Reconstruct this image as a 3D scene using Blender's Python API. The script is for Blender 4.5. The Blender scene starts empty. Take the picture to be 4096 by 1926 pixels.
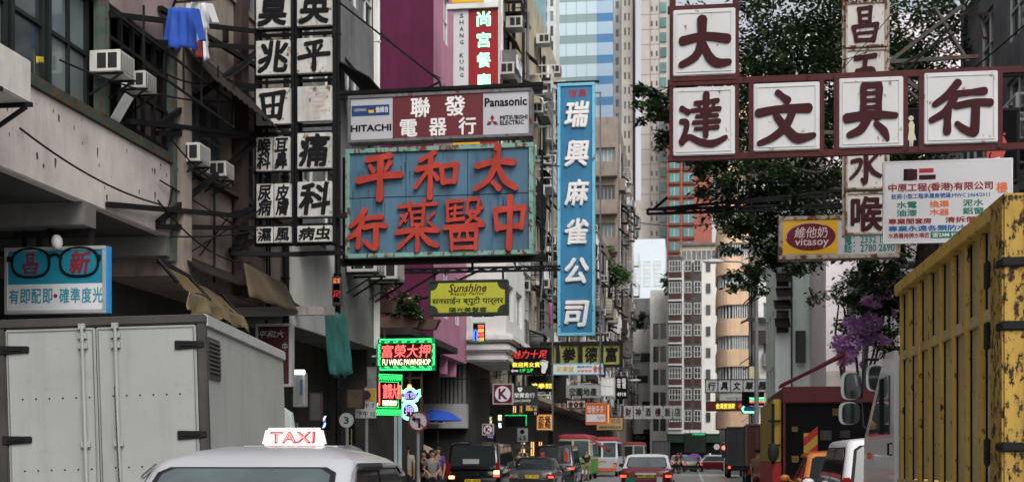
import bpy, bmesh, math, random
from mathutils import Vector, Matrix
random.seed(11)
SC = bpy.context.scene
COL = SC.collection
PI = math.pi
# ------------------------------------------------------------------ camera, sky, sun, exposure
F, HY, VX, EYE = 1280.0, 454.0, 692.0, 1.5      # focal length in pixels, horizon row, street vanishing column, eye height
TH = math.atan((VX - 512) / F)                  # the street runs this much to the right of the camera axis
CT, ST = math.cos(TH), math.sin(TH)
cd = bpy.data.cameras.new('camera'); cam = bpy.data.objects.new('camera', cd); COL.objects.link(cam)
cam.location = (0, 0, EYE); cam.rotation_euler = (PI / 2, 0, 0)
cd.lens = 45; cd.sensor_width = 36; cd.shift_y = (HY - 240.5) / 1024
cd.clip_start = .1; cd.clip_end = 3000
cd.dof.use_dof = True; cd.dof.focus_distance = 15; cd.dof.aperture_fstop = 3.0
SC.camera = cam
world = bpy.data.worlds.new('World'); SC.world = world; world.use_nodes = True
wn = world.node_tree; bg = wn.nodes['Background']
sky = wn.nodes.new('ShaderNodeTexSky'); sky.sky_type = 'NISHITA'; sky.sun_disc = False
SUN_EL, SUN_ROT = math.radians(50), math.radians(158)
sky.sun_elevation = SUN_EL; sky.sun_rotation = SUN_ROT; sky.dust_density = 6; sky.ozone_density = 1.0
hs = wn.nodes.new('ShaderNodeHueSaturation'); hs.inputs['Saturation'].default_value = .25   # overcast: nearly white sky
wn.links.new(sky.outputs[0], hs.inputs['Color']); wn.links.new(hs.outputs[0], bg.inputs[0]); bg.inputs[1].default_value = .15
sd = bpy.data.lights.new('sun', 'SUN'); so = bpy.data.objects.new('sun', sd); COL.objects.link(so)
sd.energy = .55; sd.angle = math.radians(30); sd.color = (1, .97, .93)
so.rotation_euler = (PI / 2 - SUN_EL, 0, PI - SUN_ROT)
SC.view_settings.view_transform = 'Standard'; SC.view_settings.look = 'None'
SC.view_settings.exposure = 0.58; SC.view_settings.gamma = 1
SC.cycles.use_denoising = True
SC.cycles.max_bounces = 8; SC.cycles.diffuse_bounces = 4; SC.cycles.glossy_bounces = 3

# ------------------------------------------------------------------ street coordinates: t to the right, s along the street
def S(t, s, z=0.0): return Vector((t * CT + s * ST, s * CT - t * ST, z))
def t_at(s, px):
    k = (px - 512) / F; return s * (k * CT - ST) / (CT + k * ST)
def s_at(t, px):
    k = (px - 512) / F; return t * (CT + k * ST) / (k * CT - ST)
def z_at(t, s, py): return EYE + (HY - py) / F * (s * CT - t * ST)
def ppm(t, s): return F / (s * CT - t * ST)
def at(px, py, D): return Vector(((px - 512) / F * D, D, EYE + (HY - py) / F * D))
def ts(v): return v.x * CT - v.y * ST, v.x * ST + v.y * CT

# ------------------------------------------------------------------ materials
MATS = {}
def M(name, col, rough=.75, var=.25, sc=1.5, streak=0., bump=0., metal=0., rust=0., rcol=(.10, .035, .015), coat=0., spec=.22, emit=0., rnd=0., rsc=6.5):
    if name in MATS: return MATS[name]
    m = bpy.data.materials.new(name); m.use_nodes = True; MATS[name] = m
    nt = m.node_tree; N = nt.nodes; L = nt.links; b = N['Principled BSDF']
    c = (col[0], col[1], col[2], 1)
    b.inputs['Roughness'].default_value = rough; b.inputs['Metallic'].default_value = metal
    b.inputs['Specular IOR Level'].default_value = spec; b.inputs['Coat Weight'].default_value = coat; b.inputs['Coat Roughness'].default_value = .06
    if emit:
        b.inputs['Base Color'].default_value = c; b.inputs['Emission Color'].default_value = c; b.inputs['Emission Strength'].default_value = emit
        return m
    tc = N.new('ShaderNodeTexCoord'); oi = N.new('ShaderNodeObjectInfo'); ad = N.new('ShaderNodeVectorMath'); ad.operation = 'ADD'
    ml = N.new('ShaderNodeMath'); ml.operation = 'MULTIPLY'; ml.inputs[1].default_value = 60
    L.new(oi.outputs['Random'], ml.inputs[0]); L.new(tc.outputs['Object'], ad.inputs[0]); L.new(ml.outputs[0], ad.inputs[1])
    def noise(scale, vec=(1, 1, 1), detail=5, rg=.6):
        mp = N.new('ShaderNodeMapping'); mp.inputs['Scale'].default_value = vec; L.new(ad.outputs[0], mp.inputs[0])
        n = N.new('ShaderNodeTexNoise'); n.inputs['Scale'].default_value = scale; n.inputs['Detail'].default_value = detail; n.inputs['Roughness'].default_value = rg
        L.new(mp.outputs[0], n.inputs['Vector']); return n.outputs['Fac']
    def ramp(fac, a, bb, ca=0., cb=1.):
        r = N.new('ShaderNodeMapRange'); r.inputs[1].default_value = a; r.inputs[2].default_value = bb; r.inputs[3].default_value = ca; r.inputs[4].default_value = cb
        L.new(fac, r.inputs[0]); return r.outputs[0]
    def mix(fac, a, bcol, mode='MIX'):
        x = N.new('ShaderNodeMix'); x.data_type = 'RGBA'; x.blend_type = mode
        if fac is None: x.inputs[0].default_value = 1
        else: L.new(fac, x.inputs[0])
        for v, sck in ((a, x.inputs[6]), (bcol, x.inputs[7])):
            if isinstance(v, tuple): sck.default_value = v
            else: L.new(v, sck)
        return x.outputs[2]
    cur = c
    n1 = noise(sc)
    if var:
        d = tuple(max(0, v * (1 - var)) for v in col) + (1,); e = tuple(min(1, v * (1 + var * .5)) for v in col) + (1,)
        cur = mix(ramp(n1, .3, .7), d, e)
    if rnd:
        r2 = ramp(oi.outputs['Random'], 0, 1, 1 - rnd, 1 + rnd)
        v = N.new('ShaderNodeVectorMath'); v.operation = 'SCALE'; L.new(cur, v.inputs[0]) if not isinstance(cur, tuple) else None
        if isinstance(cur, tuple): v.inputs[0].default_value = cur[:3]
        L.new(r2, v.inputs['Scale']); cur = v.outputs[0]
    if streak:
        f = ramp(noise(1.0, (2.0, 2.0, .3), 8, .75), .5, .78, 0, streak)
        cur = mix(f, cur, tuple(v * .28 for v in col) + (1,))
        f2 = ramp(noise(1.3, (1, 1, 1), 9, .78), .58, .72, 0, streak * .7)
        cur = mix(f2, cur, tuple(v * .22 for v in col) + (1,))
    if rust:
        a = .62 - rust * .3
        f = ramp(noise(rsc, (1.4, 1.4, .8), 8, .7), a, a + .05)
        cur = mix(f, cur, rcol + (1,))
        L.new(ramp(f, 0, 1, rough, .9), b.inputs['Roughness'])
    if isinstance(cur, tuple): b.inputs['Base Color'].default_value = cur
    else: L.new(cur, b.inputs['Base Color'])
    if bump:
        bp = N.new('ShaderNodeBump'); bp.inputs['Strength'].default_value = bump; bp.inputs['Distance'].default_value = .02
        L.new(noise(22, detail=6), bp.inputs['Height']); L.new(bp.outputs[0], b.inputs['Normal'])
    return m
def glassy(name, col, var=.8, rough=.06):      # window glass: dark or pale behind, by pane
    if name in MATS: return MATS[name]
    m = M(name, col, rough, .35, .8, rnd=var, spec=.7); return m

# ------------------------------------------------------------------ mesh builder
class MB:
    def __init__(self): self.v = []; self.f = []; self.m = []; self.mi = 0
    def add(self, vs, fs):
        o = len(self.v); self.v += [tuple(p) for p in vs]
        for f in fs: self.f.append(tuple(i + o for i in f)); self.m.append(self.mi)
        return self
    def box(self, x0, x1, y0, y1, z0, z1):
        return self.add([(x, y, z) for x in (x0, x1) for y in (y0, y1) for z in (z0, z1)],
                        [(0, 1, 3, 2), (4, 6, 7, 5), (0, 4, 5, 1), (2, 3, 7, 6), (0, 2, 6, 4), (1, 5, 7, 3)])
    def hexa(self, b4, t4):
        return self.add(list(b4) + list(t4), [(3, 2, 1, 0), (4, 5, 6, 7), (0, 1, 5, 4), (1, 2, 6, 5), (2, 3, 7, 6), (3, 0, 4, 7)])
    def quad(self, a, b, c, d): return self.add([a, b, c, d], [(0, 1, 2, 3)])
    def bar(self, p, q, w, h=None):
        p, q = Vector(p), Vector(q); h = h or w; d = (q - p).normalized()
        up = Vector((0, 0, 1)) if abs(d.z) < .95 else Vector((0, 1, 0))
        a = d.cross(up).normalized() * w / 2; b = a.cross(d).normalized() * h / 2
        return self.hexa([p - a - b, p + a - b, p + a + b, p - a + b], [q - a - b, q + a - b, q + a + b, q - a + b])
    def cyl(self, p, q, r, r2=None, n=10):
        p, q = Vector(p), Vector(q); r2 = r if r2 is None else r2; d = (q - p).normalized()
        up = Vector((0, 0, 1)) if abs(d.z) < .95 else Vector((0, 1, 0))
        a = d.cross(up).normalized(); b = a.cross(d).normalized()
        vs = [p + (a * math.cos(i * 2 * PI / n) + b * math.sin(i * 2 * PI / n)) * r for i in range(n)] + [q + (a * math.cos(i * 2 * PI / n) + b * math.sin(i * 2 * PI / n)) * r2 for i in range(n)]
        return self.add(vs, [(i, (i + 1) % n, n + (i + 1) % n, n + i) for i in range(n)] + [tuple(range(n))[::-1], tuple(range(n, 2 * n))])
    def tube(self, pts, r, n=6, closed=False):
        pts = [Vector(p) for p in pts]; k = len(pts); rings = []
        for i, p in enumerate(pts):
            d = (pts[(i + 1) % k] - pts[i - 1]) if closed else (pts[min(i + 1, k - 1)] - pts[max(i - 1, 0)])
            d.normalize(); up = Vector((0, 0, 1)) if abs(d.z) < .9 else Vector((0, 1, 0))
            if closed: up = Vector((0, 1, 0))
            a = d.cross(up).normalized(); b = a.cross(d)
            rr = r[i] if isinstance(r, (list, tuple)) else r
            rings.append([p + (a * math.cos(j * 2 * PI / n) + b * math.sin(j * 2 * PI / n)) * rr for j in range(n)])
        if closed: rings.append(rings[0])
        return self.loft(rings, cap=not closed)
    def loft(self, rings, cap=True):
        n = len(rings[0]); vs = [p for r in rings for p in r]; fs = []
        for i in range(len(rings) - 1):
            for j in range(n): fs.append((i * n + j, i * n + (j + 1) % n, (i + 1) * n + (j + 1) % n, (i + 1) * n + j))
        if cap: fs += [tuple(range(n))[::-1], tuple(range((len(rings) - 1) * n, len(rings) * n))]
        return self.add(vs, fs)
    def prism(self, poly, y0, y1):              # polygon in the xz plane, thickness along y
        n = len(poly); vs = [(x, y0, z) for x, z in poly] + [(x, y1, z) for x, z in poly]
        return self.add(vs, [tuple(range(n)), tuple(range(n, 2 * n))[::-1]] + [(i, (i + 1) % n, n + (i + 1) % n, n + i) for i in range(n)])
    def prismx(self, poly, x0, x1):             # polygon in the yz plane, thickness along x
        n = len(poly); vs = [(x0, y, z) for y, z in poly] + [(x1, y, z) for y, z in poly]
        return self.add(vs, [tuple(range(n)), tuple(range(n, 2 * n))[::-1]] + [(i, (i + 1) % n, n + (i + 1) % n, n + i) for i in range(n)])
    def disc(self, cx, cz, r, y0, y1, n=24): return self.prism([(cx + r * math.cos(i * 2 * PI / n), cz + r * math.sin(i * 2 * PI / n)) for i in range(n)], y0, y1)
    def ring(self, cx, cz, r, w, y0, y1, n=28, rz=None):
        rz = rz or r; a = []
        for i in range(n):
            c, s = math.cos(i * 2 * PI / n), math.sin(i * 2 * PI / n)
            a.append([(cx + r * c, y0, cz + rz * s), (cx + r * c, y1, cz + rz * s), (cx + (r - w) * c, y1, cz + (rz - w) * s), (cx + (r - w) * c, y0, cz + (rz - w) * s)])
        return self.loft(a + [a[0]], cap=False)
    def frame(self, x0, x1, z0, z1, w, y0, y1):
        self.box(x0, x1, y0, y1, z0, z0 + w); self.box(x0, x1, y0, y1, z1 - w, z1)
        self.box(x0, x0 + w, y0, y1, z0 + w, z1 - w); return self.box(x1 - w, x1, y0, y1, z0 + w, z1 - w)
    def ell(self, c, rx, ry, rz, nu=12, nv=8):
        c = Vector(c); rings = []
        for i in range(1, nv):
            a = -PI / 2 + PI * i / nv
            rings.append([c + Vector((rx * math.cos(a) * math.cos(j * 2 * PI / nu), ry * math.cos(a) * math.sin(j * 2 * PI / nu), rz * math.sin(a))) for j in range(nu)])
        return self.loft(rings)
    def wall(self, P, U, V, Nn, W, H, holes, depth=.15):   # a wall face with real openings and reveals
        P, U, V, Nn = Vector(P), Vector(U), Vector(V), Vector(Nn)
        us = sorted({0, W, *[h[0] for h in holes], *[h[1] for h in holes]}); vs = sorted({0, H, *[h[2] for h in holes], *[h[3] for h in holes]})
        q = lambda u, v, d=0: P + U * u + V * v - Nn * d
        for a, b in zip(us, us[1:]):
            run = None
            for c, d in zip(vs, vs[1:]):
                m, k = (a + b) / 2, (c + d) / 2
                if any(h[0] < m < h[1] and h[2] < k < h[3] for h in holes):
                    if run: self.quad(q(a, run[0]), q(b, run[0]), q(b, run[1]), q(a, run[1])); run = None
                else: run = (run[0], d) if run else (c, d)
            if run: self.quad(q(a, run[0]), q(b, run[0]), q(b, run[1]), q(a, run[1]))
        for a, b, c, d in holes:
            for (e, f), (g, h) in (((a, c), (b, c)), ((b, c), (b, d)), ((b, d), (a, d)), ((a, d), (a, c))):
                self.quad(q(e, f), q(g, h), q(g, h, depth), q(e, f, depth))
        return self
    def stroke(self, pts, y0, d, X, n=6):       # one brush stroke; X maps unit square to (x, z)
        P = [Vector((p[0], p[1])) for p in pts]; W = [p[2] / 2 for p in pts]
        if len(P) > 2:
            Q, R = [], []
            for i in range(len(P) - 1):
                p0, p1, p2, p3 = P[max(i - 1, 0)], P[i], P[i + 1], P[min(i + 2, len(P) - 1)]
                for j in range(n):
                    u = j / n; Q.append(.5 * ((2 * p1) + (p2 - p0) * u + (2 * p0 - 5 * p1 + 4 * p2 - p3) * u * u + (3 * p1 - p0 - 3 * p2 + p3) * u ** 3)); R.append(W[i] * (1 - u) + W[i + 1] * u)
            P, W = Q + [P[-1]], R + [W[-1]]
        else:
            P = [P[0].lerp(P[1], u) for u in (0, .12, .5, .88, 1)]; W = [W[0] + (W[1] - W[0]) * u for u in (0, .12, .5, .88, 1)]; W[2] *= .84
        l, r = [], []
        for i, p in enumerate(P):
            t = (P[min(i + 1, len(P) - 1)] - P[max(i - 1, 0)]).normalized(); nn = Vector((-t.y, t.x))
            l.append(p + nn * W[i]); r.append(p - nn * W[i])
        def capp(p, t, w, a0):
            nn = Vector((-t.y, t.x)); return [p + (nn * math.cos(a) + t * math.sin(a) * .8) * w for a in (PI * .25, PI * .5, PI * .75)] if a0 else []
        t1 = (P[-1] - P[-2]).normalized(); t0 = (P[0] - P[1]).normalized()
        poly = l + capp(P[-1], t1, W[-1], 1) + r[::-1] + capp(P[0], t0, W[0], 1)
        return self.prism([X(p.x, p.y) for p in poly], y0 - d, y0)
    def text(self, body, x0, x1, z0, z1, y, bold=.012, ext=.004, res=2, shear=0., keep=False, font=None, mirror=False):
        vs, fs, bb = glyphs(body, 0 if bold > .004 else bold, res, shear)
        if bold > .004:      # embolden: four copies nudged apart, each a hair further back
            V2, F2, k, d = [], [], 0, min(bold, .034)
            for i, (dx, dz) in enumerate(((-d, -d * .5), (d, d * .5), (-d * .5, d), (d * .5, -d))):
                V2 += [(v[0] + dx, v[1] + dz, v[2] * (1 - .12 * i)) for v in vs]; F2 += [tuple(j + k for j in f) for f in fs]; k += len(vs)
            vs, fs, bb = V2, F2, (bb[0] - d, bb[1] - d, bb[2] + d, bb[3] + d)
        w, h = bb[2] - bb[0] or 1, bb[3] - bb[1] or 1
        sx, sz = (x1 - x0) / w, (z1 - z0) / h
        if keep: sx = sz = min(sx, sz)
        ox, oz = (x0 + x1) / 2 - (bb[0] + bb[2]) / 2 * sx, (z0 + z1) / 2 - (bb[1] + bb[3]) / 2 * sz
        self.add([(ox + v[0] * sx, y - ext * (max(0, v[2]) / .01), oz + v[1] * sz) for v in vs], fs); return self
    def build(self, name, mats, parent=None, smooth=None, bevel=0, loc=None, rz=0, rot=None, norm=True):
        me = bpy.data.meshes.new(name); me.from_pydata(self.v, [], self.f)
        if not isinstance(mats, (list, tuple)): mats = [mats]
        for m in mats: me.materials.append(m)
        if any(self.m): me.polygons.foreach_set('material_index', self.m)
        if norm or bevel:
            bm = bmesh.new(); bm.from_mesh(me)
            if bevel:
                bmesh.ops.bevel(bm, geom=[e for e in bm.edges if len(e.link_faces) == 2 and e.calc_face_angle(0) > .6], offset=bevel, segments=2, affect='EDGES', clamp_overlap=True)
            bmesh.ops.recalc_face_normals(bm, faces=bm.faces); bm.to_mesh(me); bm.free()
        if smooth or bevel:
            me.polygons.foreach_set('use_smooth', [True] * len(me.polygons)); me.set_sharp_from_angle(angle=smooth or .7)
        me.update()
        o = bpy.data.objects.new(name, me); COL.objects.link(o)
        if parent: o.parent = parent
        if loc is not None: o.location = loc
        o.rotation_euler = rot or (0, 0, rz); return o

_gl = {}
def glyphs(body, bold, res, shear):
    k = (body, bold, res, shear)
    if k not in _gl:
        c = bpy.data.curves.new('lettering', 'FONT'); c.body = body; c.offset = bold; c.extrude = .01; c.resolution_u = res; c.shear = shear; c.space_line = .85
        o = bpy.data.objects.new('lettering', c); COL.objects.link(o)
        dg = bpy.context.evaluated_depsgraph_get(); me = bpy.data.meshes.new_from_object(o.evaluated_get(dg))
        vs = [tuple(v.co) for v in me.vertices]; fs = [tuple(p.vertices) for p in me.polygons]
        bpy.data.objects.remove(o); bpy.data.curves.remove(c); bpy.data.meshes.remove(me)
        bb = (min(v[0] for v in vs), min(v[1] for v in vs), max(v[0] for v in vs), max(v[1] for v in vs)) if vs else (0, 0, 1, 1)
        _gl[k] = (vs, fs, bb)
    return _gl[k]

def rrect(y0, y1, hw, r, z, n=5, yr=None):
    pts = []; yr = yr or r
    for cx_, cy_, a0 in ((hw - r, y1 - yr, 0), (-hw + r, y1 - yr, 90), (-hw + r, y0 + yr, 180), (hw - r, y0 + yr, 270)):
        for i in range(n + 1): a = math.radians(a0 + 90 * i / n); pts.append((cx_ + r * math.cos(a), cy_ + yr * math.sin(a), z))
    return pts
def tag(o, label=None, cat=None, group=None, kind=None):
    if label: o['label'] = label
    if cat: o['category'] = cat
    if group: o['group'] = group
    if kind or (label and cat): o['kind'] = kind or 'thing'
    return o
def thing(name, label, cat, t, s, z=0., rz=0., group=None):
    o = bpy.data.objects.new(name, None); COL.objects.link(o); o.empty_display_size = .2
    o.location = S(t, s, z); o.rotation_euler = (0, 0, -TH + rz); return tag(o, label, cat, group)
def copy_tree(o, parent=None):
    c = o.copy(); COL.objects.link(c)
    if parent: c.parent = parent
    for ch in [x for x in o.children]: copy_tree(ch, c)
    return c

# ------------------------------------------------------------------ materials used by the setting
m_asph = M('asphalt', (.19, .19, .195), .34, .3, .6, streak=.15, bump=.25)
m_pave = M('paving', (.16, .155, .15), .6, .4, 1.2, streak=.4, bump=.2)
m_line = M('road paint', (.55, .55, .52), .6, .3, 3)
m_yline = M('yellow road paint', (.45, .32, .05), .6, .3, 3)
m_stucco = M('pale stucco', (.44, .395, .37), .88, .3, .7, streak=.55, bump=.3)
m_pinkst = M('pinkish stucco', (.25, .19, .19), .85, .25, .8, streak=.8, bump=.3)
m_taupe = M('taupe stucco', (.185, .15, .13), .9, .3, .9, streak=.85, bump=.35)
m_beigew = M('beige stucco', (.25, .21, .18), .88, .25, .9, streak=.8, bump=.3)
m_whitew = M('white wall', (.62, .62, .60), .8, .12, .7, streak=.5, bump=.15)
m_grayc = M('grey concrete', (.15, .15, .155), .85, .3, 1, streak=.7, bump=.3)
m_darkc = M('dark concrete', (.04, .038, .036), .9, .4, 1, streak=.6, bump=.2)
m_maroon = M('maroon paint', (.085, .008, .038), .7, .2, .8, streak=.55, bump=.1)
m_pink = M('pink paint', (.42, .19, .27), .75, .15, .8, streak=.5, bump=.1)
m_cream = M('cream wall', (.40, .35, .25), .85, .3, .8, streak=.85, bump=.2)
m_orange = M('orange render', (.78, .54, .36), .8, .12, .5, streak=.35)
m_mint = M('mint paint', (.68, .79, .73), .8, .15, .6, streak=.5, bump=.1)
m_pinkw = M('pale pink paint', (.74, .68, .70), .8, .1, .5, streak=.4, bump=.1)
m_brick = M('red brown tile', (.30, .10, .075), .75, .15, .3, streak=.2)
m_tan = M('tan tile', (.44, .41, .37), .75, .12, .3, streak=.25)
m_green = M('green painted steel', (.035, .055, .042), .55, .4, 3, rust=.35)
m_black = M('black steel', (.010, .010, .011), .65, .4, 3, rust=.2, rcol=(.022, .014, .010), spec=.15)
m_dkbrown = M('dark brown paint', (.045, .028, .028), .7, .3, 2)
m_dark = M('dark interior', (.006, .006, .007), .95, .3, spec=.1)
m_alu = M('aluminium', (.55, .56, .57), .4, .15, 3, metal=.6)
m_wframe = M('white window frame', (.60, .61, .60), .5, .2, 3)
m_glass = glassy('window glass', (.030, .038, .040))
m_glassl = glassy('pale window glass', (.12, .15, .15), .8)
m_teal = glassy('teal window glass', (.06, .17, .16), .5)
m_ac = M('old white plastic', (.50, .49, .45), .6, .2, 2, streak=.6)
m_acd = M('dark louvre', (.02, .021, .022), .6, .3)
m_corr = M('dark corrugated sheet', (.018, .016, .015), .8, .4, 2, rust=.3, spec=.15, rcol=(.03,.016,.01))
m_wood = M('weathered timber', (.10, .075, .05), .85, .4, 3, streak=.4)
m_cloth_teal = M('teal netting', (.04, .16, .14), .9, .4, 2, streak=.4)

# ------------------------------------------------------------------ ground, road, pavements
def struct(o): o['kind'] = 'structure'; return o
g = MB(); g.quad((-1500, -300, -.02), (1500, -300, -.02), (1500, 2500, -.02), (-1500, 2500, -.02)); struct(g.build('ground', M('dusty ground', (.12, .115, .11), .9, .3, .1), norm=False))
def sheet(name, pts, z, mat):
    b = MB(); b.add([S(t, s, z) for t, s in pts], [tuple(range(len(pts)))]); return struct(b.build(name, mat, norm=False))
sheet('road', [(-8.2, -30), (5.6, -30), (5.6, 175), (-8.2, 175)], -.012, m_asph)
sheet('cross_road', [(5.6, 76), (60, 76), (60, 90), (5.6, 90)], -.010, m_asph)
def kerbed(name, t0, t1, s0, s1):
    b = MB(); vs = [S(t, s, z) for z in (-.02, .13) for t, s in ((t0, s0), (t1, s0), (t1, s1), (t0, s1))]; b.hexa(vs[:4], vs[4:]); return struct(b.build(name, m_pave))
kerbed('pavement', -12.5, -8.2, -30, 175); kerbed('pavement', 5.6, 9, -30, 76); kerbed('pavement', 5.6, 9, 90, 175)
b = MB()
for i in range(26):
    s0 = 20 + i * 6; b.add([S(t, s, -.004) for t, s in ((.55, s0), (.67, s0), (.67, s0 + (4 if i < 9 or i > 11 else 6)), (.55, s0 + (4 if i < 9 or i > 11 else 6)))], [(0, 1, 2, 3)])
struct(b.build('lane_marking', m_line, norm=False))
b = MB()
for t in (4.95, 5.2): b.add([S(t, 8, -.004), S(t + .1, 8, -.004), S(t + .1, 74, -.004), S(t, 74, -.004)], [(0, 1, 2, 3)])
struct(b.build('kerb_line', m_yline, norm=False))

# ------------------------------------------------------------------ buildings
FACE = {'front': 0, 'L': PI / 2, 'R': -PI / 2}
_win = {}
def window_part(root, face, x, y, z, w, h, nm=2, fm=None, gm=None, depth=.15, sub=True, rows=1, fw=.05):
    fm = fm or m_wframe; gm = gm or m_glass; k = (round(w, 2), round(h, 2), nm, fm.name, gm.name, depth, sub, rows)
    if k not in _win:
        a = MB(); a.frame(-w / 2, w / 2, -h / 2, h / 2, fw, depth - .07, depth)
        for i in range(1, nm): X = -w / 2 + w * i / nm; a.box(X - fw * .4, X + fw * .4, depth - .06, depth - .005, -h / 2 + fw, h / 2 - fw)
        for i in range(1, rows): Z = -h / 2 + h * i / rows; a.box(-w / 2 + fw, w / 2 - fw, depth - .065, depth - .008, Z - fw * .35, Z + fw * .35)
        p = MB() if sub else a; p.mi = 0 if sub else 1
        p.box(-w / 2 + .004, w / 2 - .004, depth - .02, depth - .012, -h / 2 + .004, h / 2 - .004)
        o = a.build('window', fm if sub else [fm, gm]); pn = p.build('pane', gm, o) if sub else None
        _win[k] = (o.data, pn.data if pn else None); bpy.data.objects.remove(o)
        if pn: bpy.data.objects.remove(pn)
    d, pd = _win[k]
    o = bpy.data.objects.new('window', d); COL.objects.link(o); o.parent = root; o.location = (x, y, z); o.rotation_euler = (0, 0, FACE[face])
    if pd: p = bpy.data.objects.new('pane', pd); COL.objects.link(p); p.parent = o
    return o
def grid(u0, u1, n, w, v0, dv, m, h):
    return [(u0 + (u1 - u0) * (i + .5) / n - w / 2, u0 + (u1 - u0) * (i + .5) / n + w / 2, v0 + dv * j, v0 + dv * j + h) for j in range(m) for i in range(n)]
class Bld:
    def __init__(s, name, label, t0, t1, s0, s1, z0, z1, mat, front=(), side=(), sd='L', cat='building', depth=.15, win=None, group=None, roof=True, rz=0, skip=0.):
        s.w, s.l, s.z0, s.z1 = t1 - t0, s1 - s0, z0, z1; w, l = s.w / 2, s.l / 2; H = z1 - z0; s.sd = sd
        s.root = thing(name, label, cat, (t0 + t1) / 2, (s0 + s1) / 2, 0, rz, group); win = dict(win or {}); s.depth = depth
        b = MB(); b.wall((-w, -l, z0), (1, 0, 0), (0, 0, 1), (0, -1, 0), s.w, H, list(front), depth)
        X = w if sd == 'L' else -w; nx = 1 if sd == 'L' else -1
        b.wall((X, -l, z0), (0, 1, 0), (0, 0, 1), (nx, 0, 0), s.l, H, list(side), depth)
        b.quad((-X, -l, z0), (-X, l, z0), (-X, l, z1), (-X, -l, z1)); b.quad((-w, l, z0), (w, l, z0), (w, l, z1), (-w, l, z1))
        b.quad((-w, -l, z1), (w, -l, z1), (w, l, z1), (-w, l, z1))
        if z0 > 0: b.quad((-w, -l, z0), (w, -l, z0), (w, l, z0), (-w, l, z0))
        s.body = b.build('wall', mat, s.root, norm=False); s.win = win
        if roof:
            r = MB(); r.frame(-w, w, -l, l, .2, 0, .8)   # parapet, lies flat: swap y/z
            r.v = [(x, z, y + z1 + .002) for x, y, z in r.v]; r.build('parapet', mat, s.root)
        for u0, u1, v0, v1 in front:
            if random.random() >= skip: window_part(s.root, 'front', -w + (u0 + u1) / 2, -l, z0 + (v0 + v1) / 2, u1 - u0, v1 - v0, depth=depth, **win)
        for u0, u1, v0, v1 in side:
            if random.random() >= skip: window_part(s.root, sd, X, -l + (u0 + u1) / 2, z0 + (v0 + v1) / 2, u1 - u0, v1 - v0, depth=depth, **win)
        s.X, s.nx, s.ll = X, nx, l
    def part(s, name, mat, mb, **k): return mb.build(name, mat, s.root, **k)
    def pt(s, u, z, out=0.): return Vector((s.X + s.nx * out, -s.ll + u, z))     # point on the street face
    def awning(s, u, z, w, d=.7, drop=.35, mat=None):
        b = MB(); a = [s.pt(u, z, .01), s.pt(u + w, z, .01), s.pt(u + w, z - drop, d), s.pt(u, z - drop, d)]
        b.hexa([p - Vector((0, 0, .03)) for p in a], a); return s.part('awning', mat or m_corr, b)
    def pipe(s, u, z0, z1, r=.05, mat=None):
        b = MB(); b.cyl(s.pt(u, z0, .09), s.pt(u, z1, .09), r, n=8)
        for k in range(int((z1 - z0) / 2)): p = s.pt(u, z0 + 1 + 2 * k, .05); b.box(p.x - .1, p.x + .1, p.y - .07, p.y + .07, p.z - .02, p.z + .02)
        return s.part('drain_pipe', mat or m_grayc, b)
    def ledge(s, u0, u1, z, d=.15, h=.1, mat=None, name='ledge'):
        b = MB(); p, q = s.pt(u0, z), s.pt(u1, z + h, d); b.box(min(p.x, q.x) + .002, max(p.x, q.x), p.y, q.y, p.z, q.z); return s.part(name, mat or m_grayc, b)

# an air conditioner sticks out along +x, louvres on the -y side
_acproto = {}
def air_conditioner(label, t, s, z, right=False, size=1., group=None, far=False, frontal=False):
    k = far
    if k not in _acproto:
        r = thing('air_conditioner', 'x', 'air conditioner', 0, 0)
        a = MB(); a.box(0, .62, -.33, .33, 0, .42); a.build('casing', m_ac, r, bevel=.0 if far else .015)
        a = MB()
        for sgn in (-1, 1):
            for x in (.16, .38): a.box(x, x + .18, sgn * .334 - .004, sgn * .334 + .004, .07, .36)
        a.build('louvre', m_acd, r)
        a = MB(); a.box(.621, .628, -.29, .29, .04, .38); a.build('grille', m_acd, r)
        if not far:
            a = MB()
            for i in range(8): Z = .06 + i * .042; a.box(.629, .636, -.29, .29, Z, Z + .012)
            for i in range(5): Y = -.24 + i * .12; a.box(.6365, .641, Y - .006, Y + .006, .04, .38)
            a.build('guard', m_ac, r)
            a = MB()
            for y in (-.27, .27): a.bar((-.02, y, -.02), (.66, y, -.02), .04); a.bar((-.02, y, -.42), (.6, y, -.04), .035)
            a.build('bracket', m_black, r)
        _acproto[k] = r; r['used'] = 0; del r['used']; r = r; first = True
    else: first = False
    r = _acproto[k] if first else copy_tree(_acproto[k])
    r.location = S(t, s, z); r.scale = (size,) * 3; r.rotation_euler = (0, 0, -TH + (-PI / 2 if frontal else PI if right else 0))
    r['label'] = label
    if group: r['group'] = group
    elif 'group' in r: del r['group']
    return r

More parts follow.
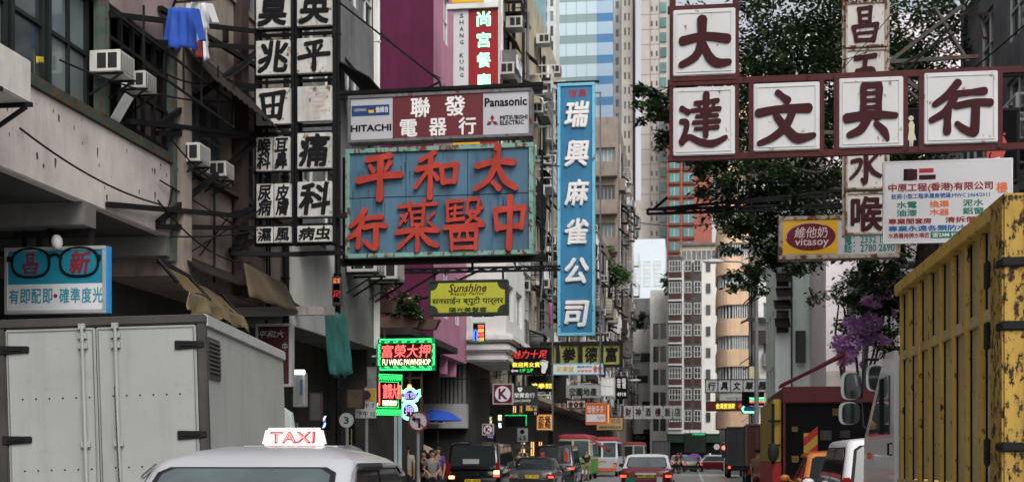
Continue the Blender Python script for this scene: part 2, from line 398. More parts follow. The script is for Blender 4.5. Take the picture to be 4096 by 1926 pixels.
# --- left 1: balcony building with the pale parapet band
TL = -8.0
L1 = thing('balcony_building', 'old building with broad pale stained parapet band over a dark shopfront', 'building', -10, 11.5)
def lb(*a):   # box in street coordinates -> local of L1
    t0, t1, s0, s1, z0, z1 = a; return (t0 + 10, t1 + 10, s0 - 11.5, s1 - 11.5, z0, z1)
b = MB(); b.box(*lb(TL - .15, TL, 3, 19, 4.86, 6.0)); b.build('parapet_band', m_stucco, L1, bevel=.015)
for s0, s1 in ((16.05, 16.4), (18.72, 18.998), (11.5, 11.85)):
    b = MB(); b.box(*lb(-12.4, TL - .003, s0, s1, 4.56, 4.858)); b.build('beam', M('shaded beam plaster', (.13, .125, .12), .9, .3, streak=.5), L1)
b = MB(); b.box(*lb(-12.4, TL - .152, 3, 18.99, 4.862, 5.0)); b.build('soffit', M('shaded soffit', (.05, .048, .045), .9, .3), L1)  # dark soffit colour stands in for shade that ground bounce lightens
b = MB(); b.box(*lb(-12.6, -12.41, 3, 18.9, 0, 9.5)); b.box(*lb(-12.4, TL - .2, 3, 3.3, 0, 22)); b.build('rear_wall', m_darkc, L1)
b = MB(); rs = random.Random(8)
for i in range(58):
    s_ = 8 + 10.9 * rs.random() ** .7; z = rs.choice((rs.uniform(4.95, 5.9), 5.98 - rs.expovariate(6))); r = rs.uniform(.008, .035); h = rs.uniform(1, 5)
    b.prismx([(s_ - 11.5 + r * math.cos(a) * rs.uniform(.5, 1.2), max(4.9, min(5.97, z + r * (h if math.sin(a) < 0 else 1) * math.sin(a) * rs.uniform(.6, 1.2)))) for a in (0, .8, 1.6, 2.4, 3.2, 4, 4.8, 5.6)], TL + 9.99, TL + 10.0015 + .00015 * (i % 6))
b.build('mould_stains', M('black mould', (.06, .052, .047), .9, .4, 3), L1)
b = MB(); b.box(*lb(TL - .16, TL + .05, 3, 19, 6.002, 6.14)); b.build('sill_rail', m_green, L1)
b = MB(); b.box(*lb(TL - .2, TL, 3, 20.4, 7.75, 9.0)); b.build('upper_parapet', m_pinkst, L1, bevel=.01)
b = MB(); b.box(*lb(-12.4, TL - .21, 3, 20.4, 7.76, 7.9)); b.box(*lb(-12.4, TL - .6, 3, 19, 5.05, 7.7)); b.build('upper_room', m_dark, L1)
b = MB(); b.box(*lb(-12.4, TL - .2, 3, 19, 9.01, 21)); b.build('upper_storeys', m_pinkst, L1)
for s0, s1 in ((4, 8), (8.2, 12.3), (12.5, 14.4), (14.5, 15.3), (15.4, 16.5)):
    h = 1.58; zc = 6.15 + h / 2; n = max(1, round((s1 - s0) / .7)); m_dgf = M('blackish green window steel', (.012, .017, .015), .55, .4, 3, spec=.2)
    w = window_part(L1, 'L', TL - .12 + 10, (s0 + s1) / 2 - 11.5, zc, s1 - s0, h, n, m_dgf, m_glassl if s1 < 14.5 or s1 > 16 else m_glass, .1, rows=2, fw=.07)
for s0 in (16.6, 18.95):
    b = MB(); b.box(*lb(TL - .1, TL + .06, s0 - .07, s0 + .07, 4.5 if s0 > 18 else 6.14, 7.75)); b.build('post', M('pale green steel', (.06, .085, .07), .6, .4, 3, rust=.2), L1)
b = MB()
for z in (6.2, 6.75, 7.3, 7.7): b.box(*lb(TL - .08, TL - .03, 16.7, 18.88, z, z + .05))
for i in range(6): b.box(*lb(TL - .085, TL - .025, 16.85 + i * .38, 16.9 + i * .38, 6.15, 7.74))
b.build('window_grille', m_black, L1)
b = MB()                                          # projecting cage of thin bars over the right-hand opening
for z in (6.9, 7.3): b.bar(Vector(lb(TL + .5, 0, 16.8, 0, z, 0)[0:5:2]), Vector((TL + .5 + 10, 20.3 - 11.5, z)), .03)
for i in range(6): s_ = 16.8 + i * .7; b.bar((TL + .5 + 10, s_ - 11.5, 6.9), (TL + .5 + 10, s_ - 11.5, 7.7), .025); b.bar((TL + 10, s_ - 11.5, 7.7), (TL + .5 + 10, s_ - 11.5, 7.3), .025)
b.build('cage', m_black, L1)
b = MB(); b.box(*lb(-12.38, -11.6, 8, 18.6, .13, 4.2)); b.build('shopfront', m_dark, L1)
b = MB()                                          # open hopper window pane, tilted out; its white colour stands in for a sky reflection
b.hexa([(2.0, 5.9, 6.05), (2.02, 5.92, 6.05), (2.02, 6.28, 6.05), (2.0, 6.26, 6.05)], [(2.32, 5.86, 6.52), (2.34, 5.88, 6.52), (2.34, 6.24, 6.52), (2.32, 6.22, 6.52)])
b.v = [(2.0 + (x - 2.0) * .7, 5.32 + (y - 5.9) * .7, 6.17 + (z - 6.05) * .7) for x, y, z in b.v]; b.build('open_pane', m_wframe, L1)
b = MB(); b.bar((-2.2 + 10 - 10, 5.2, 4.3), (1.6, 5.2, 4.3), .06); b.bar((.8, 5.2, 4.3), (.8, 5.2, 4.86), .05); b.bar((-.3, 5.2, 3.9), (-.3, 5.2, 4.3), .04); b.build('lamp_rail', m_black, L1)

# --- left 2: taupe building
def rel(px, py, t=TL): s = s_at(t, px); return s, z_at(t, s, py)
s20, s21 = 19.06, 24.7
L2 = Bld('taupe_building', 'taupe stuccoed building with a dark ledge and an iron awning, beside the pale parapet', -12.5, TL - .06, s20, s21, 4.3, 15, m_taupe,
         side=[(.35, 2.55, 1.86, 3.3), (3.05, 5.3, 1.86, 3.3), (.5, 2.4, 5.3, 6.9), (3.1, 5.2, 5.3, 6.9)], win=dict(nm=4, rows=2, fm=m_grayc), depth=.2)
L2.ledge(0, 5.64, 6.02, .16, .12, m_dkbrown)
L2.ledge(0, 5.64, 9.45, .1, .1, m_beigew)
b = MB(); b.box(L2.X + .002, L2.X + .05, -L2.ll, L2.ll, 7.72, 9.44); L2.part('upper_band', m_beigew, b)
b = MB(); b.box(L2.X + .05, L2.X + .2, -L2.ll + 2.62, -L2.ll + 2.98, 4.3, 14.9); L2.part('pilaster', m_dkbrown, b)
b = MB(); b.box(L2.X - .02, L2.X + .22, -L2.ll - .02, -L2.ll + .3, 4.3, 14.9); L2.part('pilaster', m_beigew, b)
b = MB(); n = 40
for i in range(n):                                # corrugated awning over the windows
    u = i * 5.0 / n; z = .03 * (i % 2)
    p0, p1 = L2.pt(u, 8.05 + z, .05), L2.pt(u + 5.0 / n, 8.05 + .03 * ((i + 1) % 2), .05); q0, q1 = L2.pt(u, 7.3 + z, .75), L2.pt(u + 5.0 / n, 7.3 + .03 * ((i + 1) % 2), .75)
    b.hexa([p - Vector((0, 0, .02)) for p in (p0, p1, q1, q0)], [p0, p1, q1, q0])
L2.part('awning', m_corr, b)
L2.pipe(5.45, 0, 14.5, .06, m_black); L2.pipe(3.2, 4.3, 9.4, .03, m_grayc)
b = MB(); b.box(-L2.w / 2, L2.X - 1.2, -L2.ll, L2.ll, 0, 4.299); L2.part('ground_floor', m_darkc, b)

# --- left 3: grey concrete building with white panel
L3 = Bld('grey_concrete_building', 'grey concrete building behind the stacked white signs, white panel below its windows', -12.5, TL, 24.76, 32, 4.2, 17, m_grayc,
         side=[(u, u + 1.3, v, v + 1.35) for v in (2.4, 5.2, 8.0, 10.8) for u in (.6, 2.4, 4.2, 5.8)], win=dict(nm=2, rows=2, fm=m_wframe), depth=.15)
b = MB(); b.box(L3.X + .003, L3.X + .06, -L3.ll + .05, -L3.ll + 3.1, 4.1, 6.0); L3.part('white_panel', m_whitew, b)
L3.awning(3.0, 10.4, 4.2, .9, .5); L3.awning(.2, 6.2, 2.4, .7, .3); L3.pipe(3.3, 0, 16.5, .06, m_black); L3.pipe(7.0, 3, 16.5, .05, m_whitew)
b = MB(); b.box(L3.X - .02, L3.X + .08, L3.ll - .3, L3.ll + .02, 4.2, 17.1); L3.part('edge_pier', m_whitew, b)
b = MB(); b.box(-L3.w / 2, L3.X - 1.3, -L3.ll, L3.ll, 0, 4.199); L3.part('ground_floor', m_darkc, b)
# low dark building in the gap
LG = Bld('low_dark_building', 'low dark shop building with a planted canopy below the maroon wall', -12.5, TL - .3, 32.1, 39.2, 0, 4.6, m_darkc, side=[(.6, 2.8, 2.6, 3.9), (3.4, 6.4, 2.6, 3.9)], win=dict(nm=3, fm=m_black), roof=False)
b = MB(); b.box(LG.X - 2.4, LG.X + 1.1, -LG.ll + .4, LG.ll - .1, 4.62, 4.8); LG.part('canopy', m_darkc, b)
b = MB(); b.box(LG.X - 1.5, LG.X + .6, LG.ll - .5, LG.ll - .42, 3.2, 4.6); LG.part('shutter', m_corr, b)

# --- left 4: pink building with the maroon end wall
L4 = Bld('pink_building', 'pink building with a blank maroon end wall', -14.2, TL, 39.4, 45.2, 4.75, 27, m_pink,
         side=[(u, u + .9, v, v + 1.6) for v in (1.2, 4.2, 7.2, 10.2, 13.2, 16.2) for u in (1.5, 3.6)], win=dict(nm=2, rows=2, fm=m_wframe, gm=m_glassl), depth=.12)
b = MB(); b.box(-L4.w / 2, L4.X - .02, -L4.ll - .1, -L4.ll - .004, 3.2, 26.9); L4.part('end_wall', m_maroon, b)
b = MB()
for i in range(6): x = L4.X - .7 - i * .95; b.box(x, x + .03, -L4.ll - .115, -L4.ll - .1, 3.3, 26.8)
L4.part('wall_rib', m_maroon, b)
b = MB()
for u in (1.2, 2.6, 4.2): b.box(L4.X - 1.5, L4.X - .1, -L4.ll + u, -L4.ll + u + .12, 4.2, 4.748)
L4.part('bracket', m_pink, b)
b = MB(); b.box(-L4.w / 2, L4.X - 1.6, -L4.ll + .1, L4.ll, 0, 4.748); L4.part('ground_floor', m_darkc, b)
b = MB(); b.box(-L4.w / 2 - .6, -L4.w / 2 - .01, -L4.ll - .1, -L4.ll + .5, 0, 26); L4.part('dark_pier', m_black, b)

# --- white bay building with layered mouldings
tb0, tb1 = t_at(46.5, 455), t_at(46.5, 508)
LB = Bld('white_bay_building', 'white building with a layered moulded bay above the grey shop fascia', -14.2, -6.6, 45.4, 50.5, 5.1, 8.6, m_whitew, front=[(5.0, 5.9, 1.3, 2.6), (6.3, 7.2, 1.3, 2.6)], side=[(.5, 1.9, 1.3, 2.6), (2.6, 4.4, 1.3, 2.6)], win=dict(nm=2), roof=False)
for i, (z, o) in enumerate(((5.55, .28), (5.2, .16), (4.85, .04))):
    b = MB(); b.box(-LB.w / 2, LB.X + o, -LB.ll - o, LB.ll, z, z + .27); LB.part('moulding', m_whitew, b, bevel=.06)
b = MB(); b.box(-LB.w / 2, LB.X - 1.4, -LB.ll + .5, LB.ll, 0, 4.85); LB.part('ground_floor', m_darkc, b)
b = MB(); x0 = -LB.w / 2; n = 40
for i in range(n): b.box(x0 + i * (LB.w - 1.5) / n, x0 + (i + .7) * (LB.w - 1.5) / n, -LB.ll + .40, -LB.ll + .499, 3.35, 4.84)
LB.part('slatted_panel', M('grey slats', (.17, .165, .155), .7, .3, 2, streak=.5), b)
b = MB(); b.box(x0, LB.X - 1.45, -LB.ll + .12, -LB.ll + .499, 2.45, 3.34); LB.part('fascia', M('grey fascia', (.34, .34, .36), .5, .15, 1, streak=.3), b, bevel=.02)

# --- left 5: cream tenement, cluttered
floors = [4.9 + 2.75 * i for i in range(7)]
L5 = Bld('cream_tenement', 'cream tenement covered in air conditioners, cages and awnings', -15, TL, 50.6, 84, 4.4, 24, m_cream,
         side=[(1 + c * 2.7, 2.4 + c * 2.7, f - 4.4 + .2, f - 4.4 + 1.5) for f in floors for c in range(12)], win=dict(nm=2, rows=1, fm=m_wframe, sub=False), depth=.15, skip=.02)
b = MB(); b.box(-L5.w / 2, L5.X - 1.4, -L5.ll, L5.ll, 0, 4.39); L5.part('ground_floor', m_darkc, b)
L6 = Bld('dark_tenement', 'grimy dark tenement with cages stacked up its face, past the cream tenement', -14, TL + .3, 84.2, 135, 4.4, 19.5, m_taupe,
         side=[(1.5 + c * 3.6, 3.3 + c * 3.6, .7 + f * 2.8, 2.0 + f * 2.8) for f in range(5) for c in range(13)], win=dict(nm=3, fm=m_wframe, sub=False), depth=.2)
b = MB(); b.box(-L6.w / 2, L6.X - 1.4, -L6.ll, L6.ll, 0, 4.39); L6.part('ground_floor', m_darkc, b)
t60, t61 = t_at(136, 594), t_at(136, 618)
L7 = Bld('banded_block', 'tall block with beige balcony bands facing down the street, behind the blue vertical sign', -15, t61, 136, 172, 0, 36.5, m_beigew,
         front=[(15 + t60 + .2, 15 + t61 - .3, 12.5 + f * 4.0, 14.1 + f * 4.0) for f in range(6)],
         side=[(2 + c * 4, 4.2 + c * 4, 5 + f * 3.1, 6.6 + f * 3.1) for f in range(10) for c in range(8)], win=dict(nm=5, fm=m_wframe, gm=m_glassl, sub=False), depth=.5)
b = MB()
for f in range(6): b.box(-L7.w / 2, L7.X - .05, -L7.ll - .9, -L7.ll - .002, 10.9 + f * 4.0, 12.4 + f * 4.0)
L7.part('balcony_band', m_beigew, b)
rr = random.Random(5)
def clutter(B, n_aw, n_pipe, n_cage, z0, z1, near=0., prefix=''):
    for _ in range(n_pipe): B.pipe(rr.uniform(.3, B.l - .3), z0, z1, rr.choice((.04, .06, .08)), rr.choice((m_grayc, m_black, m_whitew, m_beigew)))
    for _ in range(n_aw): B.awning(rr.uniform(0, B.l - 2), z0 + rr.uniform(.4, z1 - z0), rr.uniform(1.2, 2.6), rr.uniform(.5, 1.0), rr.uniform(.25, .7), rr.choice((m_corr, m_corr, m_wood, m_grayc, m_dkbrown)))
    for _ in range(n_cage):
        u, z, w, d = rr.uniform(.2, B.l - 2.4), z0 + rr.uniform(0, z1 - z0 - 2), rr.uniform(1.2, 2.2), rr.uniform(.5, 1.0); h = rr.uniform(1.2, 1.8); b = MB()
        if rr.random() < .45:
            p, q = B.pt(u, z, .02), B.pt(u + w, z + h, d * .8); b.box(min(p.x, q.x), max(p.x, q.x), p.y, q.y, p.z, q.z); B.part('enclosed_balcony', rr.choice((m_cream, m_grayc, m_whitew, m_corr, m_beigew, m_dkbrown)), b)
            wp = B.pt(u + w / 2, z + h * .6, d * .8 + .1); window_part(B.root, B.sd, wp.x, wp.y, wp.z, w * .84, h * .5, 3, m_wframe, m_glass, .1, sub=False)
        else:
            for k in range(4): zz = z + h * k / 3; b.bar(B.pt(u, zz, d), B.pt(u + w, zz, d), .04); b.bar(B.pt(u, zz, 0), B.pt(u, zz, d), .04); b.bar(B.pt(u + w, zz, 0), B.pt(u + w, zz, d), .04)
            for k in range(7): uu = u + w * k / 6; b.bar(B.pt(uu, z, d), B.pt(uu, z + h, d), .03)
            p, q = B.pt(u, z, .02), B.pt(u + w, z + .06, d); b.box(min(p.x, q.x), max(p.x, q.x), p.y, q.y, p.z, q.z)
            B.part('window_cage', rr.choice((m_black, m_grayc, m_alu)), b)
clutter(L5, 44, 22, 44, 4.6, 23)
clutter(L6, 60, 20, 58, 4.6, 19)
clutter(L7, 30, 8, 36, 5, 35)
for i in range(46):
    f = rr.choice(floors); c = rr.randrange(12); air_conditioner('white box air conditioner on the cluttered cream tenement wall', TL + .05, 50.6 + 1.7 + c * 2.7 + rr.uniform(-.4, .4), f - .35 + rr.choice((0, 0, 1.6)), far=True, size=1.15, group='air conditioners on the cream tenement')
for i in range(26):
    air_conditioner('grimy air conditioner on the dark tenement face past the cream tenement', TL + .35, 86 + rr.uniform(0, 47), 5 + rr.uniform(0, 13), far=True, size=1.2, group='air conditioners on the dark tenement')

# --- far blocks that close the street, each placed at its own distance
def block(name, label, px0, px1, pyt, s, dep, mat, cols=4, fh=3.0, ww=.6, wh=1.5, zb=4., nmax=100, win=None, depth=.2, sd='R', side=(), roof=True):
    t0, t1 = t_at(s, px0), t_at(s, px1); zt = z_at(t0, s, pyt); W = t1 - t0; rows = int((zt - zb - .6) / fh)
    fr = grid(.3, W - .3, cols, (W - .6) / cols * ww, zb, fh, rows, wh) if cols else []
    fr = fr[-nmax:]
    wd = dict(nm=2, sub=False); wd.update(win or {})
    return Bld(name, label, t0, t1, s, s + dep, 0, zt, mat, front=fr, side=side, sd=sd, win=wd, depth=depth, roof=roof)
# blue glass tower
t0, t1, t2 = t_at(300, 556), t_at(300, 597), t_at(300, 613)
BT = thing('glass_tower', 'pale blue glass tower with grey and deep blue bands rising out of frame', 'tower', (t0 + t2) / 2, 310)
mg1 = M('pale blue cladding', (.46, .57, .62), .4, .08, .05); mg2 = M('grey green cladding', (.22, .30, .31), .4, .1, .05); mg3 = M('mid blue cladding', (.34, .45, .57), .4, .1, .05); mg4 = M('deep blue cladding', (.07, .19, .36), .35, .1, .05)
xa, xb, xc = -(t2 - t0) / 2, (t1 - t0) - (t2 - t0) / 2, (t2 - t0) / 2
b = MB(); b.box(xa, xc, -9.9, 14, 0, 140); b.build('shaft', m_grayc, BT)
A, B_, C_, D_ = MB(), MB(), MB(), MB()
for i in range(29):
    z = i * 4.9; A.box(xa, xb, -10.1, -9.91, z + 1.9, z + 4.86); B_.box(xa, xb, -10.05, -9.91, z, z + 1.86)
    C_.box(xb + .05, xc, -10.1, -9.91, z + 1.9, z + 4.86); D_.box(xb + .05, xc, -10.05, -9.91, z, z + 1.86)
A.build('pale_panel', mg1, BT); B_.build('grey_band', mg2, BT); C_.build('blue_panel', mg3, BT); D_.build('deep_blue_band', mg4, BT)
b = MB()
for i in range(1, 4): x = xa + (xb - xa) * i / 4; b.box(x - .06, x + .06, -10.13, -10.101, 0, 140)
b.build('mullion', mg2, BT)
TWR = block('white_tower', 'slim white residential tower with paired windows, left of the blue banded tower', 541, 556, -30, 292, 14, m_whitew, 2, 3.4, .55, 2.3, 60, win=dict(nm=1, fm=m_wframe, gm=m_glassl))
block('teal_glass_block', 'plain teal blue glass block behind the cream tenement roofline', 508, 540.5, -25, 280, 16, M('teal curtain glass', (.14, .30, .36), .25, .1, .05), 0)
block('lattice_tower', 'narrow brown residential tower with lace-like bays, right of the blue banded tower', 613.5, 621, -30, 275, 12, m_whitew, 1, 3.0, .7, 1.6, 40, win=dict(nm=2, gm=m_glass))
block('brown_tower', 'dim brown tower next to the white strip of sky', 621.5, 632.5, -35, 262, 14, m_tan, 2, 3.0, .5, 1.5, 30, win=dict(nm=1, gm=m_glass, fm=m_tan))
block('teal_window_tower', 'low far tower with one teal window column in the sky gap', 633, 641.5, 203, 330, 14, m_tan, 1, 3.4, .5, 2.0, 40, win=dict(nm=1, gm=m_teal, fm=m_tan))
BTW = block('beige_tower', 'tall beige tower with teal bay windows', 641, 668, -40, 258, 18, m_tan, 0)
b, c2 = MB(), MB()
for i in range(34):
    z = 18 + i * 3.0; w = BTW.w / 2
    c2 = MB(); c2.box(w - 1.5, w - .3, -BTW.ll - .25, -BTW.ll - .002, z, z + 1.9); BTW.part('bay_window', m_teal, c2)
    for x in (.3, -w + 2.0): b = MB(); b.box(x, x + .33, -BTW.ll - .05, -BTW.ll - .002, z + .3, z + 1.3); BTW.part('small_window', m_glass, b)
b = MB()
for i in range(34): b.box(-BTW.w / 2, BTW.w / 2 - 1.6, -BTW.ll - .03, -BTW.ll - .002, 17.6 + i * 3.0, 17.72 + i * 3.0)
for x in (-.9, .9): b.box(x, x + .15, -BTW.ll - .06, -BTW.ll - .031, 10, 120)
BTW.part('floor_line', M('tan joint', (.27, .22, .18), .8), b)
HALL = block('pale_hall', 'pale blue white hall with three tall gridded windows', 626, 665, 244, 212, 12, M('pale blue render', (.60, .67, .72), .7, .06, .3), 0)
t0 = t_at(212, 626)
for p0, p1 in ((634, 641), (643.5, 650.5), (654, 661)):
    a, e = t_at(212, p0), t_at(212, p1); xc_ = (a + e) / 2 - (t_at(212, 626) + t_at(212, 665)) / 2; zz0, zz1 = z_at(t0, 212, 286), z_at(t0, 212, 261)
    window_part(HALL.root, 'front', xc_, -HALL.ll - .12, (zz0 + zz1) / 2, e - a, zz1 - zz0, 3, m_wframe, M('white blind', (.62, .66, .68), .6, .1, 1), .1, rows=6, sub=False)
RT = block('red_brown_tower', 'red brown tiled tower with two columns of green bay windows, behind the tree', 667, 712, 95, 250, 18, m_brick, 0)
b, c2 = MB(), MB()
for i in range(23):
    z = 14 + i * 2.65
    for p in (669.5, 683.5):
        x = t_at(250, p) - (t_at(250, 667) + t_at(250, 712)) / 2; c2 = MB(); c2.box(x, x + 1.9, -RT.ll - .28, -RT.ll - .002, z + .5, z + 2.1); c2 = RT.part('bay_window', m_teal, c2); b = MB(); b.box(x - .15, x + 2.05, -RT.ll - .4, -RT.ll - .002, z, z + .46); b.build('bay_sill', M('dark red tile', (.14, .05, .04), .8), c2); x += .93; b = MB(); b.box(x, x + .06, -RT.ll - .3, -RT.ll - .281, z + .5, z + 2.1); b.build('mullion', m_wframe, c2)
b = MB(); x = -RT.w / 2; b.box(x + 2.6, x + 2.7 + .3, -RT.ll - .15, -RT.ll - .002, 0, 72); RT.part('pier', m_brick, b)
PB = block('pale_terraced_block', 'pale grey block with stepped roof terraces closing the street', 623, 655, 335, 172, 10, m_whitew, 0)
b = MB(); w = PB.w / 2; b.box(-w, w * .55, -PB.ll + .5, PB.ll, PB.z1 + .01, PB.z1 + 2.6); b.box(-w * .4, w * .9, -PB.ll + 2, PB.ll, PB.z1 + 2.62, PB.z1 + 5.2); PB.part('roof_terrace', m_grayc, b)
for (x, z, ww_, hh) in ((-.4, 11.6, 3.2, 1.0), (.2, 14.5, 2.6, 1.2), (1.1, 8.0, 1.4, 1.3), (-1.2, 9.4, .8, 2.4)): window_part(PB.root, 'front', x, -PB.ll - .1, z, ww_, hh, 3, m_grayc, m_glass, .08, sub=False)
block('grey_flats', 'narrow grey block of flats left of the white corner block', 650, 669, 296, 163, 10, m_whitew, 2, 2.9, .8, 2.0, 4.5, win=dict(nm=2, fm=m_grayc), depth=.5)
WB = block('white_corner_block', 'white corner block with gridded windows and brown infill panels, end of the street', 668, 719, 268, 148, 14, M('bright white render', (.70, .69, .64), .8, .1, .3, streak=.35), 0)
wx = lambda p: t_at(148, p) - (t_at(148, 668) + t_at(148, 719)) / 2
m_dgrn = M('dark green fascia', (.015, .035, .025), .6, .2)
m_infill = M('brown infill', (.065, .03, .028), .7, .2, 1)
for a, e in ((668.3, 682), (684, 701.6)):
    b = MB(); b.box(wx(a), wx(e), -WB.ll - .05, -WB.ll - .002, 4.4, 24.2 if a < 680 else 23.5); WB.part('window_backing', M('dark brown backing', (.07, .065, .06), .8, .3, 1), b)  # flat dark brown panel, slightly proud of the wall, behind the window columns
for f in range(8):
    z = 4.5 + f * 2.45; b = MB(); b.box(wx(668.1), wx(682.4), -WB.ll - .3, -WB.ll - .051, z - .12, z + .06); WB.part('floor_ledge', m_whitew, b)
    for p0, p1, n in ((669, 681, 4), (684.5, 691.5, 2), (694, 701, 2)):
        x0, x1 = wx(p0), wx(p1); window_part(WB.root, 'front', (x0 + x1) / 2, -WB.ll - .16, z + 1.45, x1 - x0, 1.3, n, m_whitew, m_glass, .1, sub=False, rows=2, fw=.06)
        if p0 < 690 or f < 5: b = MB(); b.box(x0 + .08, x1 - .08, -WB.ll - .1, -WB.ll - .002, z + .05, z + .8); WB.part('infill_panel', m_infill, b)
    x0, x1 = wx(706), wx(710.5); window_part(WB.root, 'front', (x0 + x1) / 2, -WB.ll - .1, z + 1.3, x1 - x0, 1.1, 2, m_grayc, m_glass, .08, sub=False)
b = MB(); b.box(wx(667), wx(719.5), -WB.ll - 1.2, -WB.ll - .003, 0, 3.9); WB.part('shopfront', m_dark, b)
b = MB(); b.box(wx(667), wx(719.5), -WB.ll - 1.6, -WB.ll - 1.201, 2.9, 3.7); WB.part('shop_fascia', m_dgrn, b)
b = MB(); b.box(-PB.w / 2, PB.w / 2 + .8, -PB.ll - 1.5, -PB.ll - .003, 0, 4.3); PB.part('shopfront', m_dark, b)
for i, (x, z) in enumerate(((-1.6, 4.3), (.3, 4.0), (1.5, 4.8))):
    b = MB(); b.hexa([(x - .8, -PB.ll - 2.6, z - .5), (x + .8, -PB.ll - 2.6, z - .5), (x + .8, -PB.ll - 1.51, z), (x - .8, -PB.ll - 1.51, z)], [(x - .8, -PB.ll - 2.6, z - .42), (x + .8, -PB.ll - 2.6, z - .42), (x + .8, -PB.ll - 1.51, z + .08), (x - .8, -PB.ll - 1.51, z + .08)]); PB.part('awning', (m_grayc, m_dkbrown, m_corr)[i], b)
b = MB(); b.box(wx(680), wx(718.5), -WB.ll + .4, WB.ll, WB.z1 + .01, WB.z1 + 2.6); WB.part('penthouse', m_cream, b)
b = MB(); b.box(wx(682), wx(718.8), -WB.ll + .2, WB.ll, WB.z1 + 2.61, WB.z1 + 2.9); WB.part('roof_slab', m_grayc, b)
for i in range(7): window_part(WB.root, 'front', wx(684 + i * 5), -WB.ll + .3, WB.z1 + 1.5, .5, 1.2, 2, m_wframe, m_glass, .08, sub=False)
# orange round cornered block
t0, t1 = t_at(122, 717), t_at(122, 746)
OB = thing('orange_rounded_block', 'peach orange block with a rounded corner and ribbon windows', 'building', (t0 + t1) / 2 + 1.0, 127); R_ = (t1 - t0) / 2 + 1.0
def ring(z, r, y=6): return [Vector(p) for p in rrect(-5 + (R_ - r), 6, r, 1.3, z, 6, 2.2)]
for f in range(12):
    z = 4.0 + f * 2.9; b = MB(); b.loft([ring(z, R_), ring(z + 1.6, R_)]); b.build('spandrel', m_orange, OB)
    b = MB(); b.loft([ring(z + 1.605, R_ - .25), ring(z + 2.895, R_ - .25)]); w = b.build('ribbon_window', m_glassl if f % 3 else m_glass, OB)
    b = MB(); rp = ring(z, R_ - .2)
    for i, p in enumerate(rp + [rp[20].lerp(rp[21], k / 8) for k in range(1, 8)]): b.box(p.x - .05, p.x + .05, p.y - .05, p.y + .05, z + 1.61, z + 2.89)
    b.build('mullion', m_wframe, w)
b = MB(); b.loft([ring(0, R_ - 1), ring(3.99, R_ - 1)]); b.build('ground_floor', m_dark, OB)
# cluttered white block, mint and pale pink buildings on the right
t0 = t_at(96, 756)
CB = Bld('cluttered_white_block', 'white block almost hidden by balconies and awnings, right of the orange block', t0, 16, 96, 107, 3.5, 27, m_whitew, front=grid(.2, 2.4, 1, 1.6, 2, 2.9, 7, 1.4), side=[(1 + c * 4, 3.4 + c * 4, 1 + f * 2.9, 2.6 + f * 2.9) for f in range(7) for c in range(2)], sd='R', win=dict(nm=3, sub=False, gm=m_glassl))
clutter(CB, 9, 5, 12, 4, 25)
rf = random.Random(9)
for i in range(26):
    b = MB(); x, z, w, d = -CB.w / 2 + rf.uniform(-.8, 1.6), rf.uniform(4, 24), rf.uniform(.7, 1.8), rf.uniform(.4, .9)
    if rf.random() < .5: b.hexa([(x, -CB.ll - .01, z), (x + w, -CB.ll - .01, z), (x + w, -CB.ll - d, z - .3), (x, -CB.ll - d, z - .3)], [(x, -CB.ll - .01, z + .04), (x + w, -CB.ll - .01, z + .04), (x + w, -CB.ll - d, z - .26), (x, -CB.ll - d, z - .26)]); CB.part('awning', m_corr, b)
    else: b.box(x, x + w, -CB.ll - d, -CB.ll - .01, z, z + 1.0); CB.part('enclosed_balcony', rf.choice((m_whitew, m_grayc, m_cream, m_dkbrown)), b)
b = MB(); b.box(-CB.w / 2 + .5, CB.w / 2, -CB.ll + .5, CB.ll, 0, 3.49); CB.part('ground_floor', m_dark, b)
t0, t1 = t_at(66, 775), t_at(66, 826)
MBD = Bld('mint_building', 'mint green building with dark awnings jutting from its recesses', t0, t1 + 4, 66, 74, 3.4, 22, m_mint, sd='R', side=[(1 + c * 2.4, 2.4 + c * 2.4, 1.2 + f * 2.9, 2.6 + f * 2.9) for f in range(6) for c in range(3)], win=dict(nm=2, fm=m_green))
mx = lambda p: t_at(66, p) - (t0 + t1 + 4) / 2
b = MB(); b.box(mx(775), mx(790), -MBD.ll - .3, -MBD.ll - .004, 3.4, 21.9); MBD.part('side_bay', M('pale mint', (.72, .78, .77), .8, .1, .5, streak=.4), b)
b = MB(); b.box(mx(812), mx(826), -MBD.ll - .08, -MBD.ll - .004, 3.4, 21.9); MBD.part('recess_shade_panel', m_darkc, b)  # flat dark panel on the wall paints the shade of a recess
b = MB(); b.box(mx(790.5), mx(792), -MBD.ll - .35, -MBD.ll - .305, 3.4, 21.9); MBD.part('drain_pipe', m_green, b)
for i, (p0, p1, py, d) in enumerate(((774, 790, 247, .8), (774, 790, 262, .8), (775, 791, 300, .9), (773, 790, 312, .9), (808, 826, 300, 1.3), (806, 822, 310, 1.2), (774, 789, 330, .8), (810, 826, 338, 1.2), (775, 790, 285, .7))):
    z = z_at(t0, 66, py) + .6; y0 = -MBD.ll - .31; b = MB(); w0, w1 = mx(p0), mx(p1)
    b.hexa([(w0, y0 - d, z - .55), (w1, y0 - d, z - .55), (w1, y0, z - .05), (w0, y0, z - .05)], [(w0, y0 - d, z - .5), (w1, y0 - d, z - .5), (w1, y0, z), (w0, y0, z)]); MBD.part('awning', m_corr, b)
for (p, py, w, h) in ((818, 262, .55, 1.7), (818, 285, .55, 1.3), (782, 275, .6, 1.2), (782, 322, .6, 1.1), (800, 347, .5, 1.6)):
    window_part(MBD.root, 'front', mx(p), -MBD.ll - .42, z_at(t0, 66, py), w, h, 2, m_green, m_glass, .1, sub=False)
t0, t1 = t_at(58, 826), t_at(58, 925)
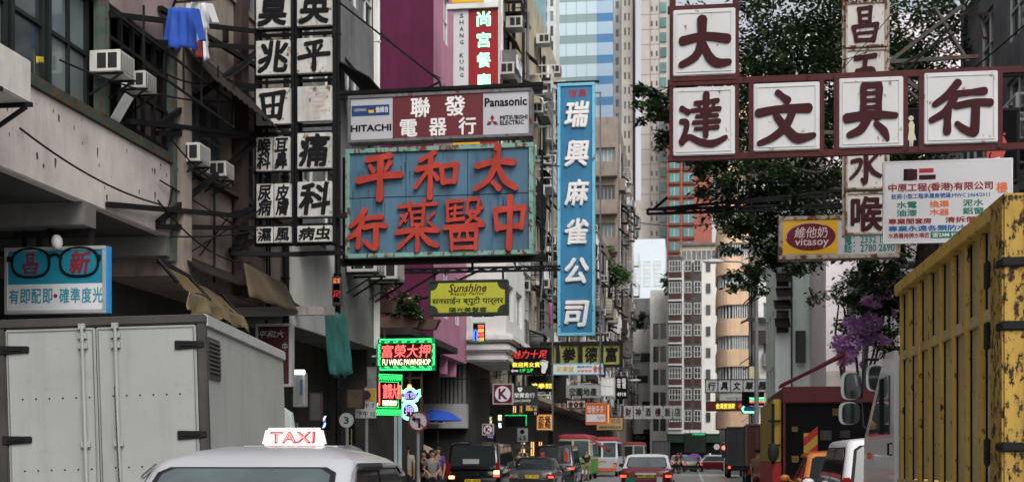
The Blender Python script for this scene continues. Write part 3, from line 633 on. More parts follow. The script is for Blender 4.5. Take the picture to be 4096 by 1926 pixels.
PK = Bld('pale_pink_building', 'pale pink building with a two pane window behind the flowering creeper', t0, t1 + 5, 58, 70, 3.4, 20, m_pinkw, sd='R',
         front=[(t_at(58, p) - t0, t_at(58, p) - t0 + 1.45, z - 3.4, z - 3.4 + 1.6) for p in (846,) for z in (7.6, 10.9, 14.2, 17.0)] + [(t_at(58, 893) - t0, t_at(58, 893) - t0 + 1.3, 4.2, 5.8), (t_at(58, 893) - t0, t_at(58, 893) - t0 + 1.3, 7.6, 9.2)], win=dict(nm=2, fm=m_wframe, gm=m_glassl))
b = MB()
for p in (842, 850, 858, 868): x = t_at(58, p) - (t0 + t1 + 5) / 2; b.box(x - .03, x + .03, -PK.ll - .02, -PK.ll - .002, 6.0, 6.6)
PK.part('wall_slot', m_darkc, b)
b = MB(); b.box(-PK.w / 2, PK.w / 2, -PK.ll - .1, -PK.ll - .003, 3.4, 5.2); PK.part('lower_wall', M('stained cream wall', (.55, .50, .45), .85, .2, .8, streak=.9), b)
# --- right 1: near grey building at the frame edge
R1 = Bld('grey_corner_building', 'grey stuccoed building with window cages and a dark awning at the right edge', 7.6, 13, 17, 38, 3.6, 13.2, m_grayc,
         sd='R', front=[], side=[(u, u + 1.6, v, v + 1.6) for v in (2.4, 5.3, 7.8) for u in (2, 5, 8, 11, 14, 17)], win=dict(nm=2, rows=2, fm=m_wframe, gm=m_glass), depth=.15)
for u, z in ((9, 8.3), (13.5, 8.5), (5, 8.4)):
    R1.awning(u, z + .2, 3.2, 1.1, 1.0)
for u, z, w in ((14.4, 6.0, 1.7), (10.5, 5.9, 1.8), (7.2, 6.1, 2.0), (16.6, 6.3, 1.5), (12.3, 7.7, 1.7), (16.5, 7.8, 1.6)):
    b = MB(); d = .55
    for k in range(4): zz = z + 1.7 * k / 3; b.bar(R1.pt(u, zz, d), R1.pt(u + w, zz, d), .05); b.bar(R1.pt(u, zz, 0), R1.pt(u, zz, d), .05); b.bar(R1.pt(u + w, zz, 0), R1.pt(u + w, zz, d), .05)
    for k in range(3): uu = u + w * k / 2; b.bar(R1.pt(uu, z, d), R1.pt(uu, z + 1.7, d), .06)
    p, q = R1.pt(u, z - .08, .02), R1.pt(u + w, z, d + .05); b.box(min(p.x, q.x), max(p.x, q.x), p.y, q.y, p.z, q.z); R1.part('window_cage', m_wframe, b)
b = MB(); b.box(-R1.w / 2 + 1.5, R1.w / 2, -R1.ll, R1.ll, 0, 3.59); R1.part('ground_floor', m_darkc, b)
R1.pipe(20.2, 3, 19, .07, m_grayc); R1.pipe(12.8, 3, 19, .05, m_black)
R2 = Bld('shaded_right_block', 'tall shaded block behind the large tree on the right', 9.5, 16, 39, 56, 0, 13, m_grayc, sd='R', front=grid(.3, 6, 2, 1.6, 4, 3, 3, 1.5), side=[(1.5 + c * 3, 3.3 + c * 3, 3 + f * 3, 4.5 + f * 3) for f in range(3) for c in range(5)], win=dict(nm=2, sub=False))

# near air conditioners, each with its own place
def ac_px(label, px, py, t=TL, size=1., **k): s = s_at(t + .3, px); air_conditioner(label, t, s, z_at(t + .3, s, py), size=size, **k)
ac_px('old white air conditioner on the dark window grille above the pale parapet', 118, 76, TL - .02, .70)
ac_px('smaller white air conditioner just beyond the one over the pale parapet', 147, 91, TL - .02, .58)
ac_px('white air conditioner under the corrugated awning on the taupe wall', 197, 164, TL - .05, .70)
ac_px('white air conditioner on the taupe wall closest to the stacked black character signs', 226, 178, TL - .05, .60)
ac_px('large beige air conditioner on a bracket at the left picture edge', -22, 96, TL + .0, 1.15)
for o in [x for x in bpy.data.objects if x.parent and x.parent.get('label', '').startswith('large beige air') and x.name.split('.')[0] in ('grille', 'guard')]: bpy.data.objects.remove(o)
air_conditioner('grey caged air conditioner above the teal netting', TL + .05, 29.3, z_at(TL, 29.3, 274), size=1.15)
air_conditioner('grey caged air conditioner beside the maroon wall plants', TL + .05, 31.4, z_at(TL, 31.4, 281), size=1.15)
air_conditioner('white air conditioner high on the grey building edge', TL + .05, 31.2, z_at(TL, 31.2, 206), size=.9)

# ------------------------------------------------------------------ signs hung over the street
m_sw = M('weathered white sign panel', (.47, .475, .475), .6, .08, 2, streak=.12, rust=.02, rcol=(.22, .10, .04))
m_swr = M('rusty white sign panel', (.46, .45, .42), .65, .1, 2, streak=.3, rust=.07, rcol=(.16, .07, .03))
m_swd = M('grimy white sign panel', (.47, .46, .43), .7, .2, 2, streak=.7, rust=.14, rcol=(.12, .07, .03))
m_mframe = M('maroon sign frame', (.055, .008, .010), .6, .3, 3, spec=.2, streak=.3, rust=.1, rcol=(.03, .012, .01))
m_mletter = M('dark maroon lettering', (.036, .006, .008), .7, .15, 3, spec=.15)
m_bletter = M('black lettering', (.009, .009, .010), .8, .2, 3, spec=.12)
m_wletter = M('white lettering', (.70, .69, .68), .6, .1, 3)
m_rusty = M('rusty steel edge', (.33, .29, .24), .8, .3, 4, rust=.4)
m_redl = M('red letter', (.37, .040, .026), .55, .25, 3, streak=.5)
m_slate = M('slate blue panel', (.065, .135, .20), .6, .25, .9, streak=.75)
m_mintfr = M('mint sign frame', (.16, .30, .25), .6, .2, 2, rust=.3)
m_blue = M('sky blue panel', (.035, .175, .325), .55, .2, .8, streak=.5)
m_bluefr = M('light blue frame', (.16, .46, .62), .5, .15, 2, rust=.12)
m_teals = M('turquoise sign face', (.012, .165, .24), .45, .1, 1, streak=.15)
m_silver = M('grey sign face', (.40, .40, .43), .45, .08, 1, streak=.15)
m_brownf = M('brown maroon face', (.115, .022, .026), .5, .12, 1)
m_gold = M('mustard face', (.62, .34, .02), .45, .08, 1, streak=.15)
m_lime = M('yellow green face', (.40, .40, .04), .45, .12, .8, streak=.3)
m_dgreen = M('dark green face', (.025, .035, .025), .5, .2, 1)
m_greenl = M('green lettering', (.02, .16, .11), .6, .15, 3)
m_orl = M('orange lettering', (.60, .16, .06), .6, .15, 3)
m_bll = M('blue lettering', (.02, .10, .26), .6, .15, 3)
m_strut = M('black sign truss', (.008, .008, .009), .75, .3, 3, rust=.15, rcol=(.02, .014, .01), spec=.12)
def neon(name, col, e): return M(name, col, emit=e)
n_red, n_green, n_white, n_purple = neon('red neon', (1, .12, .11), 1.0), neon('green neon', (.04, .85, .20), 1.0), neon('warm white neon', (1, .95, .62), .8), neon('violet neon', (.45, .32, .9), .7)
n_lgreen, n_blue, n_orange = neon('pale green neon', (.30, 1, .55), 1.1), neon('blue neon', (.06, .16, 1), 1.2), neon('orange neon', (1, .35, .06), 1.1)

class Sign:
    def __init__(s, name, label, px0, px1, py0, py1, dist, depth=.25, group=None, rz=0., cat='sign'):
        tc = t_at(dist, (px0 + px1) / 2); s.k = ppm(tc, dist); s.cx, s.cy = (px0 + px1) / 2, (py0 + py1) / 2; s.w, s.h = (px1 - px0) / s.k, (py1 - py0) / s.k; s.d = depth
        s.t, s.s = tc, dist; s.root = thing(name, label, cat, tc, dist, z_at(tc, dist, s.cy), rz, group); s.n = 0
    def X(s, px): return (px - s.cx) / s.k
    def Z(s, py): return (s.cy - py) / s.k
    def P(s, px, py, y=0): return Vector((s.X(px), y, s.Z(py)))
    def cabinet(s, mat, fmat=None, fw=.06, proud=.03, face='face', bevel=.01):
        w, h = s.w / 2, s.h / 2; b = MB(); b.box(-w, w, 0, s.d, -h, h); s.body = b.build('cabinet' if fmat else face, fmat or mat, s.root, bevel=bevel)
        if fmat:
            b = MB(); b.box(-w + fw, w - fw, -.006, -.001, -h + fw, h - fw); b.build(face, mat, s.root)
            b = MB(); b.frame(-w - .002, w + .002, -h - .002, h + .002, fw, -proud, -.0005); b.build('frame', fmat, s.root, bevel=.006)
        return s
    def panel(s, name, mat, px0, px1, py0, py1, y0=-.012, y1=-.007, bevel=0, parent=None):
        b = MB(); b.box(s.X(px0), s.X(px1), y0, y1, s.Z(py1), s.Z(py0)); return b.build(name, mat, parent or s.root, bevel=bevel)
    def text(s, body, mat, px0, px1, py0, py1, y=-.013, bold=.012, ext=.006, res=2, shear=0., name='lettering', parent=None):
        b = MB(); b.text(body, s.X(px0), s.X(px1), s.Z(py1), s.Z(py0), y, bold, ext, res, shear); return b.build(name, mat, parent or s.root, norm=False)
    def brush(s, strokes, mat, px0, px1, py0, py1, y=-.013, d=.03, name='character', fat=1.1):
        x0, x1, z0, z1 = s.X(px0), s.X(px1), s.Z(py1), s.Z(py0); b = MB()
        for i, st in enumerate(strokes): b.stroke([(p[0], p[1], p[2] * fat) for p in st], y + .0004 * (i % 18), d + .0006 * (i % 18), lambda u, v: (x0 + u * (x1 - x0), z0 + v * (z1 - z0)))
        return b.build(name, mat, s.root, bevel=0)
    def truss(s, px0, px1, py, r=.05, y=.1, h=0, name='strut', mat=None, n=8):
        b = MB(); b.bar(s.P(px0, py, y), s.P(px1, py, y), r)
        if h:
            b.bar(s.P(px0, py - h, y), s.P(px1, py - h, y), r)
            for i in range(n): a = px0 + (px1 - px0) * i / n; c = px0 + (px1 - px0) * (i + 1) / n; b.bar(s.P(a, py - (h if i % 2 else 0), y), s.P(c, py - (0 if i % 2 else h), y), r * .7)
        return b.build(name, mat or m_strut, s.root)
    def bars(s, segs, r=.06, y=.12, name='strut', mat=None):
        b = MB()
        for i, (a, c, e, f) in enumerate(segs):
            if name == 'hanger': h_ = MB(); h_.bar(s.P(a, c, y), s.P(e, f, y), r); h_.build(name, mat or m_strut, s.root); continue
            b.bar(s.P(a, c, y + .003 * (i % 7)), s.P(e, f, y + .003 * (i % 7)), r)
        if name == 'hanger': return
        return b.build(name, mat or m_strut, s.root)

BR = {
'大': [[(.15, .52, .13), (.5, .58, .11), (.88, .53, .13)], [(.47, .84, .15), (.455, .5, .12), (.36, .28, .115), (.13, .16, .09)], [(.47, .5, .09), (.59, .26, .13), (.72, .17, .13), (.91, .18, .08)]],
'達': [[(.14, .69, .085), (.25, .63, .085)], [(.13, .5, .07), (.22, .48, .085), (.2, .34, .075), (.14, .2, .09)], [(.14, .18, .075), (.26, .27, .075), (.45, .19, .09), (.65, .165, .1), (.86, .25, .06)],
      [(.54, .89, .1), (.53, .28, .085)], [(.36, .76, .06), (.73, .79, .065)], [(.3, .655, .055), (.76, .67, .065)], [(.38, .565, .05), (.72, .575, .055)], [(.33, .475, .055), (.75, .49, .065)], [(.36, .385, .05), (.73, .40, .06)], [(.42, .71, .05), (.47, .62, .05)], [(.66, .73, .05), (.6, .62, .05)]],
'文': [[(.36, .86, .08), (.52, .73, .11)], [(.07, .56, .12), (.4, .61, .1), (.84, .61, .13)], [(.61, .6, .1), (.49, .36, .115), (.3, .2, .1), (.08, .11, .07)], [(.34, .52, .09), (.53, .28, .12), (.68, .17, .14), (.92, .21, .07)]],
'具': [[(.38, .86, .09), (.38, .42, .11)], [(.63, .85, .1), (.61, .42, .1)], [(.37, .88, .085), (.64, .88, .085)], [(.4, .765, .055), (.6, .775, .055)], [(.4, .665, .055), (.6, .675, .055)], [(.4, .565, .055), (.6, .575, .055)],
      [(.11, .42, .13), (.5, .46, .115), (.89, .44, .075)], [(.46, .44, .13), (.34, .26, .12), (.15, .18, .08)], [(.57, .34, .07), (.70, .22, .11), (.76, .1, .05)]],
'行': [[(.46, .85, .1), (.31, .67, .1), (.14, .55, .075)], [(.42, .65, .09), (.28, .44, .1), (.09, .33, .075)], [(.32, .47, .1), (.31, .16, .1)], [(.45, .69, .08), (.82, .715, .1)], [(.43, .52, .085), (.68, .56, .09), (.9, .55, .1)], [(.70, .55, .1), (.685, .2, .115), (.66, .14, .1), (.53, .20, .09), (.44, .28, .06)]],
'太': [[(.1, .57, .12), (.5, .65, .11), (.9, .62, .13)], [(.55, .96, .15), (.50, .6, .13), (.33, .28, .11), (.05, .1, .08)], [(.53, .6, .1), (.70, .28, .14), (.95, .1, .1)], [(.44, .24, .09), (.58, .1, .12)]],
'和': [[(.45, .93, .1), (.12, .77, .08)], [(.04, .60, .11), (.53, .68, .1)], [(.36, .86, .11), (.34, .04, .11)], [(.32, .6, .09), (.02, .25, .08)], [(.37, .56, .07), (.52, .40, .09)], [(.6, .64, .1), (.63, .33, .1)], [(.6, .64, .1), (.94, .68, .11)], [(.92, .67, .11), (.88, .33, .1)], [(.62, .33, .1), (.9, .36, .1)]],
'平': [[(.24, .84, .12), (.74, .91, .12)], [(.29, .72, .08), (.37, .6, .1)], [(.73, .78, .1), (.62, .61, .07)], [(.04, .42, .13), (.5, .50, .12), (.96, .52, .13)], [(.52, .86, .13), (.5, .03, .13)]],
'中': [[(.16, .73, .11), (.21, .38, .11)], [(.15, .74, .11), (.86, .79, .11)], [(.84, .78, .11), (.78, .4, .11)], [(.2, .41, .1), (.8, .44, .1)], [(.52, .98, .14), (.49, .02, .13)]],
'昌': [[(.33, .92, .1), (.36, .56, .1)], [(.30, .92, .09), (.68, .95, .1)], [(.66, .93, .1), (.63, .56, .1)], [(.36, .74, .07), (.62, .76, .07)], [(.36, .58, .08), (.63, .59, .08)], [(.16, .46, .1), (.26, .08, .11)], [(.14, .45, .09), (.86, .50, .11)], [(.84, .48, .12), (.74, .08, .12)], [(.3, .28, .07), (.72, .30, .07)], [(.26, .1, .1), (.74, .1, .1)]],
'水': [[(.52, .97, .12), (.52, .14, .12), (.40, .18, .07)], [(.12, .62, .09), (.38, .64, .1), (.30, .4, .09), (.08, .2, .07)], [(.84, .78, .1), (.62, .58, .08)], [(.58, .58, .08), (.72, .36, .12), (.95, .24, .08)]],
'五': [[(.22, .86, .12), (.8, .92, .12)], [(.52, .86, .12), (.4, .1, .12)], [(.25, .52, .11), (.72, .55, .12), (.68, .12, .12)], [(.06, .1, .12), (.94, .1, .12)]],
}
# --- the maroon framed stationery sign on the right
RS = Sign('stationery_sign', 'large maroon steel sign frame with five white panels reading 大達文具行', 671, 1040, -2, 153, 18, .16)
RS.bars([(669, 76, 1090, 76), (669, 152.5, 1090, 151), (674, -40, 674, 155), (737.5, -40, 737.5, 155), (669, 1, 742, 1)], .085, .0, 'frame', m_mframe)
for p in (753, 822, 837, 903, 919, 993): b = MB(); b.bar(RS.P(p, 76, -.01), RS.P(p, 153, -.01), .075); b.build('upright', m_mframe, RS.root)
b = MB(); b.bar(RS.P(674, 72, -.012), RS.P(738, 72, -.012), .08); b.build('cross_member', m_mframe, RS.root)
for ch, p0, p1, q0, q1 in (('大', 674.5, 737, 3, 70), ('達', 674.5, 736.5, 82, 151), ('文', 755, 820, 81, 149), ('具', 839, 901, 79, 148.5), ('行', 921, 991, 77, 147.5)):
    b = MB(); x0, x1, z0, z1 = RS.X(p0), RS.X(p1), RS.Z(q1), RS.Z(q0); b.box(x0, x1, -.07, .10, z0, z1); pn = b.build('panel', m_sw, RS.root, bevel=.012)
    b = MB(); b.frame(x0 + .045, x1 - .045, z0 + .045, z1 - .045, .014, -.078, -.0701); b.build('rim', m_sw, pn)
    RS.brush(BR[ch], m_mletter, p0, p1, q0, q1, -.0705, .02)
RS.bars([(990, 79, 1095, 77), (1090, 77, 1120, 60), (880, 76, 960, 30), (900, 75, 1000, -20)], .03, .15, 'stay', m_strut)

# --- vertical sign behind it
VS = Sign('vertical_clinic_sign', 'narrow vertical rust stained sign with dark maroon characters, passing behind the maroon frame', 844, 888, -6, 236, 21.5, .22)
b = MB()
for p in (844.5, 887.5): b.bar(VS.P(p, -6, .05), VS.P(p, 236, .05), .05)
b.build('frame', m_rusty, VS.root)
rects = [(2, 47), (49, 94), (96, 140), (142, 189), (192, 234)]
b0 = MB()
for i, ((q0, q1), ch) in enumerate(zip(rects, '昌五 水喉')):
    b = MB(); b.box(VS.X(846.5), VS.X(885.5), -.02, .18, VS.Z(q1), VS.Z(q0)); pn = b.build('panel', m_swr, VS.root, bevel=.01)
    if ch in BR: VS.brush(BR[ch], m_mletter, 848, 882, q0 + 4, q1 - 3, -.0205, .02)
    elif ch == '喉': VS.text(ch, m_mletter, 851, 882, q0 + 4, q1 - 3, -.0205, .028, .02, 2)
    b = MB(); b.frame(VS.X(846), VS.X(886), VS.Z(q1), VS.Z(q0), .028, -.04, -.0205); b.build('rim', m_rusty, pn)
VS.bars([(888, 62, 960, 8), (888, 61, 975, 59), (888, 65, 925, 95), (844, 130, 800, 128)], .06, .1, 'strut', M('old galvanised steel', (.06, .058, .055), .7, .3, 3, rust=.25))

# --- contractor board and the yellow drink sign
CS = Sign('contractor_board', 'white contractor board crowded with small red, blue and green writing, above the yellow lorry', 885, 1010, 159.5, 242, 19.6, .08)
m_bw = M('clean white board', (.50, .50, .515), .5, .06, 1, streak=.15)
CS.cabinet(m_bw, m_alu, .025, .008)
b = MB()
for p in (904, 946, 989): b.tube([CS.P(p, 159.5, .03), CS.P(p - .6, 156, .03), CS.P(p + .6, 153, .03)], .012, 6)
b.build('hook', m_black, CS.root)
CS.panel('emblem', m_bletter, 905, 914, 167.5, 179); CS.panel('emblem', m_mletter, 908, 918, 168, 178.5, -.016, -.0125); CS.panel('emblem', M('crimson emblem', (.30, .02, .03), .5, .1), 920, 934, 167.5, 171.5); CS.panel('emblem', m_mletter, 920, 936, 174, 178.5)
for body, m, a, c, d, e, bo in (('中原工程(香港)有限公司', M('brown red lettering', (.22, .03, .03), .6, .1), 890, 991, 182, 191.5, .03), ('註冊小型工程承建商號碼:MWC 2464/2011', m_bll, 893, 988, 192.3, 197.5, .02),
    ('水電', m_greenl, 898, 918, 200, 207, .03), ('換渠', m_orl, 930, 949, 200, 207, .03), ('泥水', m_greenl, 962, 982, 199.5, 206.5, .03), ('油漆', m_greenl, 898, 918, 208, 215, .03), ('木器', m_orl, 930, 949, 208, 215, .03), ('鋁窗', m_greenl, 962, 982, 207.5, 214.5, .03),
    ('專業間套房', M('brown red lettering', (0, 0, 0)), 890, 932, 217, 223, .03), ('清拆僭建', M('brown red lettering', (0, 0, 0)), 945, 985, 216.5, 222.5, .03), ('專業永遠各類防水防漏', m_bll, 890, 985, 224.3, 230.3, .03), ('水務署持牌水喉匠', M('brown red lettering', (0, 0, 0)), 890, 930, 231.5, 237, .025), ('樓', m_orl, 994, 1005, 183, 194, .03)):
    CS.text(body, m, a, c, d, e, -.0065, bo, .003, 1)
CS.panel('phone_strip', m_greenl, 931, 962, 231, 237.5); CS.text('☎2388 9286', m_wletter, 932.5, 961, 232, 236.8, -.013, .01, .003, 1)
YS = Sign('drink_sign', 'mustard yellow lightbox with a dark red oval reading vitasoy and a grey phone number half', 780, 898, 215, 258, 23.5, .3)
YS.cabinet(m_silver, m_rusty, .07, .03)
YS.panel('yellow_half', m_gold, 784, 838, 219, 253, -.013, -.0065)
b = MB(); c = [(YS.X(811) + YS.X(834.5 + 511.5 - 512) * 0 + (24.5 / YS.k) * math.cos(a * PI / 20), YS.Z(235.5) + (14 / YS.k) * math.sin(a * PI / 20)) for a in range(40)]; b.prism(c, -.02, -.0135); ov = b.build('oval', M('dark red oval', (.11, .012, .018), .4, .1), YS.root)
b = MB(); b.tube([(YS.X(811) + 23.8 / YS.k * math.cos(a * PI / 20), -.022, YS.Z(235.5) + 13.3 / YS.k * math.sin(a * PI / 20)) for a in range(6, 22)], .012, 5); b.build('highlight_line', M('pink line', (.55, .25, .26), .5, .1), ov)
m_pkl = M('pale pink lettering', (.60, .45, .46), .5, .1)
YS.text('維他奶', m_pkl, 795, 828, 226, 237, -.0205, .012, .008, 2, .15); YS.text('vitasoy', m_pkl, 796, 829, 237, 247, -.0205, .014, .008, 2, .08)
YS.text('電：2332 1108\n話：2780 2690', m_greenl, 844, 893, 235, 252.5, -.0065, .025, .004, 2)

# --- stacked black-on-white characters on the left
LS = Sign('stacked_clinic_sign', 'tall double column of grimy white panels with bold black characters in a black truss', 252, 335, -14, 244, 22, .22)
b = MB()
for p in (253.5, 291.5, 296, 334): b.bar(LS.P(p, -20, .08), LS.P(p, 243, .08), .06); b.bar(LS.P(p, -20, .3), LS.P(p, 243, .3), .05)
for q in (27, 32.5, 39, 74, 79.5, 87, 124.5, 131.5, 169, 182, 216, 224, 243): b.bar(LS.P(252, q, .1), LS.P(335, q, .1), .05)
for q in (27, 79, 131, 177, 221): b.bar(LS.P(294, q, .08), LS.P(294, q, .32), .05)
b.build('truss', m_strut, LS.root)
for ch, p0, p1, q0, q1 in (('莫', 255, 290, -12, 27), ('英', 297.5, 333, -12, 27), ('兆', 255, 290, 39.5, 74), ('平', 297.5, 333, 39, 74), ('田', 255, 290.5, 87.5, 123.5), (' ', 298, 333, 87, 122), ('痛', 298, 333, 133.5, 169), ('科', 298, 333, 182, 217)):
    b = MB(); b.box(LS.X(p0), LS.X(p1), -.03, .05, LS.Z(q1), LS.Z(q0)); b.build('panel', m_swd, LS.root, bevel=.008)
    if ch == '平': LS.brush(BR['平'], m_bletter, p0 + 1, p1 - 1, q0 + 1, q1 - 2, -.0305, .012)
    elif ch == '田': LS.brush([[(.18, .8, .12), (.25, .12, .14)], [(.12, .82, .11), (.86, .9, .13)], [(.82, .86, .14), (.70, .14, .14)], [(.25, .5, .09), (.78, .55, .09)], [(.52, .85, .1), (.5, .2, .1)], [(.28, .2, .09), (.7, .2, .1)]], m_bletter, p0 + 1, p1 - 1, q0 + 1, q1 - 1, -.0305, .012)
    elif ch != ' ': LS.text(ch, m_bletter, p0 + 1.5, p1 - 1, q0 + .5, q1 - 1.5, -.0305, .038, .012, 3, .12)
    else: LS.text('淳', M('ghost of removed lettering', (.42, .36, .32), .8, .3), p0 + 3, p1 - 4, q0 + 3, q1 - 3, -.0305, .0, .002, 2)
for body, p0, p1, q0, q1 in (('喉\n科', 255, 272, 136.5, 170), ('耳\n鼻', 273, 290, 136.5, 170), ('尿\n病', 255.5, 273, 183, 216.5), ('皮\n膚', 274, 291, 183, 216.5), ('濕', 255.5, 272.5, 226, 242), ('風', 273.5, 291, 226, 242), ('病虫', 298, 333, 226, 242)):
    b = MB(); b.box(LS.X(p0), LS.X(p1), -.03, .05, LS.Z(q1), LS.Z(q0)); b.build('panel', m_swd, LS.root, bevel=.006)
    LS.text(body, m_bletter, p0 + 1.3, p1 - 1.3, q0 + 1, q1 - 1.5, -.0305, .03, .01, 2, .12)
# long struts back to the wall on the left
def wallpt(S_, px, py, t=TL + .05): s_ = s_at(t, px); return Vector((t - S_.t, s_ - S_.s, z_at(t, s_, py) - z_at(S_.t, S_.s, S_.cy)))
W0 = lambda px, py, y: LS.P(px, py, y) if px > 250 else wallpt(LS, px, py)
for (a, q, e, f) in ((253, 26, 108, 14), (253, 42, 156, 42), (253, 46, 158, 126), (253, 82, 225, 82), (253, 84, 226, 88), (253, 131, 128, 121), (253, 132, 157, 133), (253, 136, 158, 222), (253, 214, 108, 204), (253, 225, 158, 226), (253, 203, 232, 214), (253, 236, 230, 250), (335, 215, 345, 213), (253, 252, 342, 251), (230, 253, 300, 252), (240, 27, 240, 42), (226, 27, 226, 42), (160, 8, 253, 62)):
    b = MB(); b.bar(W0(a, q, .2), W0(e, f, .25), .075); b.build('strut', m_strut, LS.root)
b = MB()
for (a, q, e, f) in ((160, 180, 253, 236), (182, 148, 164, 226), (190, 252, 262, 200), (230, 214, 200, 255)): b.bar(wallpt(LS, a, q), W0(e, f, .3), .018)
b.build('guy_wire', m_strut, LS.root)

# --- appliance shop sign
AS = Sign('appliance_shop_sign', 'grey and maroon lightbox reading 聯發電器行 with appliance brand names', 345, 533, 92, 139.5, 24.5, .3, rz=-.02)
AS.cabinet(m_silver, M('grey steel cabinet', (.13, .13, .135), .5, .3, 3, rust=.25), .06, .03)
AS.panel('maroon_middle', m_brownf, 391.5, 484, 94.5, 136.5, -.012, -.0065)
AS.text('聯', m_wletter, 410, 430, 96.5, 116.5, bold=.02); AS.text('發', m_wletter, 445, 466, 96.5, 116.5, bold=.02)
for ch, a in (('電', 399), ('器', 429), ('行', 459)): AS.text(ch, m_wletter, a, a + 18, 118, 135.5, bold=.02)
AS.panel('blue_panel', M('navy panel', (.02, .05, .15), .4, .1), 349, 388, 102, 112.5); AS.text('GERMAN', m_silver, 351, 364, 105, 108, bold=.01, res=1); AS.text('倫姆吉', m_wletter, 374, 387, 104, 110, bold=.01, res=1)
b = MB(); b.prism([(AS.X(366), AS.Z(107)), (AS.X(372), AS.Z(107)), (AS.X(372), AS.Z(110)), (AS.X(367), AS.Z(110))], -.016, -.0125); b.build('flag_mark', m_gold, AS.root)
AS.text('HITACHI', m_bletter, 348, 390, 121.5, 128.5, -.0065, .035); AS.text('Panasonic', m_bletter, 485.5, 528, 100, 109, -.0065, .028); AS.text('MITSUBISHI\nELECTRIC', m_bletter, 501, 528.5, 118, 127.5, -.0065, .03, res=1)
b = MB(); mk = m_mletter; cx, cz, r = AS.X(493.2), AS.Z(123.5), 4.6 / AS.k
for a in (90, 210, 330):
    d = Vector((math.cos(math.radians(a)), math.sin(math.radians(a)))); n_ = Vector((-d.y, d.x)); p = [Vector((0, 0)), d * r * .75 + n_ * r * .42, d * r * 1.5, d * r * .75 - n_ * r * .42]
    b.prism([(cx + q.x, cz + q.y) for q in p], -.012, -.0066)
b.build('logo', M('dark red logo', (.17, .01, .015), .5, .1), AS.root)
AS.truss(272, 540, 84, .07, .6, 4.5, 'truss', n=22); AS.bars([(352, 92, 352, 84), (440, 92, 436, 76), (525, 91, 525, 84), (363, 139, 363, 146), (498, 138, 498, 145), (436, 76, 330, -10), (437, 77, 420, 84)], .035, .3, 'hanger')

# --- the big blue sign with red characters
HS = Sign('herbal_shop_sign', 'big slate blue sign with raised red characters reading 太和平中醫藥行 and a mint frame', 343, 534.5, 146, 256, 23.4, .3, rz=-.015)
HS.cabinet(m_slate, m_mintfr, .085, .05)
b = MB(); b.box(HS.X(346), HS.X(531), -.009, -.0065, HS.Z(195.7), HS.Z(195)); b.box(HS.X(405), HS.X(405.5), -.009, -.0065, HS.Z(253), HS.Z(149)); b.box(HS.X(468), HS.X(468.5), -.0085, -.0065, HS.Z(253), HS.Z(149)); b.build('seam', m_dark, HS.root)
HS.brush(BR['平'], m_redl, 355, 403, 150, 199.5, -.03, .06); HS.brush(BR['和'], m_redl, 415, 461, 149, 200, -.03, .06); HS.brush(BR['太'], m_redl, 474, 520, 147, 196, -.03, .06)
HS.brush(BR['行'], m_redl, 342, 390, 200, 254, -.03, .06); HS.brush(BR['中'], m_redl, 490, 532, 199, 251, -.03, .06)
HS.brush([[(.06, .88, .07), (.94, .92, .07)], [(.32, .98, .07), (.32, .80, .07)], [(.66, 1.0, .07), (.64, .80, .07)], [(.12, .72, .06), (.22, .6, .07)], [(.26, .74, .06), (.08, .52, .06)], [(.88, .74, .06), (.74, .62, .06)], [(.74, .58, .05), (.9, .46, .07)], [(.36, .76, .07), (.38, .5, .07)], [(.36, .76, .06), (.64, .78, .06)], [(.64, .77, .07), (.61, .5, .07)], [(.4, .64, .05), (.6, .65, .05)], [(.4, .52, .06), (.62, .53, .06)], [(.02, .38, .1), (.5, .42, .09), (.98, .40, .1)], [(.5, .5, .1), (.5, .02, .1)], [(.44, .38, .08), (.06, .08, .08)], [(.56, .38, .08), (.76, .18, .11), (.97, .1, .08)]], m_redl, 396, 440, 200, 251, -.03, .06)
HS.brush([[(.08, .93, .07), (.48, .95, .07)], [(.1, .93, .07), (.12, .56, .07)], [(.1, .58, .07), (.5, .6, .07)], [(.16, .8, .05), (.46, .82, .05)], [(.2, .7, .05), (.46, .71, .05)], [(.3, .86, .06), (.28, .62, .06)], [(.6, .95, .07), (.58, .78, .07)], [(.6, .96, .07), (.86, .96, .07), (.84, .8, .07), (.96, .8, .06)], [(.56, .72, .07), (.88, .74, .07)], [(.86, .73, .07), (.56, .52, .07)], [(.62, .68, .06), (.94, .53, .08)], [(.04, .44, .09), (.98, .48, .09)], [(.2, .38, .08), (.22, .02, .08)], [(.18, .37, .07), (.82, .39, .08)], [(.81, .38, .09), (.78, .02, .09)], [(.42, .4, .06), (.38, .22, .06)], [(.58, .4, .06), (.6, .24, .06)], [(.24, .19, .06), (.78, .2, .06)], [(.22, .05, .08), (.8, .05, .08)]], m_redl, 444, 486, 199, 251, -.03, .06)
b = MB(); rs = random.Random(4)
for i in range(60):
    a = rs.uniform(347, 530); q_ = rs.choice((rs.uniform(196, 203), rs.uniform(150, 190), rs.uniform(196, 240))); w_ = rs.uniform(.15, .7); l_ = rs.uniform(6, 26); y_ = -.0075 - .0001 * (i % 8)
    b.prism([(HS.X(a - w_), HS.Z(q_)), (HS.X(a - w_ * .2), HS.Z(min(252, q_ + l_))), (HS.X(a + w_ * .2), HS.Z(min(252, q_ + l_ * .9))), (HS.X(a + w_), HS.Z(q_))], y_, -.0062)
b.build('water_stains', M('dark water stain', (.03, .06, .08), .8, .4, 2), HS.root)
HS.truss(335, 548, 260, .08, .15, 3, 'truss', n=12)
HS.bars([(336, 150, 336, 262), (541, 150, 541, 262), (345, 258, 345, 264), (470, 258, 470, 268)], .04, .3, 'hanger')

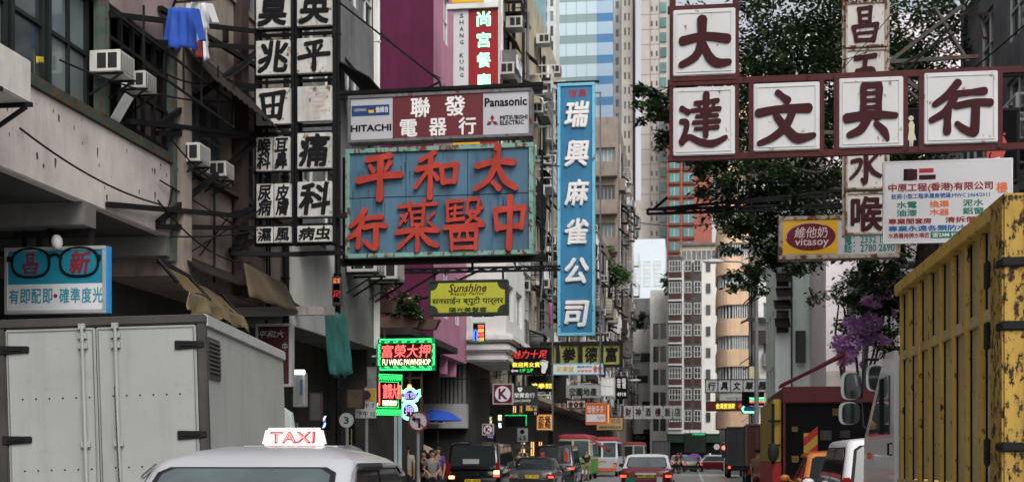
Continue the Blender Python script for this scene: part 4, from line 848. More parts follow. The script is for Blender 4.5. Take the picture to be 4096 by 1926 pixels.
# --- blue vertical mahjong company sign
BV = Sign('mahjong_company_sign', 'tall narrow sky blue hanging sign with white raised characters', 557.5, 595, 83, 335, 35, .22)
BV.cabinet(m_blue, m_bluefr, .08, .04)
BV.panel('seam', M('dark blue seam', (.015, .09, .2), .6, .1), 561, 592, 232.4, 233, -.009, -.0065)
BV.text('恆昌', M('crimson lettering', (.30, .03, .06), .6, .1), 568, 586.5, 89, 97, -.0065, .02)
for ch, q in (('瑞', 101), ('興', 140), ('麻', 179), ('雀', 218), ('公', 257), ('司', 300)): BV.text(ch, m_wletter, 564.5, 589.5, q, q + 26.5, -.02, .04, .05, 2, .15)
BV.bars([(553, 81, 599, 81)], .06, .1, 'top_rail', m_black)
BV.bars([(552, 86, 552, 430), (600, 92, 600, 380), (552, 92, 535, 92), (552, 124, 538, 124), (595, 92, 601, 92), (552, 154, 536, 154), (595, 183, 601, 183), (552, 162, 538, 162), (548, 210, 540, 300), (552, 250, 538, 249)], .04, .12, 'strut', m_grayc)

# --- red and white vertical restaurant sign with green neon
NS = Sign('restaurant_sign', 'tall red and white vertical sign with green neon 尚宮餐廳, behind the appliance sign', 452, 499, -12, 169, 38.5, .3)
b = MB(); b.box(NS.X(453), NS.X(499), .002, .3, NS.Z(168.5), NS.Z(-12)); b.build('cabinet', m_whitew, NS.root)
NS.panel('white_panel', M('clean white board', (0, 0, 0)), 454, 468.3, 9.5, 168, -.02, -.001); NS.panel('red_panel', M('deep red face', (.26, .012, .018), .45, .1, 1), 468.6, 498.5, 9, 164, -.02, -.001)
NS.panel('top_rail', m_whitew, 447, 499, 4, 9, -.12, .1); NS.panel('yellow_cap', m_gold, 452, 484, -10, 2, -.03, -.001); NS.panel('yellow_base', m_gold, 453, 480, 140.5, 144, -.03, -.0205)
for ch, q in (('尚', 12), ('宮', 33), ('餐', 53), ('廳', 74)): NS.text(ch, n_lgreen, 477, 491, q, q + 15, -.021, .016, .03, 2)
for i, ch in enumerate('SHANG KUNG RESTAURANT'):
    if ch != ' ': NS.text(ch, m_bletter, 459.5, 463.5, 13 + i * 6.6, 17.6 + i * 6.6, -.0205, .02, .004, 1)
# --- beauty parlour
SS = Sign('beauty_parlor_sign', 'olive yellow scalloped lightbox reading Sunshine Beauty Parlor', 427.5, 508, 279.5, 314.5, 33, .3)
SS.cabinet(m_dgreen, m_dgreen, .05, .03)
sx, sz = SS.w / 2 - .07, SS.h / 2 - .07; q = .2; pts = []
for (cx_, cz_, a0) in ((sx, sz, 270), (-sx, sz, 360), (-sx, -sz, 90), (sx, -sz, 180)):
    pts += [(cx_ + q * math.cos(math.radians(a0 - i * 15)), cz_ + q * math.sin(math.radians(a0 - i * 15))) for i in range(7)]
b = MB(); b.prism(pts, -.012, -.0065); b.build('scalloped_panel', m_lime, SS.root)
m_brl = M('dark brown lettering', (.05, .022, .012), .6, .1)
SS.text('Sunshine', m_brl, 448, 487, 283, 291.5, bold=.02, shear=.3); SS.text('Beauty Parlor', m_brl, 450, 485, 291.5, 295.5, bold=.012, shear=.3, res=1)
SS.text('सनसाईन ब्यूटी पार्लर', M('dark green lettering', (.03, .05, .015), .6, .1), 431.5, 504, 296, 305, bold=.02); SS.text('陽光美髮廊', M('dark green lettering', (0, 0, 0)), 449, 487, 306.5, 312, bold=.025)
SS.truss(390, 560, 270, .06, .2, 3.5, n=14); SS.bars([(432, 279, 432, 267), (502, 279, 502, 268), (428, 294, 345, 317), (440, 268, 362, 312), (480, 268, 455, 279)], .05, .25, 'hanger')
# --- pawn shop neon signs
def tubes(S_, segs, mat, r, y, name='neon_tube', parent=None):
    b = MB()
    for sg in segs: b.tube([(x, y, z) for x, z in sg], r, 6)
    return b.build(name, mat, parent or S_.root, smooth=1)
P1 = Sign('pawnshop_neon_sign', 'green bordered neon sign reading 富榮大押 FU WING PAWNSHOP', 378, 436, 338, 370, 31.6, .15)
P1.cabinet(M('dark maroon face', (.035, .006, .008), .5, .1), m_black, .03, .01)
P1.panel('border', M('green border paint', (.02, .25, .08), .5, .1), 377.5, 436, 337.8, 343, -.03, -.0105); P1.panel('border', M('green border paint', (0, 0, 0)), 377.5, 436, 365.5, 370.2, -.03, -.0105); P1.panel('border', M('green border paint', (0, 0, 0)), 377.5, 380.5, 343.1, 365.4, -.03, -.0105); P1.panel('border', M('green border paint', (0, 0, 0)), 432, 436, 343.1, 365.4, -.03, -.0105)
segs = []
for i in range(6):
    a = P1.X(380 + i * 8.8); e = P1.X(388 + i * 8.8)
    for zt, sg in ((P1.Z(339), -1), (P1.Z(369), 1)): z2 = zt + sg * .065; segs += [[(a, z2), (a, zt), (e, zt), (e, z2), (a + .12, z2)]]
for i in range(3):
    a, e = P1.Z(344 + i * 7.2), P1.Z(350 + i * 7.2)
    for xx, sg in ((P1.X(378.6), 1), (P1.X(434.8), -1)): x2 = xx + sg * .04; segs += [[(x2, a), (xx, a), (xx, e), (x2, e)]]
tubes(P1, segs, n_green, .022, -.05)
for i, ch in enumerate('富榮大押'): P1.text(ch, n_red, 381.5 + i * 12.6, 393.5 + i * 12.6, 344, 357, -.02, .006, .02, 2, .1)
P1.text('FU WING PAWNSHOP', n_white, 382, 431, 358.5, 364.5, -.02, .006, .015, 2)
P1.bars([(383, 338, 383, 326), (409, 370, 409, 410), (421, 370, 421, 410), (405, 377, 421, 377)], .05, .1, 'bracket', M('brown bracket', (.06, .03, .025), .6, .2))
P2 = Sign('side_pawnshop_neon_sign', 'narrower green and red neon pawnshop sign turned away, below the FU WING PAWNSHOP sign', 370, 404, 373, 415, 30.6, .2, rz=.75)
P2.cabinet(m_dark, m_black, .03, .01); w, h = P2.w / 2, P2.h / 2; segs = []
for i in range(15):
    x = -w + .05 + i * (2 * w - .1) / 14
    for z in (h - .1, -h + .1): segs += [[(x - .03, z - .06), (x + .03, z + .06)]]
segs += [[(-w + .02, -h + .02), (w - .02, -h + .02), (w - .02, h - .02), (-w + .02, h - .02), (-w + .02, -h + .02)], [(-w + .12, -h + .2), (w - .12, -h + .2), (w - .12, h - .2), (-w + .12, h - .2), (-w + .12, -h + .2)]]
tubes(P2, segs, n_green, .011, -.04)
b = MB()
for i, ch in enumerate('富榮大押'): b.text(ch, -w + .25 + i * .13 + .04, -w + .25 + i * .13 + .155, -h + .42, h - .25, -.02, .012, .03, 1)
b.box(-w + .14, -w + .2, -.04, -.02, -h + .25, h - .22); b.build('lettering', n_red, P2.root, norm=False)
b = MB(); b.text('PAWNSHOP', -w + .28, w - .15, -h + .24, -h + .38, -.02, .01, .02, 1); b.build('lettering', n_white, P2.root, norm=False)
P3 = Sign('gourd_neon_sign', 'small pale green neon bat and coin pawnshop emblem right of the slanted neon sign', 399, 421, 387, 420, 31, .12)
m_mf = M('dark maroon face', (0, 0, 0)); ux = lambda a: P3.X(a); uz = lambda a: P3.Z(a)
b = MB(); bat = [(400.5, 389.5), (404, 391.5), (407, 388.8), (410, 388), (413, 388.8), (416, 391.5), (420, 389.5), (420, 395), (417, 399.5), (413, 401), (406, 401), (403, 399), (400.2, 395)]
b.prism([(ux(a), uz(c)) for a, c in bat], 0, .1); b.disc(ux(409), uz(410), 7 / P3.k, .002, .1); b.build('face', m_mf, P3.root)
tubes(P3, [[(ux(a), uz(c)) for a, c in bat + bat[:1]], [(ux(409 + 7.5 * math.cos(a * PI / 12)), uz(410 - 8 * math.sin(a * PI / 12))) for a in range(-10, 21)]], n_lgreen, .045, -.02)
P3.text('富榮', n_purple, 403, 417, 391.5, 398, -.005, .005, .01, 1); P3.text('押', n_purple, 405, 413.5, 404.5, 414, -.005, .005, .01, 1)
b = MB(); b.disc(ux(409.5), uz(385.5), .05, -.03, .03, 10); b.build('bulb', n_orange, P3.root)

# --- spectacles shop lightbox over the box truck
GS = Sign('spectacles_sign', 'turquoise lightbox with a big pair of spectacles, hanging over the box truck', 1.5, 109, 246.5, 313, 16.2, .09, rz=.0)
GS.cabinet(m_teals, m_alu, .05, .02)
GS.panel('white_strip', m_bw, 4, 105.5, 283.5, 310, -.012, -.0065)
b = MB()
for cx_ in (29.5, 81):
    pts = []
    for i in range(36):
        a = i * PI / 18; cc, ss = math.cos(a), math.sin(a); pts.append((GS.X(cx_ + 20 * math.copysign(abs(cc) ** .75, cc)), -.012, GS.Z(262 - 14.2 * math.copysign(abs(ss) ** .8, ss))))
    b.tube(pts, .019, 6, closed=True)
b.tube([(GS.X(49), -.012, GS.Z(259)), (GS.X(51), -.012, GS.Z(255)), (GS.X(55.5), -.012, GS.Z(254)), (GS.X(60), -.012, GS.Z(255)), (GS.X(62), -.012, GS.Z(259))], .022, 6)
for a, c in ((8.5, 5.5), (101.5, 104)): b.bar((GS.X(a), -.012, GS.Z(258)), (GS.X(c), -.012, GS.Z(258)), .07)
b.build('spectacles', m_dark, GS.root)
m_dr = M('dark crimson lettering', (.16, .018, .03), .5, .1)
GS.brush(BR['昌'], m_dr, 18.5, 40, 252, 274, -.008, .004); GS.text('新', m_dr, 70, 93.5, 251, 274, -.0075, .035, .004, 2, .15)
for i, ch in enumerate('有即配即'): GS.text(ch, M('teal lettering', (.03, .20, .25), .5, .1), 6.3 + i * 12, 16.8 + i * 12, 288, 303, -.0125, .02, .003)
for i, ch in enumerate('確準度光'): GS.text(ch, M('teal lettering', (0, 0, 0)), 60 + i * 11.8, 70.5 + i * 11.8, 287.5, 303, -.0125, .02, .003)
b = MB(); b.disc(GS.X(56), GS.Z(295.5), .028, -.016, -.0125, 12); b.build('dot', m_dr, GS.root)
b = MB(); b.box(GS.X(109.3), GS.X(112), -.02, .08, GS.Z(313), GS.Z(247)); b.build('side_face', M('bright blue edge', (.03, .20, .45), .4, .1), GS.root)
GS.bars([(6, 231.5, 88, 230), (44, 232, 44, 210), (88, 230, 88, 247), (32, 232, 32, 246)], .06, .15, 'hanger', m_black)
b = MB(); b.cyl(GS.P(55, 235, .1), GS.P(56, 241, .0), .07, .1, 12); b.build('floodlight', m_black, GS.root)
b = MB(); b.ell(GS.P(59, 242, -.05), .07, .09, .1); b.build('bulb', m_wletter, GS.root)

# --- smaller signs further down the left side, nearest first
def simple(name, label, px0, px1, py0, py1, dist, face, fr, texts, depth=.2, fw=.05, extra=None, cat='sign', group=None, rz=0.):
    g_ = Sign(name, label, px0, px1, py0, py1, dist, depth, group, rz, cat); g_.cabinet(face, fr, fw, .015)
    for tx in texts: g_.text(tx[0], tx[1], *tx[2:6], -.0065, tx[6] if len(tx) > 6 else .02, .006, 1, tx[7] if len(tx) > 7 else 0)
    g_.bars([((px0 * 3 + px1) / 4, py0, (px0 * 3 + px1) / 4, py0 - 4), ((px0 + px1 * 3) / 4, py0, (px0 + px1 * 3) / 4, py0 - 4)], .05, .1, 'hanger'); return g_
n_dred = neon('dim red neon', (.8, .05, .05), .35); n_dyel = neon('dim yellow neon', (.9, .75, .1), .5)
FS = simple('foot_massage_sign', 'black sign with a white bare foot and red 魅力十足 writing', 509.5, 551, 346.5, 374, 47, m_dark, m_black, [('魅力十足', n_dred, 512, 547, 349.5, 357.5, .0, .2), ('歡迎男女賓', n_dyel, 512, 540, 361.5, 366.5), ('1/F 2/F', neon('dim green neon', (.05, .8, .15), .4), 520, 533, 368, 371.5, .01)])
b = MB(); X, Z = FS.X, FS.Z
b.prism([(X(a), Z(c)) for a, c in ((540, 362), (542, 361), (546, 361.5), (548, 363.5), (547.5, 367), (546, 370), (545.5, 372.5), (543.5, 373), (541.6, 372), (541.5, 369), (542, 366), (540.5, 364))], -.016, -.0065)
for i, (a, c, r) in enumerate(((547.6, 361.5, 1.0), (545.7, 360.3, .75), (544, 359.8, .65), (542.4, 360, .6), (540.9, 360.7, .5))): b.disc(X(a), Z(c), r / FS.k, -.0155, -.0066, 10)
b.build('foot_mark', m_wletter, FS.root)
b = MB(); b.prism([(X(510.5), Z(370)), (X(513), Z(368)), (X(513), Z(369.2)), (X(518), Z(369.2)), (X(518), Z(370.8)), (X(513), Z(370.8)), (X(513), Z(372))], -.014, -.0065); b.build('arrow', m_wletter, FS.root)
simple('brown_hanging_sign', 'narrow dim brown board just under the foot massage sign', 527, 552, 375, 381.5, 47.5, m_dgreen, m_dkbrown, [('按摩浴足', m_dkbrown, 530, 548, 376.5, 380)])
LED = Sign('window_led_sign', 'small flashing red and orange LED sign in the white bay', 473, 485, 322, 341.5, 44.5, .1); LED.cabinet(m_dark, m_black, .02, .01)
for i in range(4): LED.text('美容中心'[i] + '髮藝足浴'[i] + '按摩', (n_red, n_orange, n_red, n_orange)[i], 478, 484, 324 + i * 4.2, 327.6 + i * 4.2, -.01, .02, .01, 1)
tubes(LED, [[(LED.X(474), LED.Z(340)), (LED.X(474), LED.Z(331)), (LED.X(475.5), LED.Z(329)), (LED.X(477), LED.Z(331)), (LED.X(477), LED.Z(340))]], n_blue, .03, -.02)
b = MB()
for i in range(14): b.box(LED.X(473.2 + i * .85), LED.X(473.5 + i * .85), -.02, -.01, LED.Z(322.8), LED.Z(322.3)); b.box(LED.X(473.2 + i * .85), LED.X(473.5 + i * .85), -.02, -.01, LED.Z(341.2), LED.Z(340.7))
b.build('bulb_row', n_green, LED.root)
KC = M('circle white', (.62, .62, .68), .5, .08, 1); KR = M('circle sign red', (.10, .01, .02), .5, .1)
def ksign(label, px0, px1, py0, py1, dist):
    g_ = Sign('circle_sign', label, px0, px1, py0, py1, dist, .2); g_.cabinet(KR, M('pale edge', (.45, .43, .44), .5, .1), .035, .01)
    b = MB(); b.disc(0, 0, g_.h * .38, -.012, -.0065); b.build('disc', KC, g_.root)
    b = MB(); b.text('K', -g_.w * .21, g_.w * .23, -g_.h * .27, g_.h * .27, -.0125, .05, .004, 2); b.build('lettering', KR, g_.root, norm=False); return g_
ksign('square dark red sign with a K in a white circle, largest of its kind', 492.5, 513, 383, 403.5, 44)
ksign('smallest dark red K sign, low over the pavement', 482, 493.5, 423, 434.5, 46)
ksign('dark red K sign on the grey shop fascia', 429, 443.5, 408.5, 423, 45)
simple('jewellery_sign', 'dark green jewellery sign with a white diamond heart', 512.5, 537, 385, 404.5, 47, m_dgreen, m_dgreen, [('榮寶金行', m_wletter, 514, 535, 392, 397), ('Luyee Jewelry', m_wletter, 513.5, 531, 398, 402, .012, .3), ('♥', m_wletter, 517.5, 522.5, 386.5, 391.5, 0)])
m_ygl = M('olive box face', (.26, .25, .06), .6, .15, 1, streak=.4)
g4 = Sign('martial_arts_sign', 'row of four olive boxes with black characters reading 拳德富', 551, 621, 343, 365, 60, .3)
for i, (ch, a, e) in enumerate((('國', 546, 556), ('拳', 560, 578), ('德', 582.5, 600), ('富', 603.5, 620))):
    b = MB(); b.box(g4.X(a), g4.X(e), 0, .3, g4.Z(364.5), g4.Z(343.5)); b.build('panel', m_ygl, g4.root, bevel=.02); g4.text(ch, m_bletter, a + 2, e - 2, 346, 362, -.001, .045, .01, 1, .1)
g4.bars([(540, 342.5, 623, 342.5), (540, 365.5, 623, 365.5), (558, 342, 558, 366), (580, 342, 580, 366), (601.8, 342, 601.8, 366), (621.5, 342, 621.5, 366)], .14, -.05, 'frame', m_black)
simple('pale_blue_banner_sign', 'long pale blue and cream banner sign under the olive boxes', 552, 603, 362.8, 374, 57, M('pale banner', (.55, .60, .60), .5, .15, .5), m_bluefr, [('足康堂', M('gold letter', (.45, .33, .08), .6, .1), 556, 574, 365.5, 371.5), ('健康按摩 足底反射', m_bll, 577, 592, 365, 367.5), ('推拿理療', m_orl, 577, 592, 369, 371.5), ('❀❀', m_redl, 593, 602, 364.5, 372)])
simple('yellow_letter_sign', 'black sign with yellow characters reading 達拳館', 527, 556, 378, 391, 58, m_dark, m_black, [('達拳館', n_dyel, 531, 552, 382.5, 388)])
simple('estate_agent_sign', 'grey white sign with dark green 宏圖地產 characters', 566, 600, 384, 397, 62, M('grey white face', (.48, .49, .49), .5, .1, 1, streak=.3), m_alu, [('宏圖地產', m_dgreen, 569, 597, 387, 395.5, .04)])
simple('blank_white_sign', 'blank white panel sign between the estate agent sign and the black sign', 600.5, 615, 377, 395.5, 63, m_whitew, m_alu, [('—', m_alu, 603, 612, 385, 386)])
simple('black_character_sign', 'black sign with white characters 年 and numbers beside the blank panel', 615.5, 627.5, 375.5, 398.5, 64, m_dark, m_black, [('年\n年', m_wletter, 617, 621, 377.5, 388, .02), ('租\n售', m_wletter, 622, 626, 377.5, 388, .02), ('4918', m_wletter, 617, 626, 391.5, 395.5, .02)])
simple('flower_pattern_sign', 'cream sign with dark red blobs below the estate agent sign', 566, 586, 399, 408, 61, M('cream face', (.48, .42, .34), .5, .1, 1), m_dkbrown, [('❀✿❀', m_mletter, 568, 584, 400.5, 407, .03)])
g5 = simple('orange_white_sign', 'orange over white sign with three white 5 like characters', 585.5, 606, 402, 424, 59, M('orange red face', (.42, .10, .035), .5, .1, 1), M('orange edge', (.55, .14, .05), .5, .1), [('發發多多', m_wletter, 587, 604, 405, 412, .0)]); g5.panel('white_half', m_bw, 586, 605.5, 413.5, 421); g5.text('Fatfat', m_redl, 597, 604.5, 415, 419, -.013, .0, .004, 1, .2)
simple('yellow_light_strip', 'slim vertical orange yellow light strip on the edge of the orange sign', 607, 609.5, 403, 423, 59.2, neon('amber strip', (1, .5, .08), .7), m_orl, [])
simple('tan_estate_sign', 'tan board with faded red characters reading 地產', 596, 623.5, 416, 430, 66, M('tan board face', (.42, .31, .14), .6, .15, 1, streak=.3), m_dkbrown, [('宏基地產', M('faded red', (.33, .12, .05), .6, .1), 599, 621, 417.5, 423, .01), ('專營樓宇租售按揭', m_dkbrown, 599, 621, 425, 428, 0)])
simple('yellow_hall_sign', 'yellow sign with dark 館 character over a black strip', 525, 538, 397, 411, 55, M('yellow face', (.55, .38, .05), .5, .1, 1), m_dkbrown, [('武\n館', m_bll, 530, 537, 398, 408, .03)])
simple('white_numbered_strip', 'low black strip with white numerals under the yellow sign', 518, 538, 410.5, 415, 54, m_dark, m_black, [('12', m_wletter, 519, 521, 411.5, 414.5), ('12', m_wletter, 534.5, 537, 411.5, 414.5)])
simple('lit_menu_sign', 'glowing amber menu panel deep in the shopfronts', 536, 553, 413, 430, 68, neon('dim amber panel', (.55, .25, .08), .5), m_dkbrown, [('茶餐\n飯麵', m_mletter, 538, 551, 415, 428, .02)])
simple('white_light_sign', 'two lit white and yellow lettered strips near the big K sign', 497, 503, 413, 428, 50, m_dark, m_black, [('時\n裝', n_white, 498, 502, 414, 420, .03), ('精品', neon('cool white', (.8, .95, 1), .9), 498.5, 501.5, 422, 427, .05)])
simple('yellow_light_sign', 'dim yellow lit strip of characters left of the white lit strip', 488, 493, 415, 424, 50.5, m_dark, m_black, [('錶行\n金飾', neon('dim cream', (.9, .85, .5), .6), 488.5, 492.5, 416, 423, .03)])
LF = Sign('green_dotted_sign', 'dark shop sign outlined with tiny green lights', 505, 527, 414, 426, 52, .15); LF.cabinet(m_dark, m_black, .03, .01)
b = MB()
for i in range(16): b.box(LF.X(505 + i * 1.4), LF.X(505.6 + i * 1.4), -.03, -.012, LF.Z(415), LF.Z(414.2))
for i in range(8): b.box(LF.X(526), LF.X(526.7), -.03, -.012, LF.Z(416 + i * 1.2), LF.Z(415.4 + i * 1.2))
b.build('light_dots', n_green, LF.root)
simple('purple_lit_sign', 'small violet lit character strip above the black van', 483, 494, 434.5, 438, 50, m_dark, m_black, [('卡拉OK', n_purple, 483.5, 493.5, 435, 437.5, .02)])
simple('red_lit_strip', 'thin vertical red light strip above the silver car', 494, 495.5, 437, 445, 50.2, neon('red strip', (1, .08, .05), 1.0), m_dark, [])
g6 = Sign('white_box_sign_row', 'row of six white boxes with red and black characters at the far junction', 624, 682, 404, 419, 118, .4)
for i, ch in enumerate('財神酒樓飯店'[:6]):
    b = MB(); b.box(g6.X(624 + i * 9.8), g6.X(632.8 + i * 9.8), 0, .4, g6.Z(418), g6.Z(405)); b.build('panel', M('far grey white', (.42, .42, .42), .6, .1), g6.root); g6.text(ch, m_mletter if i < 4 else m_dgreen, 625.5 + i * 9.8, 631.3 + i * 9.8, 407, 416, -.002, .05, .01, 1)
g7 = Sign('stationery_box_row', 'row of five small white boxes with black characters reading 行具文華昌', 706, 770, 378.5, 392, 84, .35)
for i, ch in enumerate('行具文華昌'):
    b = MB(); b.box(g7.X(706.3 + i * 12.4), g7.X(717.5 + i * 12.4), 0, .3, g7.Z(391), g7.Z(379.3)); b.build('panel', m_bw, g7.root, bevel=.01); g7.text(ch, m_bletter, 708 + i * 12.4, 716 + i * 12.4, 381, 389.5, -.002, .05, .01, 1, .12)
g7.bars([(705, 378.7, 772, 378.7), (705, 391.6, 772, 391.6)] + [(705.8 + i * 12.4, 378, 705.8 + i * 12.4, 392) for i in range(6)], .06, .0, 'frame', M('dark green steel', (.02, .05, .035), .5, .2))
simple('maroon_restaurant_sign', 'maroon sign with yellow characters under the white stationery boxes', 706, 747, 400.5, 410.5, 86, m_brownf, m_dkbrown, [('金滿堂酒家', n_dyel, 716, 735, 402.5, 408, .04), ('●', m_orl, 738, 743, 403, 408, .0)])
simple('cream_billboard', 'pale cream billboard between the stationery boxes and the maroon sign', 719, 744, 392.5, 400.3, 87, M('cream billboard face', (.42, .40, .33), .6, .2, .4), m_bll, [('Interior Furniture', m_bll, 727, 743, 396, 398.5, .0)])
g8 = Sign('green_led_sign', 'black LED board showing bright green and red lines', 742, 764, 391, 405, 82, .2); g8.cabinet(m_dark, m_black, .03, .01)
for a, e, q, mm in ((749.5, 755, 396.8, n_lgreen), (749.5, 755, 398.8, n_green), (749.5, 755, 400.5, n_red), (757, 764, 396.5, n_lgreen), (757, 764, 398.6, n_green), (757, 764, 400.5, n_red)): g8.text('現金找換', mm, a, e, q, q + 1.8, -.01, .06, .01, 1)
g9 = Sign('green_arrow_neon', 'blue shop sign edged by a green neon arrow, under the LED board', 742, 757, 405.5, 411.5, 81, .2); g9.cabinet(m_bll, m_black, .03, .01)
tubes(g9, [[(g9.X(744), g9.Z(405.5)), (g9.X(742.3), g9.Z(408.5)), (g9.X(744), g9.Z(411.5)), (g9.X(756), g9.Z(411.6))]], n_lgreen, .06, -.05)
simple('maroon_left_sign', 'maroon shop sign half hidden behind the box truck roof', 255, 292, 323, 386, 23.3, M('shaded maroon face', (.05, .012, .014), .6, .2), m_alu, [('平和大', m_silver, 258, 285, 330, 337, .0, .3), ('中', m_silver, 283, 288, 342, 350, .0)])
simple('led_box_sign', 'small upright black sign with dim orange characters under the caged air conditioners', 331, 342, 276, 304, 27.7, m_dark, M('grey metal', (.12, .12, .12), .5, .2), [('按摩\n桑拿', neon('dim orange', (1, .35, .12), .35), 333, 341, 277.5, 283, .01), ('足', n_dred, 333, 341, 290, 297, .0)])
simple('tall_lit_notice', 'tall narrow lit notice board under a white tube lamp', 293, 305, 372, 406, 25, M('pale green notice', (.25, .28, .26), .5, .3, 2), m_alu, [('出租', m_bll, 300, 303, 378, 395, .01)])
b = MB(); b.cyl(S(t_at(24.7, 293), 24.7, z_at(t_at(24.7, 293), 24.7, 371.5)), S(t_at(24.7, 304.5), 24.7, z_at(t_at(24.7, 304), 24.7, 371.5)), .05, n=10); tag(b.build('tube_lamp', neon('cold tube light', (.9, .97, 1), 1.6)), 'white glowing tube lamp above the tall notice board', 'lamp')
simple('barber_light', 'small blue and white striped lit barber sign left of the parking plate', 321, 328, 413, 429, 26.8, neon('barber blue', (.05, .12, .8), .8), m_dark, [('/', neon('barber white', (.8, .9, 1), .9), 322, 327, 415 + 0, 420, .06), ('/', neon('barber white', (0, 0, 0), .9), 322, 327, 422, 427, .06)])
simple('yellow_vertical_notice', 'thin yellow vertical notice in the dark shopfront', 349, 354, 426, 448, 28.8, neon('dim yellow notice', (.5, .42, .03), .6), m_dark, [('優\n惠', m_bletter, 350, 353, 428, 446, .0)])
simple('teal_edge_sign', 'strip of a green and red sign cut by the left frame edge, beside the truck', -14, 9, 448, 500, 15, M('dull green face', (.02, .16, .09), .5, .1), m_bluefr, [('大\n減', m_redl, 0, 7, 453, 478, .03)])
simple('far_green_sign', 'long dark green shop fascia with glowing letters at the far junction', 684, 706, 432, 452, 140, m_dgreen, m_dark, [('SUPERMARKET', neon('teal glow', (.02, .7, .3), .5), 692, 705, 432.5, 434.3, .03)])
simple('dark_right_sign', 'dark sign with a smiling red foot and blue characters, far right', 991, 1019, 108, 182, 20.5, m_dark, m_black, [('瘡', M('blue glow letter', (.01, .18, .42), .5, .1), 992, 1002, 110, 130, .0)])
FT = Sign('red_foot_mark', 'smiling red foot shaped cutout beside the last white panel', 991, 1008, 131, 177, 20.3, .05)
b = MB(); X, Z = FT.X, FT.Z; b.prism([(X(a), Z(c)) for a, c in ((988, 140), (991, 135.5), (998, 134), (1004, 137), (1006.5, 143), (1005, 152), (1001, 162), (997, 169), (992, 172), (986, 170), (987, 155))], -.01, .04)
for i, a in enumerate((989, 993.5, 997.5, 1001, 1004)): b.disc(X(a), Z(131.5 + abs(i - 1) * .8), (2.2 - i * .25) / FT.k, -.009, .03, 12)
b.build('foot_shape', M('coral red', (.42, .06, .04), .5, .1), FT.root)
b = MB(); b.disc(X(994), Z(146.5), 1.6 / FT.k, -.014, -.0101, 12); b.disc(X(1001.5), Z(147), 1.5 / FT.k, -.014, -.0101, 12); b.build('eye', m_bletter, FT.root)
b = MB(); b.prism([(X(993.5), Z(158)), (X(1000), Z(156.5)), (X(998), Z(160)), (X(995), Z(161.5))], -.014, -.0101); b.build('mouth', m_wletter, FT.root)
# pale standing figure cut-out between two panels
PF = Sign('pale_figure_board', 'slim black board with a pale painted figure, between two white panels', 905, 919, 108, 149, 20.2, .06); PF.cabinet(m_dark, m_black, .02, .005)
b = MB(); X, Z = PF.X, PF.Z; b.disc(X(911), Z(118), 2.6 / PF.k, -.012, -.0065, 14); b.prism([(X(a), Z(c)) for a, c in ((910, 121), (912.5, 121), (914.5, 125), (914, 132), (916, 140), (913.5, 140), (912.5, 147), (911.5, 147), (911, 140), (910.5, 147), (909.5, 147), (909.3, 140), (907.5, 140), (909, 130), (908.5, 124))], -.0115, -.0066); b.build('painted_figure', M('pale cream paint', (.45, .44, .33), .6, .1), PF.root)
# thin black truss over the street on the right
TR = Sign('empty_sign_truss', 'empty black steel sign truss reaching out over the street in front of the tree', 648, 846, 199, 212, 30, .1, cat='truss')
TR.bars([(648, 206, 850, 206), (648, 210.5, 850, 209), (648, 205.5, 648, 211), (670, 211, 690, 206), (700, 211, 720, 206), (660, 205.5, 846, 192), (655, 205, 668, 194), (730, 202, 846, 197)], .06, .05, 'truss')
b = MB()
for i in range(12): a = 660 + i * 15; b.bar(TR.P(a, 206, .1), TR.P(a + 12, 210, .1), .03)
b.build('brace', m_strut, TR.root)
# the far grey cardboard edge

# ------------------------------------------------------------------ vehicles
m_tyre = M('tyre rubber', (.015, .015, .015), .85, .3, 4); m_rim = M('wheel rim', (.35, .35, .36), .4, .2, 4, metal=.7)
m_carg = M('car glass', (.022, .028, .030), .04, .2, 1, spec=.8); m_cargl = M('pale car glass', (.075, .10, .105), .06, .45, 1.2, spec=.8)  # pale tone and strong noise of the pale glass imitate reflections
m_silverp = M('silver car paint', (.40, .41, .435), .3, .06, 1, coat=.5, metal=.25); m_redp = M('red taxi paint', (.15, .008, .012), .35, .1, 1, coat=.6)
m_blackp = M('black car paint', (.009, .009, .011), .2, .2, 1, coat=.8); m_whitep = M('white van paint', (.66, .66, .67), .3, .06, 1, coat=.5, streak=.1)
m_orangep = M('orange car paint', (.62, .20, .035), .3, .08, 1, coat=.6); m_bump = M('black bumper plastic', (.02, .02, .021), .6, .2, 3)
m_plate = M('yellow number plate', (.62, .45, .03), .5, .1, 2); m_chrome = M('chrome', (.7, .7, .7), .15, .05, 3, metal=1)
m_tail = M('red lamp glass', (.22, .008, .008), .2, .1); n_tail = neon('lit tail lamp', (1, .10, .05), 1.1); n_amber = neon('lit amber lamp', (1, .55, .2), 2.5)
m_gasket = M('rubber gasket', (.01, .01, .01), .7, .1)
def wheel(root, x, y, r, w=.2):
    b = MB(); b.cyl((x - w / 2, y, r), (x + w / 2, y, r), r, n=20); o = b.build('wheel', m_tyre, root, bevel=.02); sg = 1 if x > 0 else -1
    b = MB(); b.cyl((x + sg * w / 2, y, r), (x + sg * (w / 2 + .012), y, r), r * .62, n=16); b.build('rim', m_rim, o)
CARP = {}
